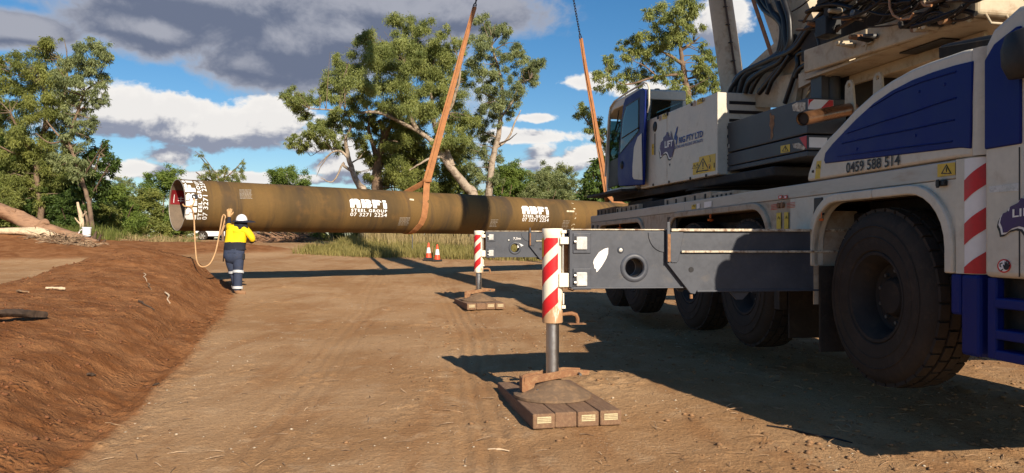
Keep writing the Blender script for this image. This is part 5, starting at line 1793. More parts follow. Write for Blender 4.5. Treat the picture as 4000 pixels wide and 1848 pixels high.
M['hi_vis'] = mat('yellow shirt', (0.80, 0.55, 0.006), 0.8, var=0.06, bump=0.5, bscale=9)
M['navy'] = mat('navy cloth', (0.012, 0.014, 0.026), 0.85, var=0.2, bump=0.5, bscale=10)
M['trousers'] = mat('blue work trousers', (0.030, 0.042, 0.080), 0.85, dirt=(0.07, 0.065, 0.07), amt=0.3, var=0.15, bump=0.6, bscale=9)
M['boots'] = mat('tan boots', (0.24, 0.135, 0.07), 0.85, bump=0.3)
M['skin'] = mat('skin', (0.42, 0.19, 0.12), 0.6)
M['glove'] = mat('leather glove', (0.52, 0.32, 0.15), 0.8)
M['helmet'] = mat('white helmet', (0.80, 0.80, 0.82), 0.3, var=0.03)
M['tape'] = mat('grey reflective tape', (0.50, 0.52, 0.54), 0.4, var=0.05)

WD = 17.6
wk = empty('worker', (at(925, 1150, WD).x, WD, 0))
tag(wk, 'person in yellow and navy shirt and white helmet, arm raised holding a rope', 'person')
WO = Vector((at(925, 1150, WD).x, WD, at(925, 1151, WD).z))
WGZ = gz(WO.x, WO.y)


def W(px, py, dy=0.0):
    p = at(px, py, WD)
    return Vector((p.x - WO.x, dy, p.z - WO.z))


J = {  # joint: (position, radius)
    'pelvis': (W(914, 992), (0.215, 0.165)), 'waist': (W(917, 960, 0.02), (0.195, 0.15)), 'belly': (W(919, 938, 0.03), (0.20, 0.15)), 'chest': (W(922, 914, 0.05), (0.215, 0.15)),
    'yoke': (W(927, 899, 0.06), (0.15, 0.12)), 'neck': (W(932, 887, 0.07), (0.062, 0.062)), 'head0': (W(938, 876, 0.09), (0.080, 0.088)), 'head1': (W(940, 862, 0.10), (0.085, 0.098)), 'head2': (W(940, 850, 0.10), (0.06, 0.07)),
    'shL': (W(892, 897, 0.08), (0.10, 0.095)), 'elL': (W(879, 886, 0.26), (0.075, 0.07)), 'elL2': (W(873, 872, 0.33), (0.055, 0.052)), 'wrL': (W(872, 848, 0.38), (0.038, 0.036)),
    'shR': (W(957, 903, 0.05), (0.115, 0.10)), 'upR': (W(976, 922, 0.04), (0.098, 0.09)), 'elR': (W(986, 942, 0.05), (0.078, 0.07)), 'foR': (W(968, 949, 0.24), (0.05, 0.048)), 'wrR': (W(955, 946, 0.36), (0.036, 0.034)),
    'hipL': (W(899, 1004, 0.02), (0.150, 0.145)), 'thL': (W(899, 1032, 0.04), (0.132, 0.13)), 'knL': (W(907, 1064, 0.06), (0.098, 0.096)), 'caL': (W(910, 1092, 0.10), (0.092, 0.09)), 'anL': (W(913, 1132, 0.16), (0.075, 0.08)),
    'hipR': (W(932, 1004, 0.0), (0.145, 0.145)), 'thR': (W(932, 1034, -0.02), (0.132, 0.13)), 'knR': (W(932, 1066, -0.02), (0.108, 0.105)), 'caR': (W(932, 1096, -0.05), (0.106, 0.102)), 'anR': (W(932, 1136, -0.06), (0.098, 0.10)),
    'hlL': (W(914, 1143, 0.16), (0.045, 0.05)), 'toL': (W(924, 1147, 0.36), (0.035, 0.05)),
    'hlR': (W(930, 1146, -0.08), (0.055, 0.065)), 'toR': (W(966, 1149, -0.06), (0.045, 0.06)),
}
B = [('pelvis', 'waist', 'trousers'), ('waist', 'belly', 'navy'), ('belly', 'chest', 'hi_vis'), ('chest', 'yoke', 'hi_vis'), ('yoke', 'neck', 'navy'), ('neck', 'head0', 'skin'), ('head0', 'head1', 'skin'), ('head1', 'head2', 'skin'),
     ('yoke', 'shL', 'hi_vis'), ('shL', 'elL', 'hi_vis'), ('elL', 'elL2', 'navy'), ('elL2', 'wrL', 'navy'),
     ('yoke', 'shR', 'hi_vis'), ('shR', 'upR', 'hi_vis'), ('upR', 'elR', 'hi_vis'), ('elR', 'foR', 'navy'), ('foR', 'wrR', 'skin'),
     ('pelvis', 'hipL', 'trousers'), ('hipL', 'thL', 'trousers'), ('thL', 'knL', 'trousers'), ('knL', 'caL', 'trousers'), ('caL', 'anL', 'trousers'), ('anL', 'hlL', 'boots'), ('hlL', 'toL', 'boots'),
     ('pelvis', 'hipR', 'trousers'), ('hipR', 'thR', 'trousers'), ('thR', 'knR', 'trousers'), ('knR', 'caR', 'trousers'), ('caR', 'anR', 'trousers'), ('anR', 'hlR', 'boots'), ('hlR', 'toR', 'boots')]


def make_body():
    names = list(J)
    me = bpy.data.meshes.new('body')
    me.from_pydata([J[k][0] for k in names], [(names.index(a), names.index(b)) for a, b, _ in B], [])
    ob = bpy.data.objects.new('body', me)
    col.objects.link(ob)
    sk = ob.modifiers.new('skin', 'SKIN')
    sk.use_smooth_shade = True
    for k, v in enumerate(me.skin_vertices[0].data):
        v.radius = J[names[k]][1]
        v.use_root = names[k] == 'pelvis'
    sb = ob.modifiers.new('sub', 'SUBSURF')
    sb.levels = sb.render_levels = 2
    dg = bpy.context.evaluated_depsgraph_get()
    new = bpy.data.meshes.new_from_object(ob.evaluated_get(dg))
    bpy.data.objects.remove(ob)
    new.name = 'body'
    mats_ = ['trousers', 'navy', 'hi_vis', 'skin', 'boots']
    new.materials.clear()
    for m in mats_:
        new.materials.append(M[m])
    zy, zn, zt = W(0, 950).z, W(0, 978).z, W(0, 1138).z
    for p in new.polygons:
        c = p.center
        best, bm_ = 1e9, 'navy'
        for a, b, m in B:
            A, D = J[a][0], J[b][0] - J[a][0]
            t = max(0, min(1, (c - A).dot(D) / D.length_squared))
            q = (c - A - D * t).length - lerp(J[a][1][0], J[b][1][0], t)
            if q < best:
                best, bm_ = q, m
        torso = bm_ in ('hi_vis', 'navy', 'trousers') and c.z > W(0, 1010).z and W(866, 0).x < c.x < W(962, 0).x and c.z < W(0, 915).z
        if torso:
            bm_ = 'hi_vis' if c.z > zy else 'navy' if c.z > zn else 'trousers'
        if bm_ == 'boots' and c.x > W(944, 0).x:
            pass
        elif bm_ in ('trousers', 'boots') and c.z < W(0, 1050).z:
            bm_ = 'trousers' if c.z > zt else 'boots'
        p.material_index = mats_.index(bm_)
    ob = bpy.data.objects.new('body', new)
    col.objects.link(ob)
    new.polygons.foreach_set('use_smooth', [True] * len(new.polygons))
    ob.parent = wk
    return ob


make_body()
wk.location = (WO.x, WO.y, WGZ - 0.005)
# helmet, brim, neck flap
hc_ = W(938, 866, 0.10)
hm = MB()
prof = [(0.0, 0.150)] + [(0.128 * math.sin(a), 0.150 * math.cos(a)) for a in [rad(x) for x in (15, 30, 45, 60, 75, 90)]]
hm.lathe(prof, (0, 0, 0), 'z', 24)
hel = hm.build('helmet', 'helmet', wk, smooth=60)
hel.location = hc_
hel.scale = (1.0, 1.12, 1.0)
hel.rotation_euler = (0.05, 0.04, 0)
br = MB().lathe([(0.12, 0.012), (0.22, -0.002), (0.265, -0.022), (0.268, -0.028), (0.20, -0.008), (0.12, 0.004)], (0, 0, 0), 'z', 32).build('brim', 'navy', wk, smooth=60)
br.location = hc_ + Vector((0.04, 0.03, 0.0))
br.rotation_euler = (0.06, 0.05, 0)
vs, fs = [], []
for k in range(13):
    a = rad(lerp(165, 330, k / 12))
    for q in range(6):
        r = lerp(0.150, 0.200 + 0.02 * math.sin(k * 1.7), q / 5)
        vs.append(hc_ + Vector((r * math.cos(a) * 1.05 + 0.01 - 0.02 * q / 5, r * math.sin(a), -0.005 - 0.200 * q / 5 + 0.03 * (q / 5) * math.cos(a))))
for k in range(12):
    for q in range(5):
        i = k * 6 + q
        fs.append((i, i + 1, i + 7, i + 6))
fl_ = MB().add(vs, fs).build('neck_flap', 'navy', wk, smooth=80)
fl_.modifiers.new('s', 'SOLIDIFY').thickness = 0.008
# face turned away to the right: nose and ear
MB().lathe([(0.0, -0.02), (0.016, -0.01), (0.018, 0.012), (0, 0.024)], W(958, 874, 0.16), 'z', 8).build('nose', 'skin', wk, smooth=60)
# bands, pocket, radio, cap of the boot
def leg_band(a, b, t, rx, h):
    p = J[a][0].lerp(J[b][0], t)
    d = (J[b][0] - J[a][0]).normalized()
    MB().tube([p - d * h / 2, p, p + d * h / 2], rx, 20, cap=False).build('reflective_band', 'tape', wk, smooth=60)


leg_band('knL', 'caL', 0.02, 0.112, 0.055)
leg_band('knR', 'caR', 0.02, 0.123, 0.06)
leg_band('caL', 'anL', 0.80, 0.098, 0.055)
leg_band('caR', 'anR', 0.78, 0.116, 0.06)
MB().box(-0.03, 0.03, -0.03, 0.03, -0.075, 0.06).build('radio', 'black', wk, bevel=0.01).location = W(953, 1006, -0.03)
pk = MB().box(-0.085, 0.085, -0.012, 0.006, -0.022, 0.016).build('pocket_flap', 'trousers', wk, bevel=0.005)
pk.location = W(916, 990, -0.172)
pk.rotation_euler = (0.15, 0.05, 0)


def loft(name, m, rows):
    """clothing round the trunk: rows of (px centre, py, half width, half depth, dy)"""
    n_ = 28
    vs, fs = [], []
    for k, (px, py, hw, hd, dy) in enumerate(rows):
        c = W(px, py, dy)
        for q in range(n_):
            a = 2 * math.pi * q / n_
            e = 0.82
            ca, sa = math.cos(a), math.sin(a)
            fold = 1 + 0.025 * math.sin(5 * a + 1.7 * k) + 0.015 * math.sin(9 * a - 2.1 * k)
            vs.append(c + Vector((hw * math.copysign(abs(ca) ** e, ca) * fold, hd * math.copysign(abs(sa) ** e, sa) * fold, 0.006 * math.sin(3 * a + k))))
    for k in range(len(rows) - 1):
        for q in range(n_):
            r_ = (q + 1) % n_
            fs.append((k * n_ + q, k * n_ + r_, (k + 1) * n_ + r_, (k + 1) * n_ + q))
    MB().add(vs, fs).build(name, m, wk, smooth=80)


loft('shirt_upper', 'hi_vis', [(926, 891, 0.10, 0.09, 0.06), (924, 896, 0.195, 0.125, 0.06), (922, 904, 0.235, 0.15, 0.055), (921, 920, 0.238, 0.165, 0.05), (919, 938, 0.235, 0.165, 0.035), (918, 951, 0.236, 0.165, 0.025)])
loft('shirt_lower', 'navy', [(918, 950.5, 0.234, 0.164, 0.025), (917, 962, 0.232, 0.165, 0.02), (917, 973, 0.238, 0.172, 0.015), (918, 981, 0.245, 0.178, 0.012)])
loft('trouser_seat', 'trousers', [(916, 974, 0.215, 0.155, 0.015), (915, 988, 0.228, 0.172, 0.0), (914, 1003, 0.228, 0.178, -0.005), (915, 1016, 0.212, 0.165, 0.0), (916, 1026, 0.188, 0.13, 0.0), (917, 1032, 0.165, 0.10, 0.01)])


def glove(base, up, side, thumb_s, curl, s=1.0):
    """palm with five fingers; up: fingers' direction, side: across the palm, thumb on the +side"""
    up, side = Vector(up).normalized(), Vector(side).normalized()
    nrm = side.cross(up).normalized()
    mb = MB()
    P = lambda a, b, c=0: base + (side * a + up * b + nrm * c) * s
    mb.tube([P(0, -0.03), P(0, 0.0), P(0, 0.045), P(0, 0.085), P(0, 0.098)], [0.036 * s, 0.045 * s, 0.052 * s, 0.050 * s, 0.035 * s], 10)
    for k, (o, L) in enumerate(((-0.037, 0.066), (-0.013, 0.082), (0.012, 0.086), (0.036, 0.076))):
        pts = [P(o, 0.08)]
        for q in (0.4, 0.75, 1.0):
            pts.append(P(o * 1.25, 0.08 + L * q * (1 - 0.15 * curl * q), -0.035 * curl * q * q))
        mb.tube(pts, [0.0135 * s, 0.0135 * s, 0.0125 * s, 0.009 * s], 8)
    mb.tube([P(thumb_s * 0.035, 0.012), P(thumb_s * 0.062, 0.038), P(thumb_s * 0.078, 0.068), P(thumb_s * 0.080, 0.085)], [0.018 * s, 0.016 * s, 0.014 * s, 0.010 * s], 8)
    return mb.build('glove', 'glove', wk, smooth=60)


glove(W(871, 845, 0.39), (0.0, 0.12, 1), (1, 0.1, 0), 1, 0.35, 1.08)
glove(W(953, 946, 0.37), (-0.8, 0.5, 0.2), (0.2, 0.2, 1), 1, 1.0, 1.0)


# ------------------------------------------------------------------ tag-line
def smooth_path(pts, n_=5):
    out = []
    for i in range(len(pts) - 1):
        p0, p1, p2, p3 = pts[max(i - 1, 0)], pts[i], pts[i + 1], pts[min(i + 2, len(pts) - 1)]
        for k in range(n_):
            t = k / n_
            out.append(0.5 * ((2 * p1) + (-p0 + p2) * t + (2 * p0 - 5 * p1 + 4 * p2 - p3) * t * t + (-p0 + 3 * p1 - 3 * p2 + p3) * t ** 3))
    out.append(pts[-1])
    return out


rp = empty('tag_line', at(770, 1042, 17.4))
rp.location = (0, 0, 0)
tag(rp, 'pale hemp rope looping from the open pipe end to a raised hand', 'rope')
skw = lambda px, py, off=0.02: PF.m @ Vector(skin(*hit(px, py), off))
main = [skw(745, 806), skw(752, 826, 0.04), skw(757, 860, 0.03), at(760, 905, 17.75), at(763, 960, 17.65), at(767, 1008, 17.55), at(776, 1034, 17.5), at(794, 1043, 17.5), at(820, 1030, 17.6), at(840, 990, 17.75), at(852, 940, 17.9), at(861, 890, 17.95), at(868, 850, 17.97), at(874, 838, 17.97)]
MB().tube(smooth_path(main), 0.0165, 8).build('rope_strand', 'rope', rp, smooth=60)
MB().tube(smooth_path([at(874, 838, 17.97), at(880, 846, 17.93), at(875, 872, 17.9), at(865, 905, 17.9), at(862, 918, 17.9), at(870, 900, 17.88), at(878, 880, 17.86)]), 0.0145, 8).build('rope_strand', 'rope', rp, smooth=60)
MB().tube(smooth_path([at(878, 845, 17.93), at(882, 880, 17.88), at(879, 930, 17.85), at(875, 980, 17.83), at(872, 1022, 17.83)]), 0.013, 8).build('rope_tail', 'hose_brown', rp, smooth=60)
MB().tube(smooth_path([skw(712, 797, 0.03), skw(718, 805, 0.03), skw(730, 806, 0.02), skw(745, 808, 0.025)]), 0.016, 8).tube(smooth_path([skw(758, 775, 0.0), skw(757, 790, 0.02), skw(750, 802, 0.025), skw(745, 808, 0.03)]), 0.014, 8).lathe([(0, -0.04), (0.035, -0.02), (0.04, 0.01), (0.02, 0.035)], skw(745, 807, 0.02), 'z', 8).build('rope_knot', 'rope', rp, smooth=60)


# ------------------------------------------------------------------ vehicles behind the pipe
M['car_white'] = mat('white car paint', (0.78, 0.79, 0.80), 0.3, var=0.03, dirt=(0.45, 0.36, 0.26), amt=0.12, coat=0.5)
M['car_glass'] = mat('dark car glass', (0.02, 0.024, 0.028), 0.08, spec=0.7)
M['lamp'] = mat('head lamp', (0.75, 0.75, 0.78), 0.15, spec=0.8)


def vehicle(name, label, cat, loc, rz, L=4.85, H=1.80, Wd=1.88, ute=False, mark=True):
    r = empty(name, loc, rz)
    tag(r, label, cat, 'white vehicles parked behind the pipe')
    wb0, wb1, wr = 0.95, 3.75, 0.37
    body = [(0.02, 0.42), (0.0, 0.62), (0.04, 0.86), (0.22, 0.98), (1.12, 1.10), (1.30, 1.12), (3.1 if ute else 4.72, 1.10), (L, 1.04), (L, 0.45), (L - 0.1, 0.36)]
    def arch(c):
        return [(c + (wr + 0.07) * math.cos(rad(a)), 0.37 + (wr + 0.07) * math.sin(rad(a))) for a in range(0, 181, 15)]
    body += [(wb1 + wr + 0.07, 0.36)] + arch(wb1) + [(wb0 + wr + 0.07, 0.36)] + arch(wb0) + [(wb0 - wr - 0.07, 0.36), (0.1, 0.36)]
    MB().prism(body, 'y', -Wd / 2, Wd / 2).build('body', 'car_white', r, smooth=30, bevel=0.05, segs=3)
    ca = [(1.25, 1.10), (1.95, H - 0.12), (2.2, H), (2.9 if ute else 4.2, H - 0.02), (3.15 if ute else 4.62, 1.10)]
    MB().prism(ca, 'y', -Wd / 2 + 0.12, Wd / 2 - 0.12).build('cabin', 'car_white', r, smooth=30, bevel=0.06, segs=3)
    for s_ in (-1, 1):
        yy_ = s_ * (Wd / 2 - 0.115)
        for wn in ([(1.42, 1.14), (1.98, H - 0.18), (2.5, H - 0.14), (2.5, 1.14)], [(2.56, 1.14), (2.56, H - 0.14), (2.85 if ute else 3.5, H - 0.15), (3.0 if ute else 3.5, 1.14)]):
            MB().prism(wn, 'y', yy_ - 0.006, yy_ + 0.006).build('side_window', 'car_glass', r)
        if mark:
            MB().prism([(1.75, 0.80), (2.22, 0.80), (2.22, 0.90), (1.98, 0.86)], 'y', s_ * (Wd / 2 + 0.001) - 0.002, s_ * (Wd / 2 + 0.001) + 0.002).build('door_mark', 'red', r)
            for q in range(5):
                MB().box(1.74 + 0.1 * q, 1.82 + 0.1 * q, s_ * (Wd / 2 + 0.001) - 0.002, s_ * (Wd / 2 + 0.001) + 0.002, 0.93, 0.985).build('door_mark', 'ink', r)
        MB().box(0.05, 0.42, s_ * (Wd / 2 - 0.30) - 0.16, s_ * (Wd / 2 - 0.16) + 0.14, 0.78, 0.92).build('headlight', 'lamp', r, bevel=0.04)
        MB().box(1.5, 3.4, s_ * Wd / 2 - 0.05, s_ * Wd / 2 + 0.03, 0.30, 0.37).build('side_step', 'black', r, bevel=0.02)
        for wx in (wb0, wb1):
            w_ = empty('wheel', (wx, s_ * (Wd / 2 - 0.11), wr), 0 if s_ > 0 else math.pi)
            w_.parent = r
            MB().lathe([(0.235, 0.11), (0.30, 0.125), (0.355, 0.11), (wr, 0.07), (wr, -0.10), (0.235, -0.11)], (0, 0, 0), 'y', 28).build('tyre', 'rubber', w_, smooth=40)
            rm = MB().lathe([(0.24, 0.10), (0.225, 0.09), (0.215, 0.02)], (0, 0, 0), 'y', 24).lathe([(0.07, 0.10), (0.0, 0.11)], (0, 0, 0), 'y', 12)
            for k in range(6):
                a = 2 * math.pi * k / 6
                ca_, sa_ = math.cos(a), math.sin(a)
                q = 0.035
                rm.add([(0.05 * ca_ - q * sa_, 0.10, 0.05 * sa_ + q * ca_), (0.05 * ca_ + q * sa_, 0.10, 0.05 * sa_ - q * ca_), (0.23 * ca_ + q * 1.4 * sa_, 0.085, 0.23 * sa_ - q * 1.4 * ca_), (0.23 * ca_ - q * 1.4 * sa_, 0.085, 0.23 * sa_ + q * 1.4 * ca_)], [(0, 1, 2, 3)])
            rm.build('rim', 'silver', w_, smooth=30)
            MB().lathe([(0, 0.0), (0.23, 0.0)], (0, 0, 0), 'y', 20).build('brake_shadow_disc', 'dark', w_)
    MB().box(-0.02, 0.12, -Wd / 2 + 0.1, Wd / 2 - 0.1, 0.38, 0.60).build('bumper', 'black', r, bevel=0.04)
    return r


cz0 = at(757, 941, 60.5)
vehicle('parked_car', 'white four wheel drive with red door mark parked beyond the worker', 'car', (cz0.x, cz0.y, cz0.z), rad(4))
tz = at(1740, 940, 52)
vehicle('parked_ute', 'white utility vehicle mostly hidden by tall grass behind the traffic cones', 'car', (tz.x - 2.3, tz.y, gz(tz.x, 52) + 0.15), rad(-3), L=5.1, ute=True, mark=False)

# ------------------------------------------------------------------ cones, stake, marker post
M['cone'] = mat('fluorescent cone', (0.85, 0.085, 0.03), 0.5, var=0.05)
M['cone_base'] = mat('cone base rubber', (0.015, 0.014, 0.014), 0.7)
for px, py, lab in ((1674, 1012, 'orange and white traffic cone by the grass, left of the thin stake'), (1708, 1012, 'orange and white traffic cone by the grass, right of the thin stake')):
    p = at(px, py, 32.0 if px < 1690 else 31.8)
    c_ = empty('traffic_cone', (p.x, p.y, gz(p.x, p.y)))
    tag(c_, ('taller ' if px < 1690 else 'shorter ') + lab.replace(', left of the thin stake', ' on a deep black base').replace(', right of the thin stake', ' on a thin black base'), 'cone', 'traffic cones by the grass')
    bh = 0.14 if px < 1690 else 0.09
    MB().box(-0.19, 0.19, -0.19, 0.19, 0, bh).build('base', 'cone_base', c_, bevel=0.02)
    R_ = lambda z: lerp(0.125, 0.028, z / 0.62)
    for z0, z1, m, nm in ((0, 0.19, 'cone', 'lower_band'), (0.19, 0.42, 'film_white', 'reflective_collar'), (0.42, 0.56, 'cone', 'upper_band'), (0.56, 0.62, 'cone', 'tip')):
        o_ = 0.004 if m == 'film_white' else 0
        MB().lathe([(R_(z0) + o_, z0 + bh), (R_(z1) + o_, z1 + bh)] + ([(0.0, z1 + bh)] if z1 > 0.6 else []), (0, 0, 0), 'z', 20).build(nm, m, c_, smooth=50)
p = at(1689, 1008, 32.4)
tag(MB().box(p.x - 0.018, p.x + 0.018, p.y - 0.012, p.y + 0.012, gz(p.x, p.y) - 0.1, gz(p.x, p.y) + 0.60).build('survey_stake', 'rust', None, bevel=0.003), 'thin weathered wooden stake standing between the two traffic cones', 'stake')
p = at(1611, 962, 37)
mk = empty('marker_post', (p.x, p.y, gz(p.x, p.y)))
tag(mk, 'steel marker post with yellow sleeve standing in grass behind the cones', 'post')
hz_ = at(1611, 905, 37).z - gz(p.x, p.y)
MB().box(-0.02, 0.02, -0.006, 0.006, 0, hz_ + 0.25).build('post', 'steel_dark', mk)
MB().tube([(0, 0, hz_ - 0.12), (0, 0, hz_ + 0.28)], 0.05, 10).build('sleeve', 'yellow', mk, smooth=40)

# ------------------------------------------------------------------ fallen log, bucket, sticks
M['log'] = mat('grey brown log', (0.30, 0.175, 0.105), 0.9, dirt=(0.12, 0.06, 0.03), amt=0.4, scale=3, bump=0.9, bscale=9, stretch=(0.6, 1, 2.5))
M['pale_wood'] = mat('bleached wood', (0.60, 0.46, 0.31), 0.9, dirt=(0.28, 0.16, 0.09), amt=0.4, scale=6, bump=0.7, bscale=15)
M['dry_stick'] = mat('dry stick', (0.32, 0.20, 0.11), 0.9, var=0.3)
M['dry_mix'] = mat('weathered sticks', (0.36, 0.25, 0.155), 0.9, dirt=(0.10, 0.055, 0.03), amt=0.6, scale=2.2, var=0.35)
M['bark_dark'] = mat('dark bark', (0.075, 0.048, 0.032), 0.9, var=0.3, bump=0.8, bscale=14)


def rough_log(pts, rs, n_=14, seed=0, amt=0.12):
    pts = smooth_path([Vector(p) for p in pts], 4)
    k = len(pts)
    rr_ = [np.interp(i / (k - 1), np.linspace(0, 1, len(rs)), rs) for i in range(k)]
    mb = MB().tube(pts, rr_, n_)
    rg_ = random.Random(seed)
    ph = [rg_.uniform(0, 6) for _ in range(8)]
    out = []
    for i, v in enumerate(mb.v):
        s_, a = divmod(i, n_)
        c0 = pts[min(s_, k - 1)]
        q = 1 + amt * (math.sin(a * 1.3 + ph[0] + s_ * 0.3) + 0.6 * math.sin(a * 2.9 + ph[1] - s_ * 0.7) + 0.5 * rg_.uniform(-1, 1))
        out.append(tuple(c0 + (Vector(v) - c0) * q))
    mb.v = out
    return mb


lg = empty('fallen_log', (0, 0, 0))
tag(lg, 'huge fallen grey brown tree trunk lying across the dirt mound by the trees', 'log')
D0 = 31.0
rough_log([at(-120, 770, D0 - 1), at(-20, 815, D0 - 0.5), at(60, 848, D0), at(130, 880, D0), at(200, 908, D0), at(270, 930, D0 + 0.2), at(345, 960, D0 + 0.4), at(385, 985, D0 + 0.5)], [0.20, 0.25, 0.30, 0.30, 0.31, 0.33, 0.40, 0.30], seed=1).build('trunk', 'log', lg, smooth=60)
rough_log([at(45, 848, D0), at(50, 828, D0 - 0.1), at(56, 822, D0 - 0.2)], [0.24, 0.16, 0.05], seed=2).build('branch_stub', 'log', lg, smooth=60)
rough_log([at(160, 890, D0), at(175, 868, D0 - 0.1), at(190, 872, D0 - 0.2)], [0.28, 0.14, 0.05], seed=3).build('branch_stub', 'log', lg, smooth=60)
rough_log([at(230, 935, D0 - 0.4), at(160, 912, D0 - 0.5), at(80, 904, D0 - 0.5), at(-60, 905, D0 - 0.6)], [0.20, 0.20, 0.15, 0.10], seed=4).build('split_limb', 'pale_wood', lg, smooth=60)
for k in range(13):
    a = rad(random.uniform(-70, 110))
    p0 = at(362, 966, D0 + 0.4)
    L = random.uniform(0.4, 0.9)
    p1 = p0 + Vector((math.cos(a) * L, random.uniform(-0.4, 0.3), math.sin(a) * L * 0.75))
    rough_log([p0, p0.lerp(p1, 0.5) + Vector((0, 0, random.uniform(-0.1, 0.1))), p1], [0.13, 0.08, 0.02], 8, seed=10 + k).build('root', 'bark_dark', lg, smooth=60)
bk = at(338, 922, 31.3)
bu = empty('plastic_bucket', (bk.x, bk.y, bk.z))
bu.rotation_euler = (0.05, 0.06, 0)
tag(bu, 'white plastic bucket with lid set on the root end of the fallen log', 'bucket')
MB().lathe([(0, 0), (0.155, 0), (0.17, 0.30), (0.178, 0.30), (0.178, 0.34)], (0, 0, 0), 'z', 24).build('pail', 'helmet', bu, smooth=40)
MB().lathe([(0.0, 0.362), (0.17, 0.36), (0.184, 0.35), (0.184, 0.325)], (0, 0, 0), 'z', 24).build('lid', 'helmet', bu, smooth=40)
MB().tube([Vector((-0.178, 0, 0.27)), Vector((-0.26, -0.03, 0.20)), Vector((-0.31, -0.04, 0.06)), Vector((-0.33, -0.04, -0.05))], 0.02, 6).build('handle', 'helmet', bu, smooth=50)


def lay_stick(name, a, b, r, m, label, cat, lift=0.0, bend=0.08, group=None, seed=0):
    p0, p1 = ray_ground(*a), ray_ground(*b)
    p0 = p0 + Vector((0, 0, r * 0.7 + lift))
    p1 = p1 + Vector((0, 0, r * 0.7 + lift * 0.3))
    mid = p0.lerp(p1, 0.5)
    mid.z = max(mid.z, gz(mid.x, mid.y) + r * 0.6) + bend * (p1 - p0).length * 0.05
    kk = random.Random(seed + 99)
    L_ = (p1 - p0).length
    if r < 0.05 and name != 'cable_offcut':
        r = r * 0.55
    w_ = lambda: Vector((kk.gauss(0, 1), kk.gauss(0, 1), abs(kk.gauss(0, 0.4)))) * L_ * 0.025
    o = rough_log([p0, p0.lerp(mid, 0.5) + w_(), mid + w_(), mid.lerp(p1, 0.5) + w_(), p1], [r * 0.75, r, r * 0.9, r * 0.8, r * 0.6], 7, seed=seed, amt=0.22).build(name, m, None, smooth=60)
    tag(o, label, cat, group)
    return o


lay_stick('wood_piece', (180, 1133), (255, 1136), 0.045, 'pale_wood', 'pale torn piece of wood lying on the red bank', 'wood', seed=1)
lay_stick('stick', (66, 1143), (112, 1148), 0.032, 'dry_stick', 'brown stick lying beside the pale torn wood on the bank', 'stick', seed=2)
lay_stick('stick', (645, 1146), (664, 1190), 0.028, 'pale_wood', 'short pale stick lying upright on the bank face', 'stick', seed=3)
lay_stick('stick', (562, 1070), (574, 1102), 0.018, 'pale_wood', 'thin pale twig high on the bank top', 'stick', seed=4)
lay_stick('stick', (575, 1108), (592, 1136), 0.02, 'dry_stick', 'thin brown twig just below the pale twig on the bank', 'stick', seed=5)
lay_stick('stick', (541, 1180), (602, 1216), 0.028, 'bark_dark', 'dark charred stick on the middle of the bank face', 'stick', seed=6)
lay_stick('tree_root', (-40, 1262), (178, 1246), 0.055, 'bark_dark', 'thick dark root jutting from the bank above a hollow', 'root', 0.05, seed=7)
lay_stick('stick', (1727, 1604), (1808, 1618), 0.008, 'dry_stick', 'curved thin twig on the road beside the timber mat', 'stick', seed=8)
lay_stick('stick', (1905, 1762), (1990, 1768), 0.012, 'pale_wood', 'flat pale splinter on the road in front of the timber mat', 'stick', seed=9)
lay_stick('stick', (410, 1655), (488, 1672), 0.009, 'dry_stick', 'thin twig lying at the toe of the bank', 'stick', seed=10)
lay_stick('stick', (340, 1470), (372, 1473), 0.03, 'bark_dark', 'stubby dark stick half buried in the bank face', 'stick', seed=11)
lay_stick('stick', (597, 1512), (622, 1502), 0.02, 'bark_dark', 'short dark stick on the road edge below the bank', 'stick', seed=12)
lay_stick('stick', (2275, 1300), (2330, 1268), 0.022, 'dry_stick', 'broken twig standing in the dirt behind the near jack', 'stick', 0.12, seed=13)
lay_stick('cable_offcut', (2995, 1665), (3330, 1733), 0.009, 'hose', 'black cable offcut with frayed red end on the ground beside the front tyre', 'cable', seed=14)


# ------------------------------------------------------------------ loose stuff: stones, clods, dead sticks
def pebbles(name, n_, xr, yr, size, m, keep=None, flat=0.6, seed=1):
    g = np.random.default_rng(seed)
    y = yr[0] * (yr[1] / yr[0]) ** g.random(n_)
    x = g.uniform(xr[0], xr[1], n_)
    z, rough, bsh = land(x, y)
    if keep is not None:
        k = keep(x, y, bsh, g)
        x, y, z = x[k], y[k], z[k]
    n_ = len(x)
    s_ = size[0] * (size[1] / size[0]) ** (g.random(n_) ** 2.2)
    base = np.array([(1, 0, 0), (0.4, 0.9, 0.1), (-0.6, 0.75, 0), (-1, -0.1, 0.1), (-0.35, -0.9, 0), (0.6, -0.75, 0.05), (0.1, 0.1, 0.8), (-0.2, 0.1, -0.6)])
    f = np.array([(i, (i + 1) % 6, 6) for i in range(6)] + [((i + 1) % 6, i, 7) for i in range(6)])
    V = np.repeat(base[None], n_, 0) * (1 + 0.45 * g.uniform(-1, 1, (n_, 8, 1)))
    a = g.uniform(0, 6.28, n_)
    c_, s2 = np.cos(a)[:, None], np.sin(a)[:, None]
    vx, vy = V[..., 0] * c_ - V[..., 1] * s2, V[..., 0] * s2 + V[..., 1] * c_
    V = np.stack([vx, vy, V[..., 2] * flat], -1) * s_[:, None, None]
    V += np.stack([x, y, z + s_ * 0.15], 1)[:, None, :]
    F = f[None] + 8 * np.arange(n_)[:, None, None]
    o = np_mesh(name, V.reshape(-1, 3), F.reshape(-1, 3), m)
    return o


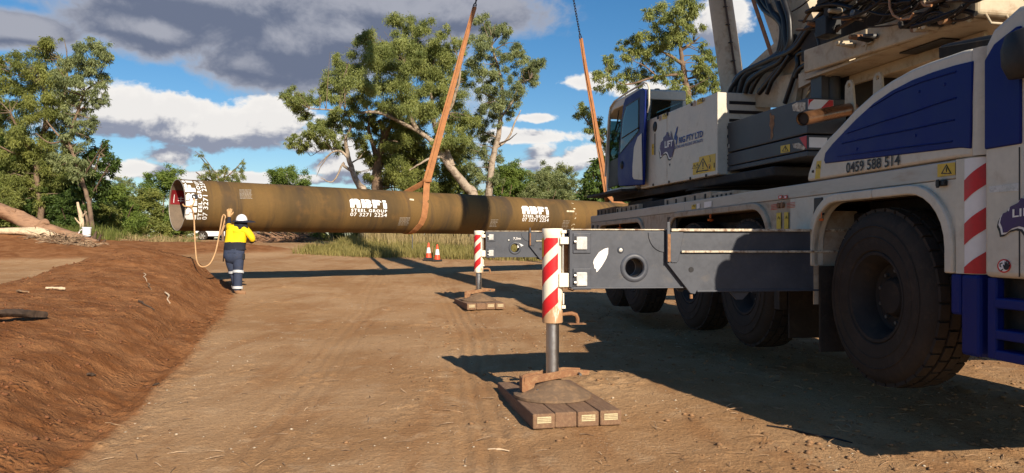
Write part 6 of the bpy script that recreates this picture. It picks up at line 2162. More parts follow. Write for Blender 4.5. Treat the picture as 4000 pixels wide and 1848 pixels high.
M['stone'] = mat('pale stone', (0.46, 0.38, 0.28), 0.85, var=0.25, scale=6)
M['clod'] = mat('dirt clod', (0.25, 0.140, 0.068), 0.95, var=0.25, scale=5)
M['clod_red'] = mat('red clod', (0.17, 0.068, 0.027), 0.95, var=0.25, scale=5)
tag(pebbles('gravel', 5200, (-4.5, 7), (3.2, 17), (0.004, 0.018), 'stone', lambda x, y, b, g: (b < 0.2) & (fbm(x, y, 1.3, 61, 2) + 0.2 * g.normal(size=len(x)) > 0.02), seed=2), 'small pale stones scattered over the dirt road', 'gravel', kind='stuff')
tag(pebbles('dirt_crumbs', 15000, (-1.5, 8), (3.2, 20), (0.006, 0.035), 'clod', lambda x, y, b, g: (b < 0.2) & (fbm(x, y, 1.1, 63, 3) + 0.16 * x + 0.25 * g.normal(size=len(x)) > 0.25), seed=3), 'brown crumbs of broken dirt round the timber mats', 'dirt', kind='stuff')
tag(pebbles('red_clods', 16000, (-11, -2.5), (4.0, 22), (0.004, 0.030), 'clod_red', lambda x, y, b, g: (b > 0.3) & (g.random(len(x)) < 0.7), flat=1.0, seed=4), 'red clods of loose soil over the bank', 'dirt', kind='stuff')


def litter(name, n_, xr, yr, label, m, seed):
    g = random.Random(seed)
    mb = MB()
    for k in range(n_):
        x, y = g.uniform(*xr), yr[0] * (yr[1] / yr[0]) ** g.random()
        a, l_ = g.uniform(0, 6.28), g.uniform(0.03, 0.16)
        p = Vector((x, y, gz(x, y) + 0.004))
        q = Vector((x + l_ * math.cos(a), y + l_ * math.sin(a), 0))
        q.z = gz(q.x, q.y) + 0.006 + g.random() ** 3 * 0.03
        r_ = g.uniform(0.0015, 0.005)
        mb.tube([p, p.lerp(q, 0.5) + Vector((0, 0, 0.006)), q], [r_, r_, r_ * 0.5], 4, cap=False)
    tag(mb.build(name, m, None, recalc=False), label, 'twigs', kind='stuff')


def stick_heap(name, boxes, n_, label, m='pale_wood', seed=3, L=(0.3, 1.3), r=(0.008, 0.03), top=0.35):
    g = random.Random(seed)
    mb = MB()
    for k in range(n_):
        x0, x1, y0, y1, d0, d1 = g.choice(boxes)
        d = g.uniform(d0, d1)
        p = at(g.uniform(x0, x1), g.uniform(y0, y1), d)
        gl = gz(p.x, p.y)
        p.z = min(max(p.z, gl + 0.02), gl + top)
        l_ = g.uniform(*L)
        a, e = g.uniform(0, 6.28), g.uniform(-0.5, 0.5)
        q = p + Vector((math.cos(a) * math.cos(e), math.sin(a) * math.cos(e), math.sin(e))) * l_
        q.z = max(q.z, gz(q.x, q.y))
        md = p.lerp(q, 0.5) + Vector((g.uniform(-1, 1), g.uniform(-1, 1), g.uniform(-0.3, 1))) * l_ * 0.10
        rr_ = g.uniform(*r)
        mb.tube([p, md, q], [rr_, rr_ * 0.9, rr_ * 0.5], 5, cap=False)
    o = mb.build(name, m, None, smooth=60, recalc=False)
    tag(o, label, 'brush', kind='stuff')


stick_heap('dead_brush', [(110, 260, 915, 950, 30, 31), (180, 300, 935, 985, 29.6, 30.8), (260, 390, 960, 1000, 29.5, 30.6)], 380, 'tangle of bleached sticks and bark below the fallen log', 'dry_mix', 3, (0.15, 0.8), (0.006, 0.022))
stick_heap('dead_brush', [(975, 1060, 905, 945, 57, 60), (1060, 1210, 915, 945, 56, 59), (1000, 1200, 930, 945, 55, 57)], 330, 'heap of dead branches on the far side of the road under the pipe', 'log', 5, (0.4, 2.2), (0.015, 0.05))
stick_heap('dead_brush', [(640, 760, 905, 945, 48, 56), (390, 560, 960, 1000, 33, 36)], 260, 'dry brown litter of twigs along the scrub edge', 'dry_stick', 6, (0.2, 1.0), (0.006, 0.02))

litter('twig_litter', 260, (0.6, 5.0), (4.3, 10), 'fine brown twigs and bark scraps on the dirt beside the mats', 'dry_stick', 71)
litter('straw_litter', 380, (-3.5, 4.5), (4.0, 14), 'fine pale straw scraps over the dirt road', 'dry_mix', 72)
# ------------------------------------------------------------------ vegetation
def leaf_mat(name, dark, light, trans=0.35, spec=0.3):
    m = bpy.data.materials.new(name)
    m.use_nodes = True
    nt = NT(m.node_tree)
    nt.n.clear()
    o = nt.node('ShaderNodeOutputMaterial')
    a = nt.node('ShaderNodeAttribute', attribute_name='tint')
    tc = nt.node('ShaderNodeTexCoord')
    n1 = nt.noise(tc.outputs['Object'], 0.9, 3, 0.5)
    f = nt.math('ADD', nt.math('MULTIPLY', a.outputs['Fac'], 0.6), nt.math('MULTIPLY', nt.ramp(n1, 0.3, 0.7), 0.4))
    c = nt.mix(f, rgb(dark), rgb(light))
    p = nt.node('ShaderNodeBsdfPrincipled')
    nt.put(p.inputs['Base Color'], c)
    p.inputs['Roughness'].default_value = 0.55
    p.inputs['Specular IOR Level'].default_value = spec
    t = nt.node('ShaderNodeBsdfTranslucent')
    nt.put(t.inputs[0], nt.mix(1.0, c, (1.1, 1.15, 0.6, 1), 'MULTIPLY'))
    mx = nt.node('ShaderNodeMixShader')
    mx.inputs[0].default_value = trans
    nt.l.new(p.outputs[0], mx.inputs[1])
    nt.l.new(t.outputs[0], mx.inputs[2])
    nt.l.new(mx.outputs[0], o.inputs[0])
    return m


M['gum'] = leaf_mat('gum leaves', (0.105, 0.145, 0.038), (0.38, 0.41, 0.135))
M['gum_grey'] = leaf_mat('grey gum leaves', (0.105, 0.142, 0.060), (0.36, 0.40, 0.18))
M['olive'] = leaf_mat('olive scrub leaves', (0.085, 0.115, 0.028), (0.33, 0.35, 0.095))
M['green'] = leaf_mat('fresh green leaves', (0.065, 0.120, 0.020), (0.25, 0.32, 0.07))
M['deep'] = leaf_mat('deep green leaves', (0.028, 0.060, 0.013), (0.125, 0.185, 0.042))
M['grass'] = leaf_mat('rank grass', (0.13, 0.125, 0.035), (0.36, 0.30, 0.11), 0.3, 0.15)
M['grass_green'] = leaf_mat('green grass', (0.085, 0.115, 0.025), (0.22, 0.24, 0.065), 0.3, 0.15)
M['straw'] = leaf_mat('dry grass', (0.22, 0.165, 0.075), (0.42, 0.33, 0.17), 0.2, 0.1)
M['bark_white'] = mat('pale gum bark', (0.36, 0.29, 0.22), 0.85, dirt=(0.12, 0.08, 0.055), amt=0.55, scale=1.6, bump=0.5, bscale=12)
M['bark_twig'] = mat('twig bark', (0.17, 0.125, 0.085), 0.9, var=0.25)
M['bark_brown'] = mat('brown gum bark', (0.20, 0.135, 0.09), 0.9, dirt=(0.08, 0.05, 0.035), amt=0.5, scale=2.0, bump=0.9, bscale=14)


def leaves_mesh(name, cen, L, wd, m, parent, g, droop=0.8, tint=None, jit=0.5):
    n_ = len(cen)
    d = g.normal(size=(n_, 3))
    d[:, 2] = d[:, 2] * 0.6 - droop * 1.6
    d /= np.linalg.norm(d, axis=1)[:, None]
    r_ = g.normal(size=(n_, 3))
    w_ = np.cross(d, r_)
    w_ /= np.linalg.norm(w_, axis=1)[:, None] + 1e-9
    ll = L * g.uniform(0.6, 1.3, n_)[:, None]
    ww = wd * g.uniform(0.7, 1.3, n_)[:, None]
    nrm = np.cross(d, w_)
    a = cen
    b = cen + d * ll * 0.5 + w_ * ww * 0.5 + nrm * ll * 0.06
    c = cen + d * ll
    e = cen + d * ll * 0.5 - w_ * ww * 0.5 + nrm * ll * 0.06
    V = np.stack([a, b, c, e], 1).reshape(-1, 3)
    F = np.arange(4 * n_).reshape(-1, 4)
    t = np.clip((tint if tint is not None else 0.5) + jit * (g.random(n_) - 0.5), 0, 1)
    return np_mesh(name, V, F, m, parent, attrs={'tint': ('FACE', t)})


def crown_points(clumps, d, g, dens, dd=1.0, sub=10):
    """clumps in pixels -> leaf positions; each clump breaks into uneven smaller tufts"""
    P, T = [], []
    for px, py, r in clumps:
        r = r / FOC * d * 1.12
        c = np.array(at(px, py, d + g.normal() * r * dd))
        k = max(4, int(sub * g.uniform(0.8, 1.3)))
        for _ in range(k):
            u = g.normal(size=3)
            u /= np.linalg.norm(u)
            u = u * r * g.random() ** 0.45 * np.array([1.05, 1.0, 0.85])
            rs = r * g.uniform(0.16, 0.36)
            n_ = max(8, int(2.3 * dens * rs * rs * g.uniform(0.6, 1.4)))
            q = g.normal(size=(n_, 3)) * rs * 0.55 * np.array([1.0, 1.0, 0.75])
            q[:, 2] -= np.abs(g.normal(size=n_)) * rs * 0.45
            P.append(c + u + q)
            T.append(np.full(n_, np.clip(0.5 + 0.22 * g.normal(), 0, 1)))
    return np.concatenate(P), np.concatenate(T)


def tree(name, label, d, limbs, clumps, m='gum', bark='bark_white', leaf=(0.17, 0.034), dens=1500, seed=1, group=None, droop=0.8, sub=10, twig=True, dd=1.0, root_px=None):
    """limbs: list of (pixel polyline, start radius px, end radius px); the first is the trunk"""
    g = np.random.default_rng(seed)
    rg_ = random.Random(seed)
    tr = limbs[0][0][0]
    base = at(tr[0], tr[1], d)
    gl = gz(base.x, base.y)
    t = empty(name, (0, 0, 0))
    tag(t, label, 'tree' if 'tree' in name or 'gum' in name else 'bush', group)
    tb3, nodes = None, []
    mb_list = []
    for k, (pl, r0, r1) in enumerate(limbs):
        pts = []
        off = rg_.uniform(-1, 1) * (0 if k == 0 else 1)
        for i, (x, y) in enumerate(pl):
            q = i / max(1, len(pl) - 1)
            pts.append(at(x, y, d + off * q * 1.5))
        if k == 0 and pts[0].z > gl:
            pts.insert(0, Vector((pts[0].x + 0.05, pts[0].y, gl - 0.2)))
        sm = smooth_path(pts, 4)
        sm = [p + Vector((rg_.gauss(0, 1), rg_.gauss(0, 1), 0)) * 0.012 for p in sm]
        rs = [lerp(r0, r1, i / (len(sm) - 1)) / FOC * d for i in range(len(sm))]
        nodes += [(p, r) for p, r in zip(sm, rs)]
        mb_list.append((sm, rs))
    P, T = crown_points(clumps, d, g, dens, dd, sub)
    trunk = MB()
    for sm, rs in mb_list[:1]:
        trunk.tube(sm, rs, 9)
    trunk.build('trunk', bark, t, smooth=60)
    for sm, rs in mb_list[1:]:
        MB().tube(sm, rs, 7).build('limb', bark, t, smooth=60)
    if twig and nodes:
        tw = MB()
        N = np.array([tuple(n[0]) for n in nodes])
        for px, py, r in clumps:
            c = np.array(at(px, py, d))
            for _ in range(2):
                tgt = c + g.normal(size=3) * r / FOC * d * 0.5
                low = N[:, 2] <= tgt[2] + 0.4
                dist = np.linalg.norm(N - tgt, axis=1) + np.where(low, 0, 5)
                i = int(np.argmin(dist))
                p0, r0 = nodes[i]
                p1 = Vector(tgt)
                md = p0.lerp(p1, 0.5) + Vector((rg_.gauss(0, 1), rg_.gauss(0, 1), rg_.gauss(0.6, 1))) * (p1 - p0).length * 0.08
                ra = min(r0 * 0.6, 0.02 + 0.012 * (p1 - p0).length)
                tw.tube([p0, p0.lerp(md, 0.5) + Vector((0, 0, 0.03)), md, md.lerp(p1, 0.5), p1], [ra, ra * 0.85, ra * 0.65, ra * 0.45, ra * 0.2], 5, cap=False)
        if tw.v:
            tag(tw.build('twigs', 'bark_twig', t, smooth=60, recalc=False), kind='stuff')
    leaves_mesh('crown', P, leaf[0], leaf[1], m, t, g, droop, T)
    return t


def fill(x0, x1, y0, y1, r, n_, seed, shape=None):
    """random clump centres inside a pixel box (kept where shape is true)"""
    rg_ = random.Random(seed)
    out = []
    while len(out) < n_:
        x, y = rg_.uniform(x0, x1), rg_.uniform(y0, y1)
        if shape is None or shape(x, y):
            out.append((x, y, r * rg_.uniform(0.7, 1.25)))
    return out


def bush(name, label, px, py_top, py_base, w, d, m='olive', seed=1, group='scrub bushes along the clearing', n_=16, dens=1000, leaf=(0.16, 0.05), bark='bark_brown', droop=0.2):
    py_top -= 0.10 * (py_base - py_top)
    h = py_base - py_top
    ell = lambda x, y: ((x - px) / (w / 2)) ** 2 + ((y - (py_top + h * 0.5)) / (h * 0.5)) ** 2 < 1.0
    cl = fill(px - w / 2, px + w / 2, py_top, py_base, min(w, h) * 0.22, n_, seed, ell)
    rg_ = random.Random(seed)
    limbs = [([(px + rg_.uniform(-6, 6), py_base), (px + rg_.uniform(-w * .1, w * .1), py_top + h * 0.6), (px + rg_.uniform(-w * .15, w * .15), py_top + h * 0.2)], 5, 1.5)]
    for s_ in (-1, 1):
        limbs.append(([(px + s_ * 4, py_base - h * 0.1), (px + s_ * w * 0.18, py_top + h * 0.55), (px + s_ * w * 0.3, py_top + h * 0.3)], 3.5, 1.0))
    return tree(name, label, d, limbs, cl, m, bark, leaf, dens, seed, group, droop, twig=False, dd=0.8)


# --- big gums behind the pipe
DG = 46
tree('gum_tree', 'tall spreading gum with leaning pale forked trunk behind the pipe beside the long sling', DG,
     [([(1850, 770), (1825, 735), (1790, 690), (1750, 640), (1720, 590), (1680, 545), (1630, 510), (1560, 475), (1500, 430)], 22, 5),
      ([(1765, 650), (1735, 570), (1700, 500), (1690, 420), (1680, 320)], 15, 4), ([(1630, 510), (1590, 430), (1560, 330), (1580, 240)], 11, 3),
      ([(1740, 615), (1690, 615), (1640, 640), (1600, 665)], 7, 2), ([(1560, 475), (1480, 440), (1400, 440), (1300, 430), (1210, 425)], 8, 2), ([(1700, 500), (1760, 420), (1790, 330), (1800, 260)], 9, 3)],
     [(1620, 110, 55), (1570, 100, 50), (1690, 120, 55), (1520, 170, 70), (1600, 190, 75), (1690, 200, 75), (1440, 150, 50), (1420, 140, 30), (1470, 230, 70), (1550, 270, 80), (1640, 290, 80), (1740, 250, 70), (1780, 180, 45),
      (1400, 250, 55), (1350, 280, 50), (1330, 235, 35), (1420, 330, 70), (1500, 350, 75), (1290, 320, 50), (1340, 360, 50), (1580, 370, 75), (1670, 380, 75), (1750, 340, 65), (1800, 300, 45), (1260, 370, 40), (1160, 370, 45), (1130, 385, 30), (1210, 380, 40), (1120, 365, 24),
      (1380, 400, 45), (1460, 410, 45), (1690, 450, 60), (1780, 430, 60), (1820, 480, 45), (1740, 520, 55), (1800, 540, 45), (1640, 440, 50), (1560, 420, 40), (1170, 420, 35), (1195, 450, 25), (1770, 590, 40), (1715, 560, 40)],
     'gum', 'bark_white', seed=11, dens=2300, group='gum trees behind the pipe', sub=11)
tree('gum_tree', 'upright brown trunked gum rising straight behind the middle stencilled lettering', DG + 2,
     [([(1475, 760), (1472, 700), (1478, 640), (1490, 580), (1500, 520), (1480, 470)], 26, 10), ([(1480, 640), (1455, 560), (1440, 500), (1450, 440)], 12, 4), ([(1495, 560), (1520, 500), (1560, 450), (1590, 400)], 12, 4), ([(1478, 660), (1450, 640), (1430, 600)], 6, 2)],
     [(1440, 470, 45), (1500, 440, 45), (1560, 460, 50), (1430, 560, 35), (1450, 620, 30), (1420, 600, 25), (1560, 560, 55), (1600, 520, 50), (1530, 610, 45), (1620, 600, 55), (1560, 660, 60), (1640, 660, 55), (1600, 710, 55), (1530, 700, 50), (1660, 720, 45), (1480, 520, 30), (1450, 690, 25), (1395, 670, 14)],
     'olive', 'bark_brown', seed=12, dens=2300, group='gum trees behind the pipe', sub=11)
tree('gum_tree', 'small gum with crooked white trunk and bare drooping branches behind the pipe', DG - 1,
     [([(1420, 750), (1405, 730), (1385, 690), (1375, 660), (1362, 620), (1355, 580)], 15, 8), ([(1378, 670), (1345, 650), (1340, 640), (1300, 710), (1255, 695)], 7, 1.5), ([(1362, 620), (1330, 590), (1290, 600), (1240, 650)], 6, 1), ([(1355, 580), (1350, 540), (1370, 500), (1360, 450)], 8, 2),
      ([(1330, 590), (1270, 580), (1215, 610)], 4, 0.8), ([(1365, 640), (1400, 620), (1425, 590)], 4, 1), ([(1290, 600), (1260, 640), (1235, 690)], 3, 0.6)],
     [(1290, 480, 45), (1330, 510, 45), (1240, 510, 35), (1380, 480, 40), (1270, 550, 35), (1210, 530, 30), (1160, 545, 30), (1140, 570, 26), (1330, 570, 30), (1410, 530, 30), (1230, 480, 25), (1175, 580, 20), (1350, 450, 30), (1400, 560, 20), (1310, 440, 30), (1280, 515, 26), (1195, 560, 20)],
     'gum', 'bark_white', seed=13, dens=2400, group='gum trees behind the pipe')
tree('gum_tree', 'slender gum with white trunk and dead forked branch at the open sky side', DG + 1,
     [([(1908, 790), (1915, 700), (1925, 620), (1945, 540), (1955, 460), (1962, 380), (1950, 280), (1920, 180)], 17, 4), ([(1935, 580), (1985, 540), (2015, 470), (2035, 430)], 6, 1.5), ([(1950, 560), (1990, 545), (2020, 520)], 4, 1), ([(1955, 460), (2000, 400), (2030, 330), (2070, 310)], 6, 2),
      ([(1945, 540), (1900, 520), (1870, 510)], 5, 1.5), ([(1960, 400), (1900, 370), (1860, 350)], 6, 2), ([(2000, 400), (2045, 360), (2045, 300)], 4, 1)],
     [(1890, 80, 35), (1910, 110, 45), (1950, 130, 40), (1970, 110, 25), (1880, 170, 45), (1930, 200, 50), (1860, 240, 45), (1920, 280, 50), (1990, 220, 40), (2020, 200, 38), (2060, 240, 40), (2100, 250, 30), (2110, 235, 22), (2040, 280, 45), (1980, 290, 50), (2080, 300, 30), (2000, 350, 45), (1930, 350, 45),
      (1880, 320, 40), (1950, 410, 40), (1900, 400, 38), (2000, 400, 30), (1880, 440, 35), (1920, 470, 35), (1860, 500, 35), (1990, 440, 26), (1900, 540, 35), (1945, 600, 24), (1880, 600, 35), (1910, 650, 30), (1960, 620, 18), (1840, 150, 30), (1830, 560, 35), (1870, 680, 35), (1830, 640, 35), (1940, 690, 25)],
     'gum_grey', 'bark_white', seed=14, dens=2100, group='gum trees behind the pipe')
# --- gum behind the crane cab
tree('gum_tree', 'tall gum with dark forked trunk standing behind the crane cab roof', 36,
     [([(2690, 420), (2682, 345), (2672, 280), (2662, 220), (2655, 170), (2645, 100)], 15, 5), ([(2665, 250), (2620, 220), (2580, 200)], 8, 3), ([(2660, 195), (2700, 170), (2735, 145)], 8, 2), ([(2672, 290), (2560, 300), (2450, 330), (2380, 300)], 6, 1.5), ([(2580, 310), (2520, 260), (2480, 240)], 4, 1)],
     [(2660, 20, 50), (2610, 40, 45), (2700, 40, 40), (2570, 60, 35), (2530, 50, 26), (2640, 80, 50), (2710, 90, 35), (2590, 110, 45), (2520, 130, 35), (2660, 130, 40), (2480, 160, 40), (2430, 170, 25), (2560, 170, 45), (2620, 160, 35), (2440, 210, 35), (2500, 210, 40), (2380, 230, 26), (2400, 250, 35), (2340, 290, 26), (2350, 330, 30), (2400, 310, 35), (2460, 280, 40), (2540, 250, 40),
      (2600, 240, 35), (2520, 310, 35), (2590, 300, 35), (2640, 290, 30), (2720, 240, 30), (2760, 210, 30), (2780, 240, 35), (2740, 280, 40), (2790, 290, 35), (2720, 330, 40), (2770, 340, 40), (2680, 380, 40), (2745, 170, 16), (2430, 345, 26), (2640, 345, 30)],
     'gum', 'bark_brown', seed=15, dens=2300)
tree('gum_tree', 'leafy gum with crown just showing left of the crane cab door', 40,
     [([(2420, 800), (2410, 700), (2380, 600), (2330, 520), (2290, 470)], 10, 3), ([(2380, 600), (2400, 520), (2420, 450)], 6, 2)],
     [(2270, 420, 26), (2295, 450, 30), (2330, 480, 32), (2260, 445, 18), (2310, 500, 26), (2350, 530, 30), (2340, 500, 22), (2380, 560, 30), (2330, 545, 20), (2420, 520, 40), (2450, 470, 40), (2430, 600, 40)],
     'gum', 'bark_brown', seed=16, dens=2300)
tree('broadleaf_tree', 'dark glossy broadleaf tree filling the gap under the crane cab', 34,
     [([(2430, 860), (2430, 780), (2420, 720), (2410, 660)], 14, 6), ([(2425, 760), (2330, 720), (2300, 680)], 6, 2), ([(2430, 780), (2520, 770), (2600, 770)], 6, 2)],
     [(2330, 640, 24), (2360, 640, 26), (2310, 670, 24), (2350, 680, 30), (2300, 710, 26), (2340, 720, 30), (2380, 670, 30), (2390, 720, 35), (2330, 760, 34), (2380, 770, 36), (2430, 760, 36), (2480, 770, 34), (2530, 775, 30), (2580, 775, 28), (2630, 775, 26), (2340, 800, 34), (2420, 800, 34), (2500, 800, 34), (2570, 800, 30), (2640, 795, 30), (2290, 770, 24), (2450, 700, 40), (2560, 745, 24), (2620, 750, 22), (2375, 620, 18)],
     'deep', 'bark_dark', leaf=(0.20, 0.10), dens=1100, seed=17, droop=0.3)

# --- left-hand trees
tree('gum_tree', 'tall dense gum crowning the left tree mass above the fallen log', 38,
     [([(150, 930), (160, 800), (140, 680), (160, 560), (180, 440), (170, 330)], 14, 6), ([(150, 640), (90, 540), (40, 440)], 8, 3), ([(165, 520), (230, 430), (260, 330), (260, 240)], 8, 3), ([(160, 600), (60, 600), (-20, 560)], 6, 2)],
     [(150, 175, 30), (200, 160, 40), (180, 190, 40), (60, 210, 35), (30, 250, 40), (100, 250, 55), (170, 260, 60), (-10, 300, 50), (50, 310, 60), (130, 330, 65), (210, 320, 60), (-20, 380, 60), (60, 400, 65), (150, 410, 65), (220, 390, 55), (0, 470, 60), (90, 480, 65), (180, 490, 60), (250, 460, 50),
      (30, 550, 60), (120, 560, 60), (210, 560, 55), (-30, 610, 50), (60, 630, 60), (150, 640, 60), (240, 630, 50), (270, 380, 45), (250, 300, 50), (-50, 460, 50), (20, 690, 55), (110, 710, 55), (200, 700, 55), (-40, 700, 50), (60, 760, 50), (150, 770, 50), (-20, 770, 50), (10, 240, 30)],
     'olive', 'bark_brown', seed=21, dens=1900, group='trees on the left of the clearing')
tree('gum_tree', 'pale drooping gum with leaning bare trunk beside the white bucket', 35,
     [([(365, 960), (358, 880), (345, 790), (320, 700), (290, 610), (270, 540), (300, 450), (330, 360)], 10, 4), ([(350, 950), (338, 850), (318, 760), (300, 690)], 6, 3), ([(300, 450), (360, 380), (390, 300)], 5, 2), ([(285, 600), (220, 520), (180, 470)], 5, 2), ([(320, 700), (370, 620), (400, 560)], 4, 1.5), ([(270, 540), (200, 560), (140, 520)], 4, 1.5)],
     [(380, 170, 32), (400, 190, 35), (350, 180, 35), (300, 185, 35), (320, 230, 45), (380, 240, 40), (410, 230, 26), (270, 240, 40), (350, 290, 45), (400, 290, 30), (300, 310, 45), (260, 340, 45), (340, 350, 40), (390, 320, 26), (230, 300, 35), (300, 400, 35), (400, 390, 22), (370, 395, 25), (260, 430, 35), (340, 440, 28), (310, 470, 35), (360, 470, 26), (280, 510, 35), (340, 520, 28), (250, 560, 35),
      (310, 560, 35), (350, 490, 22), (230, 620, 35), (290, 620, 35), (340, 610, 28), (300, 670, 32), (340, 660, 26), (410, 365, 14), (415, 210, 18)],
     'gum_grey', 'bark_brown', seed=22, dens=2200, group='trees on the left of the clearing')
tree('broadleaf_tree', 'bushy green tree leaning right over the weeds beside the bucket', 36,
     [([(330, 950), (345, 850), (360, 760), (370, 680), (390, 600)], 8, 3), ([(360, 760), (400, 690), (430, 640)], 4, 1.5)],
     [(390, 580, 30), (370, 600, 30), (410, 590, 22), (430, 620, 28), (390, 640, 36), (440, 650, 26), (410, 680, 34), (360, 670, 36), (380, 720, 36), (420, 720, 26), (350, 740, 36), (390, 760, 30), (340, 800, 30), (310, 740, 36), (300, 800, 34), (455, 640, 14), (415, 560, 18)],
     'deep', 'bark_brown', seed=23, dens=1900, leaf=(0.17, 0.05), group='trees on the left of the clearing', droop=0.5)
for k, (px, t, b, w, d, m, lab) in enumerate([
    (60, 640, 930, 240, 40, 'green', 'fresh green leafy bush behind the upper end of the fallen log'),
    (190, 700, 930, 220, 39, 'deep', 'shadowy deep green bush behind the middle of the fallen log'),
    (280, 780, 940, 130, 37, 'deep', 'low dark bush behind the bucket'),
    (-40, 720, 940, 180, 37, 'olive', 'olive bush at the far end of the fallen log'),
    (470, 760, 930, 170, 47, 'green', 'bright green sapling thicket above the rank grass'),
    (560, 780, 935, 160, 50, 'olive', 'olive scrub bush between the green thicket and the open pipe end'),
    (640, 690, 930, 150, 52, 'green', 'tall green bush just left of the open pipe end'),
    (700, 800, 940, 130, 56, 'olive', 'olive scrub bush under the open pipe end'),
    (400, 800, 930, 120, 42, 'olive', 'thin stemmed olive scrub behind the leaning bare trunk'),
    (1140, 640, 930, 190, 66, 'green', 'round green tree standing above the pipe left of the small white gum'),
    (1650, 640, 930, 160, 58, 'olive', 'olive bush behind the long sling'),
    (1780, 660, 930, 150, 58, 'olive', 'olive bush under the slender white gum'),
    (1965, 660, 930, 110, 60, 'green', 'yellow green bush right of the slender white gum'),
    (2060, 665, 930, 170, 64, 'olive', 'tall olive bush above the second stencilled lettering'),
    (2170, 680, 930, 170, 66, 'olive', 'broad olive bush left of the dark broadleaf tree'),
    (2255, 690, 930, 120, 62, 'gum_grey', 'feathery grey green bush beside the dark broadleaf tree'),
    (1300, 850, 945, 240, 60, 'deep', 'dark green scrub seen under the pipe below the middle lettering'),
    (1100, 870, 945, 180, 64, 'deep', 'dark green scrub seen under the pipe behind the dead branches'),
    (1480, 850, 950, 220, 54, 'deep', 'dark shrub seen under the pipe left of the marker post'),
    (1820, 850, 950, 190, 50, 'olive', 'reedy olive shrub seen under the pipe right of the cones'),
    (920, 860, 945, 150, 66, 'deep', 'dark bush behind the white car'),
    (120, 590, 930, 230, 41, 'olive', 'tall olive bush under the dense left gum'),
    (250, 620, 930, 200, 40, 'deep', 'tall dark bush between the two left gums'),
    (-10, 560, 930, 200, 42, 'deep', 'tall dark bush at the very edge of the tree mass behind the log'),
    (1570, 520, 930, 230, 50, 'olive', 'tall olive bush crowding the upright brown trunked gum'),
    (1760, 560, 930, 190, 52, 'olive', 'tall drooping olive bush behind the leaning pale trunk'),
    (2010, 670, 930, 160, 62, 'green', 'leafy green bush between the slender gum and the second lettering'),
    (2120, 690, 930, 170, 60, 'gum_grey', 'grey green bush directly above the second stencilled lettering'),
    (1220, 870, 945, 220, 58, 'olive', 'olive scrub seen under the pipe right of the dead branches'),
    (1640, 860, 950, 200, 52, 'olive', 'olive scrub seen under the pipe around the marker post'),
    (1940, 850, 950, 160, 52, 'deep', 'dark scrub seen under the pipe behind the far jack'),
]):
    bush('scrub_bush', lab, px, t, b, w, d, m, seed=40 + k, n_=30, dens=1350)
# thin grey trees over the pipe's left end
tree('gum_tree', 'hazy grey sapling tree rising over the scrub left of the pipe', 55,
     [([(485, 930), (485, 830), (490, 760), (485, 710)], 4, 2)],
     [(470, 700, 24), (500, 710, 24), (450, 720, 22), (515, 735, 22), (480, 740, 28), (455, 755, 24), (510, 770, 24), (480, 780, 24)], 'gum_grey', 'bark_brown', seed=71, dens=1300)
tree('gum_tree', 'sparse half bare tree with twisted dark limbs above the open end of the pipe', 58,
     [([(870, 930), (868, 800), (862, 720), (850, 690)], 6, 3), ([(868, 740), (830, 710), (790, 690), (765, 672)], 5, 2), ([(862, 720), (880, 680), (884, 660)], 4, 2), ([(830, 710), (810, 650), (770, 600)], 4, 1), ([(875, 700), (920, 660), (955, 620)], 3, 1), ([(850, 690), (800, 620), (760, 590)], 2, 0.7)],
     [(780, 600, 14), (800, 640, 20), (815, 670, 24), (790, 690, 20), (840, 680, 22), (870, 660, 22), (900, 680, 26), (930, 690, 24), (950, 630, 14), (945, 660, 18), (880, 700, 26), (820, 700, 22), (920, 710, 20), (855, 705, 24)], 'olive', 'bark_brown', seed=72, dens=1100)
# bleached standing stump by the bucket
st_ = empty('dead_tree', (0, 0, 0))
tag(st_, 'bleached white dead trunk with broken fork standing behind the bucket', 'tree')
rough_log([at(322, 950, 33.5), at(320, 880, 33.5), at(318, 850, 33.5), at(308, 815, 33.5), at(303, 790, 33.5)], [0.10, 0.09, 0.085, 0.07, 0.05], 9, 51).build('trunk', 'pale_wood', st_, smooth=60)
rough_log([at(318, 852, 33.5), at(330, 838, 33.4), at(338, 828, 33.3)], [0.05, 0.04, 0.02], 7, 52).build('limb', 'pale_wood', st_, smooth=60)
rough_log([at(318, 880, 33.5), at(305, 868, 33.4), at(292, 850, 33.3)], [0.045, 0.035, 0.015], 7, 53).build('limb', 'pale_wood', st_, smooth=60)


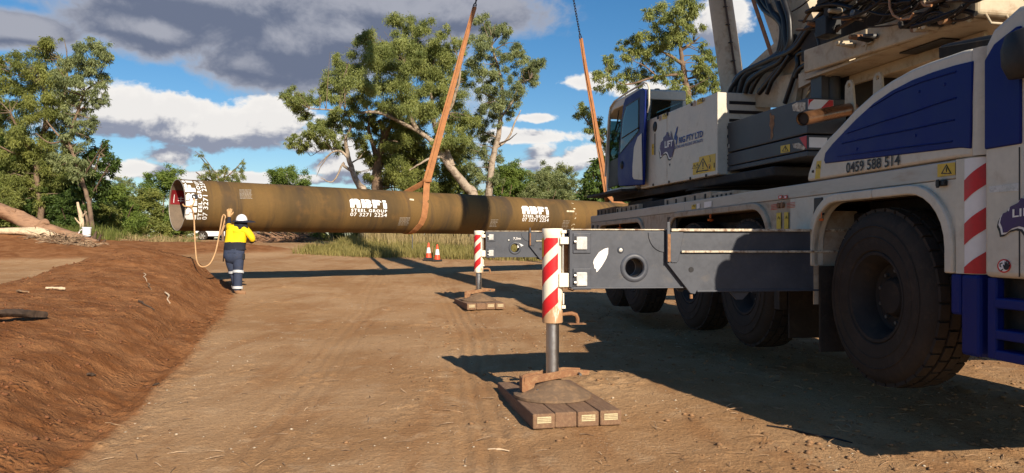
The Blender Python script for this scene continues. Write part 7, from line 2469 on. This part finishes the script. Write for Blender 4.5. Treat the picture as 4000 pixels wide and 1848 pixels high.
# --- grass
def grass(name, label, n_, area, h, m, seed, wid=0.012, lean=0.5):
    g = np.random.default_rng(seed)
    x0, x1, y0, y1 = area
    x, y = g.uniform(x0, x1, n_), g.uniform(y0, y1, n_)
    k = fbm(x, y, 2.2, seed, 3) + 0.35 * g.normal(size=n_) > -0.30
    x, y = x[k], y[k]
    n_ = len(x)
    z = land(x, y)[0]
    hh = h * g.uniform(0.45, 1.25, n_) * (1 + 0.5 * fbm(x, y, 1.5, seed + 5, 2))
    a = g.uniform(0, 6.28, n_)
    b = g.uniform(0, 6.28, n_)
    le = lean * np.abs(g.normal(size=n_)) * hh
    w_ = wid * g.uniform(0.6, 1.4, n_)
    base = np.stack([x, y, z - 0.02], 1)
    sd = np.stack([np.cos(a) * w_, np.sin(a) * w_, np.zeros(n_)], 1)
    ld = np.stack([np.cos(b) * le, np.sin(b) * le, np.zeros(n_)], 1)
    up = np.stack([np.zeros(n_), np.zeros(n_), hh], 1)
    V = np.stack([base - sd, base + sd, base + sd * 0.8 + ld * 0.35 + up * 0.6, base - sd * 0.8 + ld * 0.35 + up * 0.6, base + ld + up * 0.95], 1).reshape(-1, 3)
    i = 5 * np.arange(n_)
    F = np.concatenate([np.stack([i, i + 1, i + 2], 1), np.stack([i, i + 2, i + 3], 1), np.stack([i + 3, i + 2, i + 4], 1)])
    t = np.clip(0.5 + 0.3 * g.normal(size=n_), 0, 1)
    o = np_mesh(name, V, F, m, attrs={'tint': ('FACE', np.tile(t, 3))})
    tag(o, label, 'grass', kind='stuff')


grass('grass', 'rank yellow green grass behind the traffic cones', 26000, (-9.5, 4.5, 33.2, 45), 0.42, 'grass', 81)
grass('tall_grass', 'tall reedy grass in front of the far scrub', 9000, (-8.5, 6, 42, 52), 1.1, 'straw', 82, 0.014, 0.25)
grass('grass', 'green rank grass below the leaning bare trunk', 13000, (-21, -16.8, 32.2, 42), 0.62, 'grass_green', 83)
grass('dry_grass', 'dry straw grass along the foot of the left trees', 3500, (-19, -15.4, 33, 39), 0.42, 'straw', 84, 0.012, 0.8)
grass('dry_grass', 'dry straw grass at the far edge of the clearing', 3000, (-16, 8, 56, 68), 0.8, 'straw', 85, 0.02, 0.4)
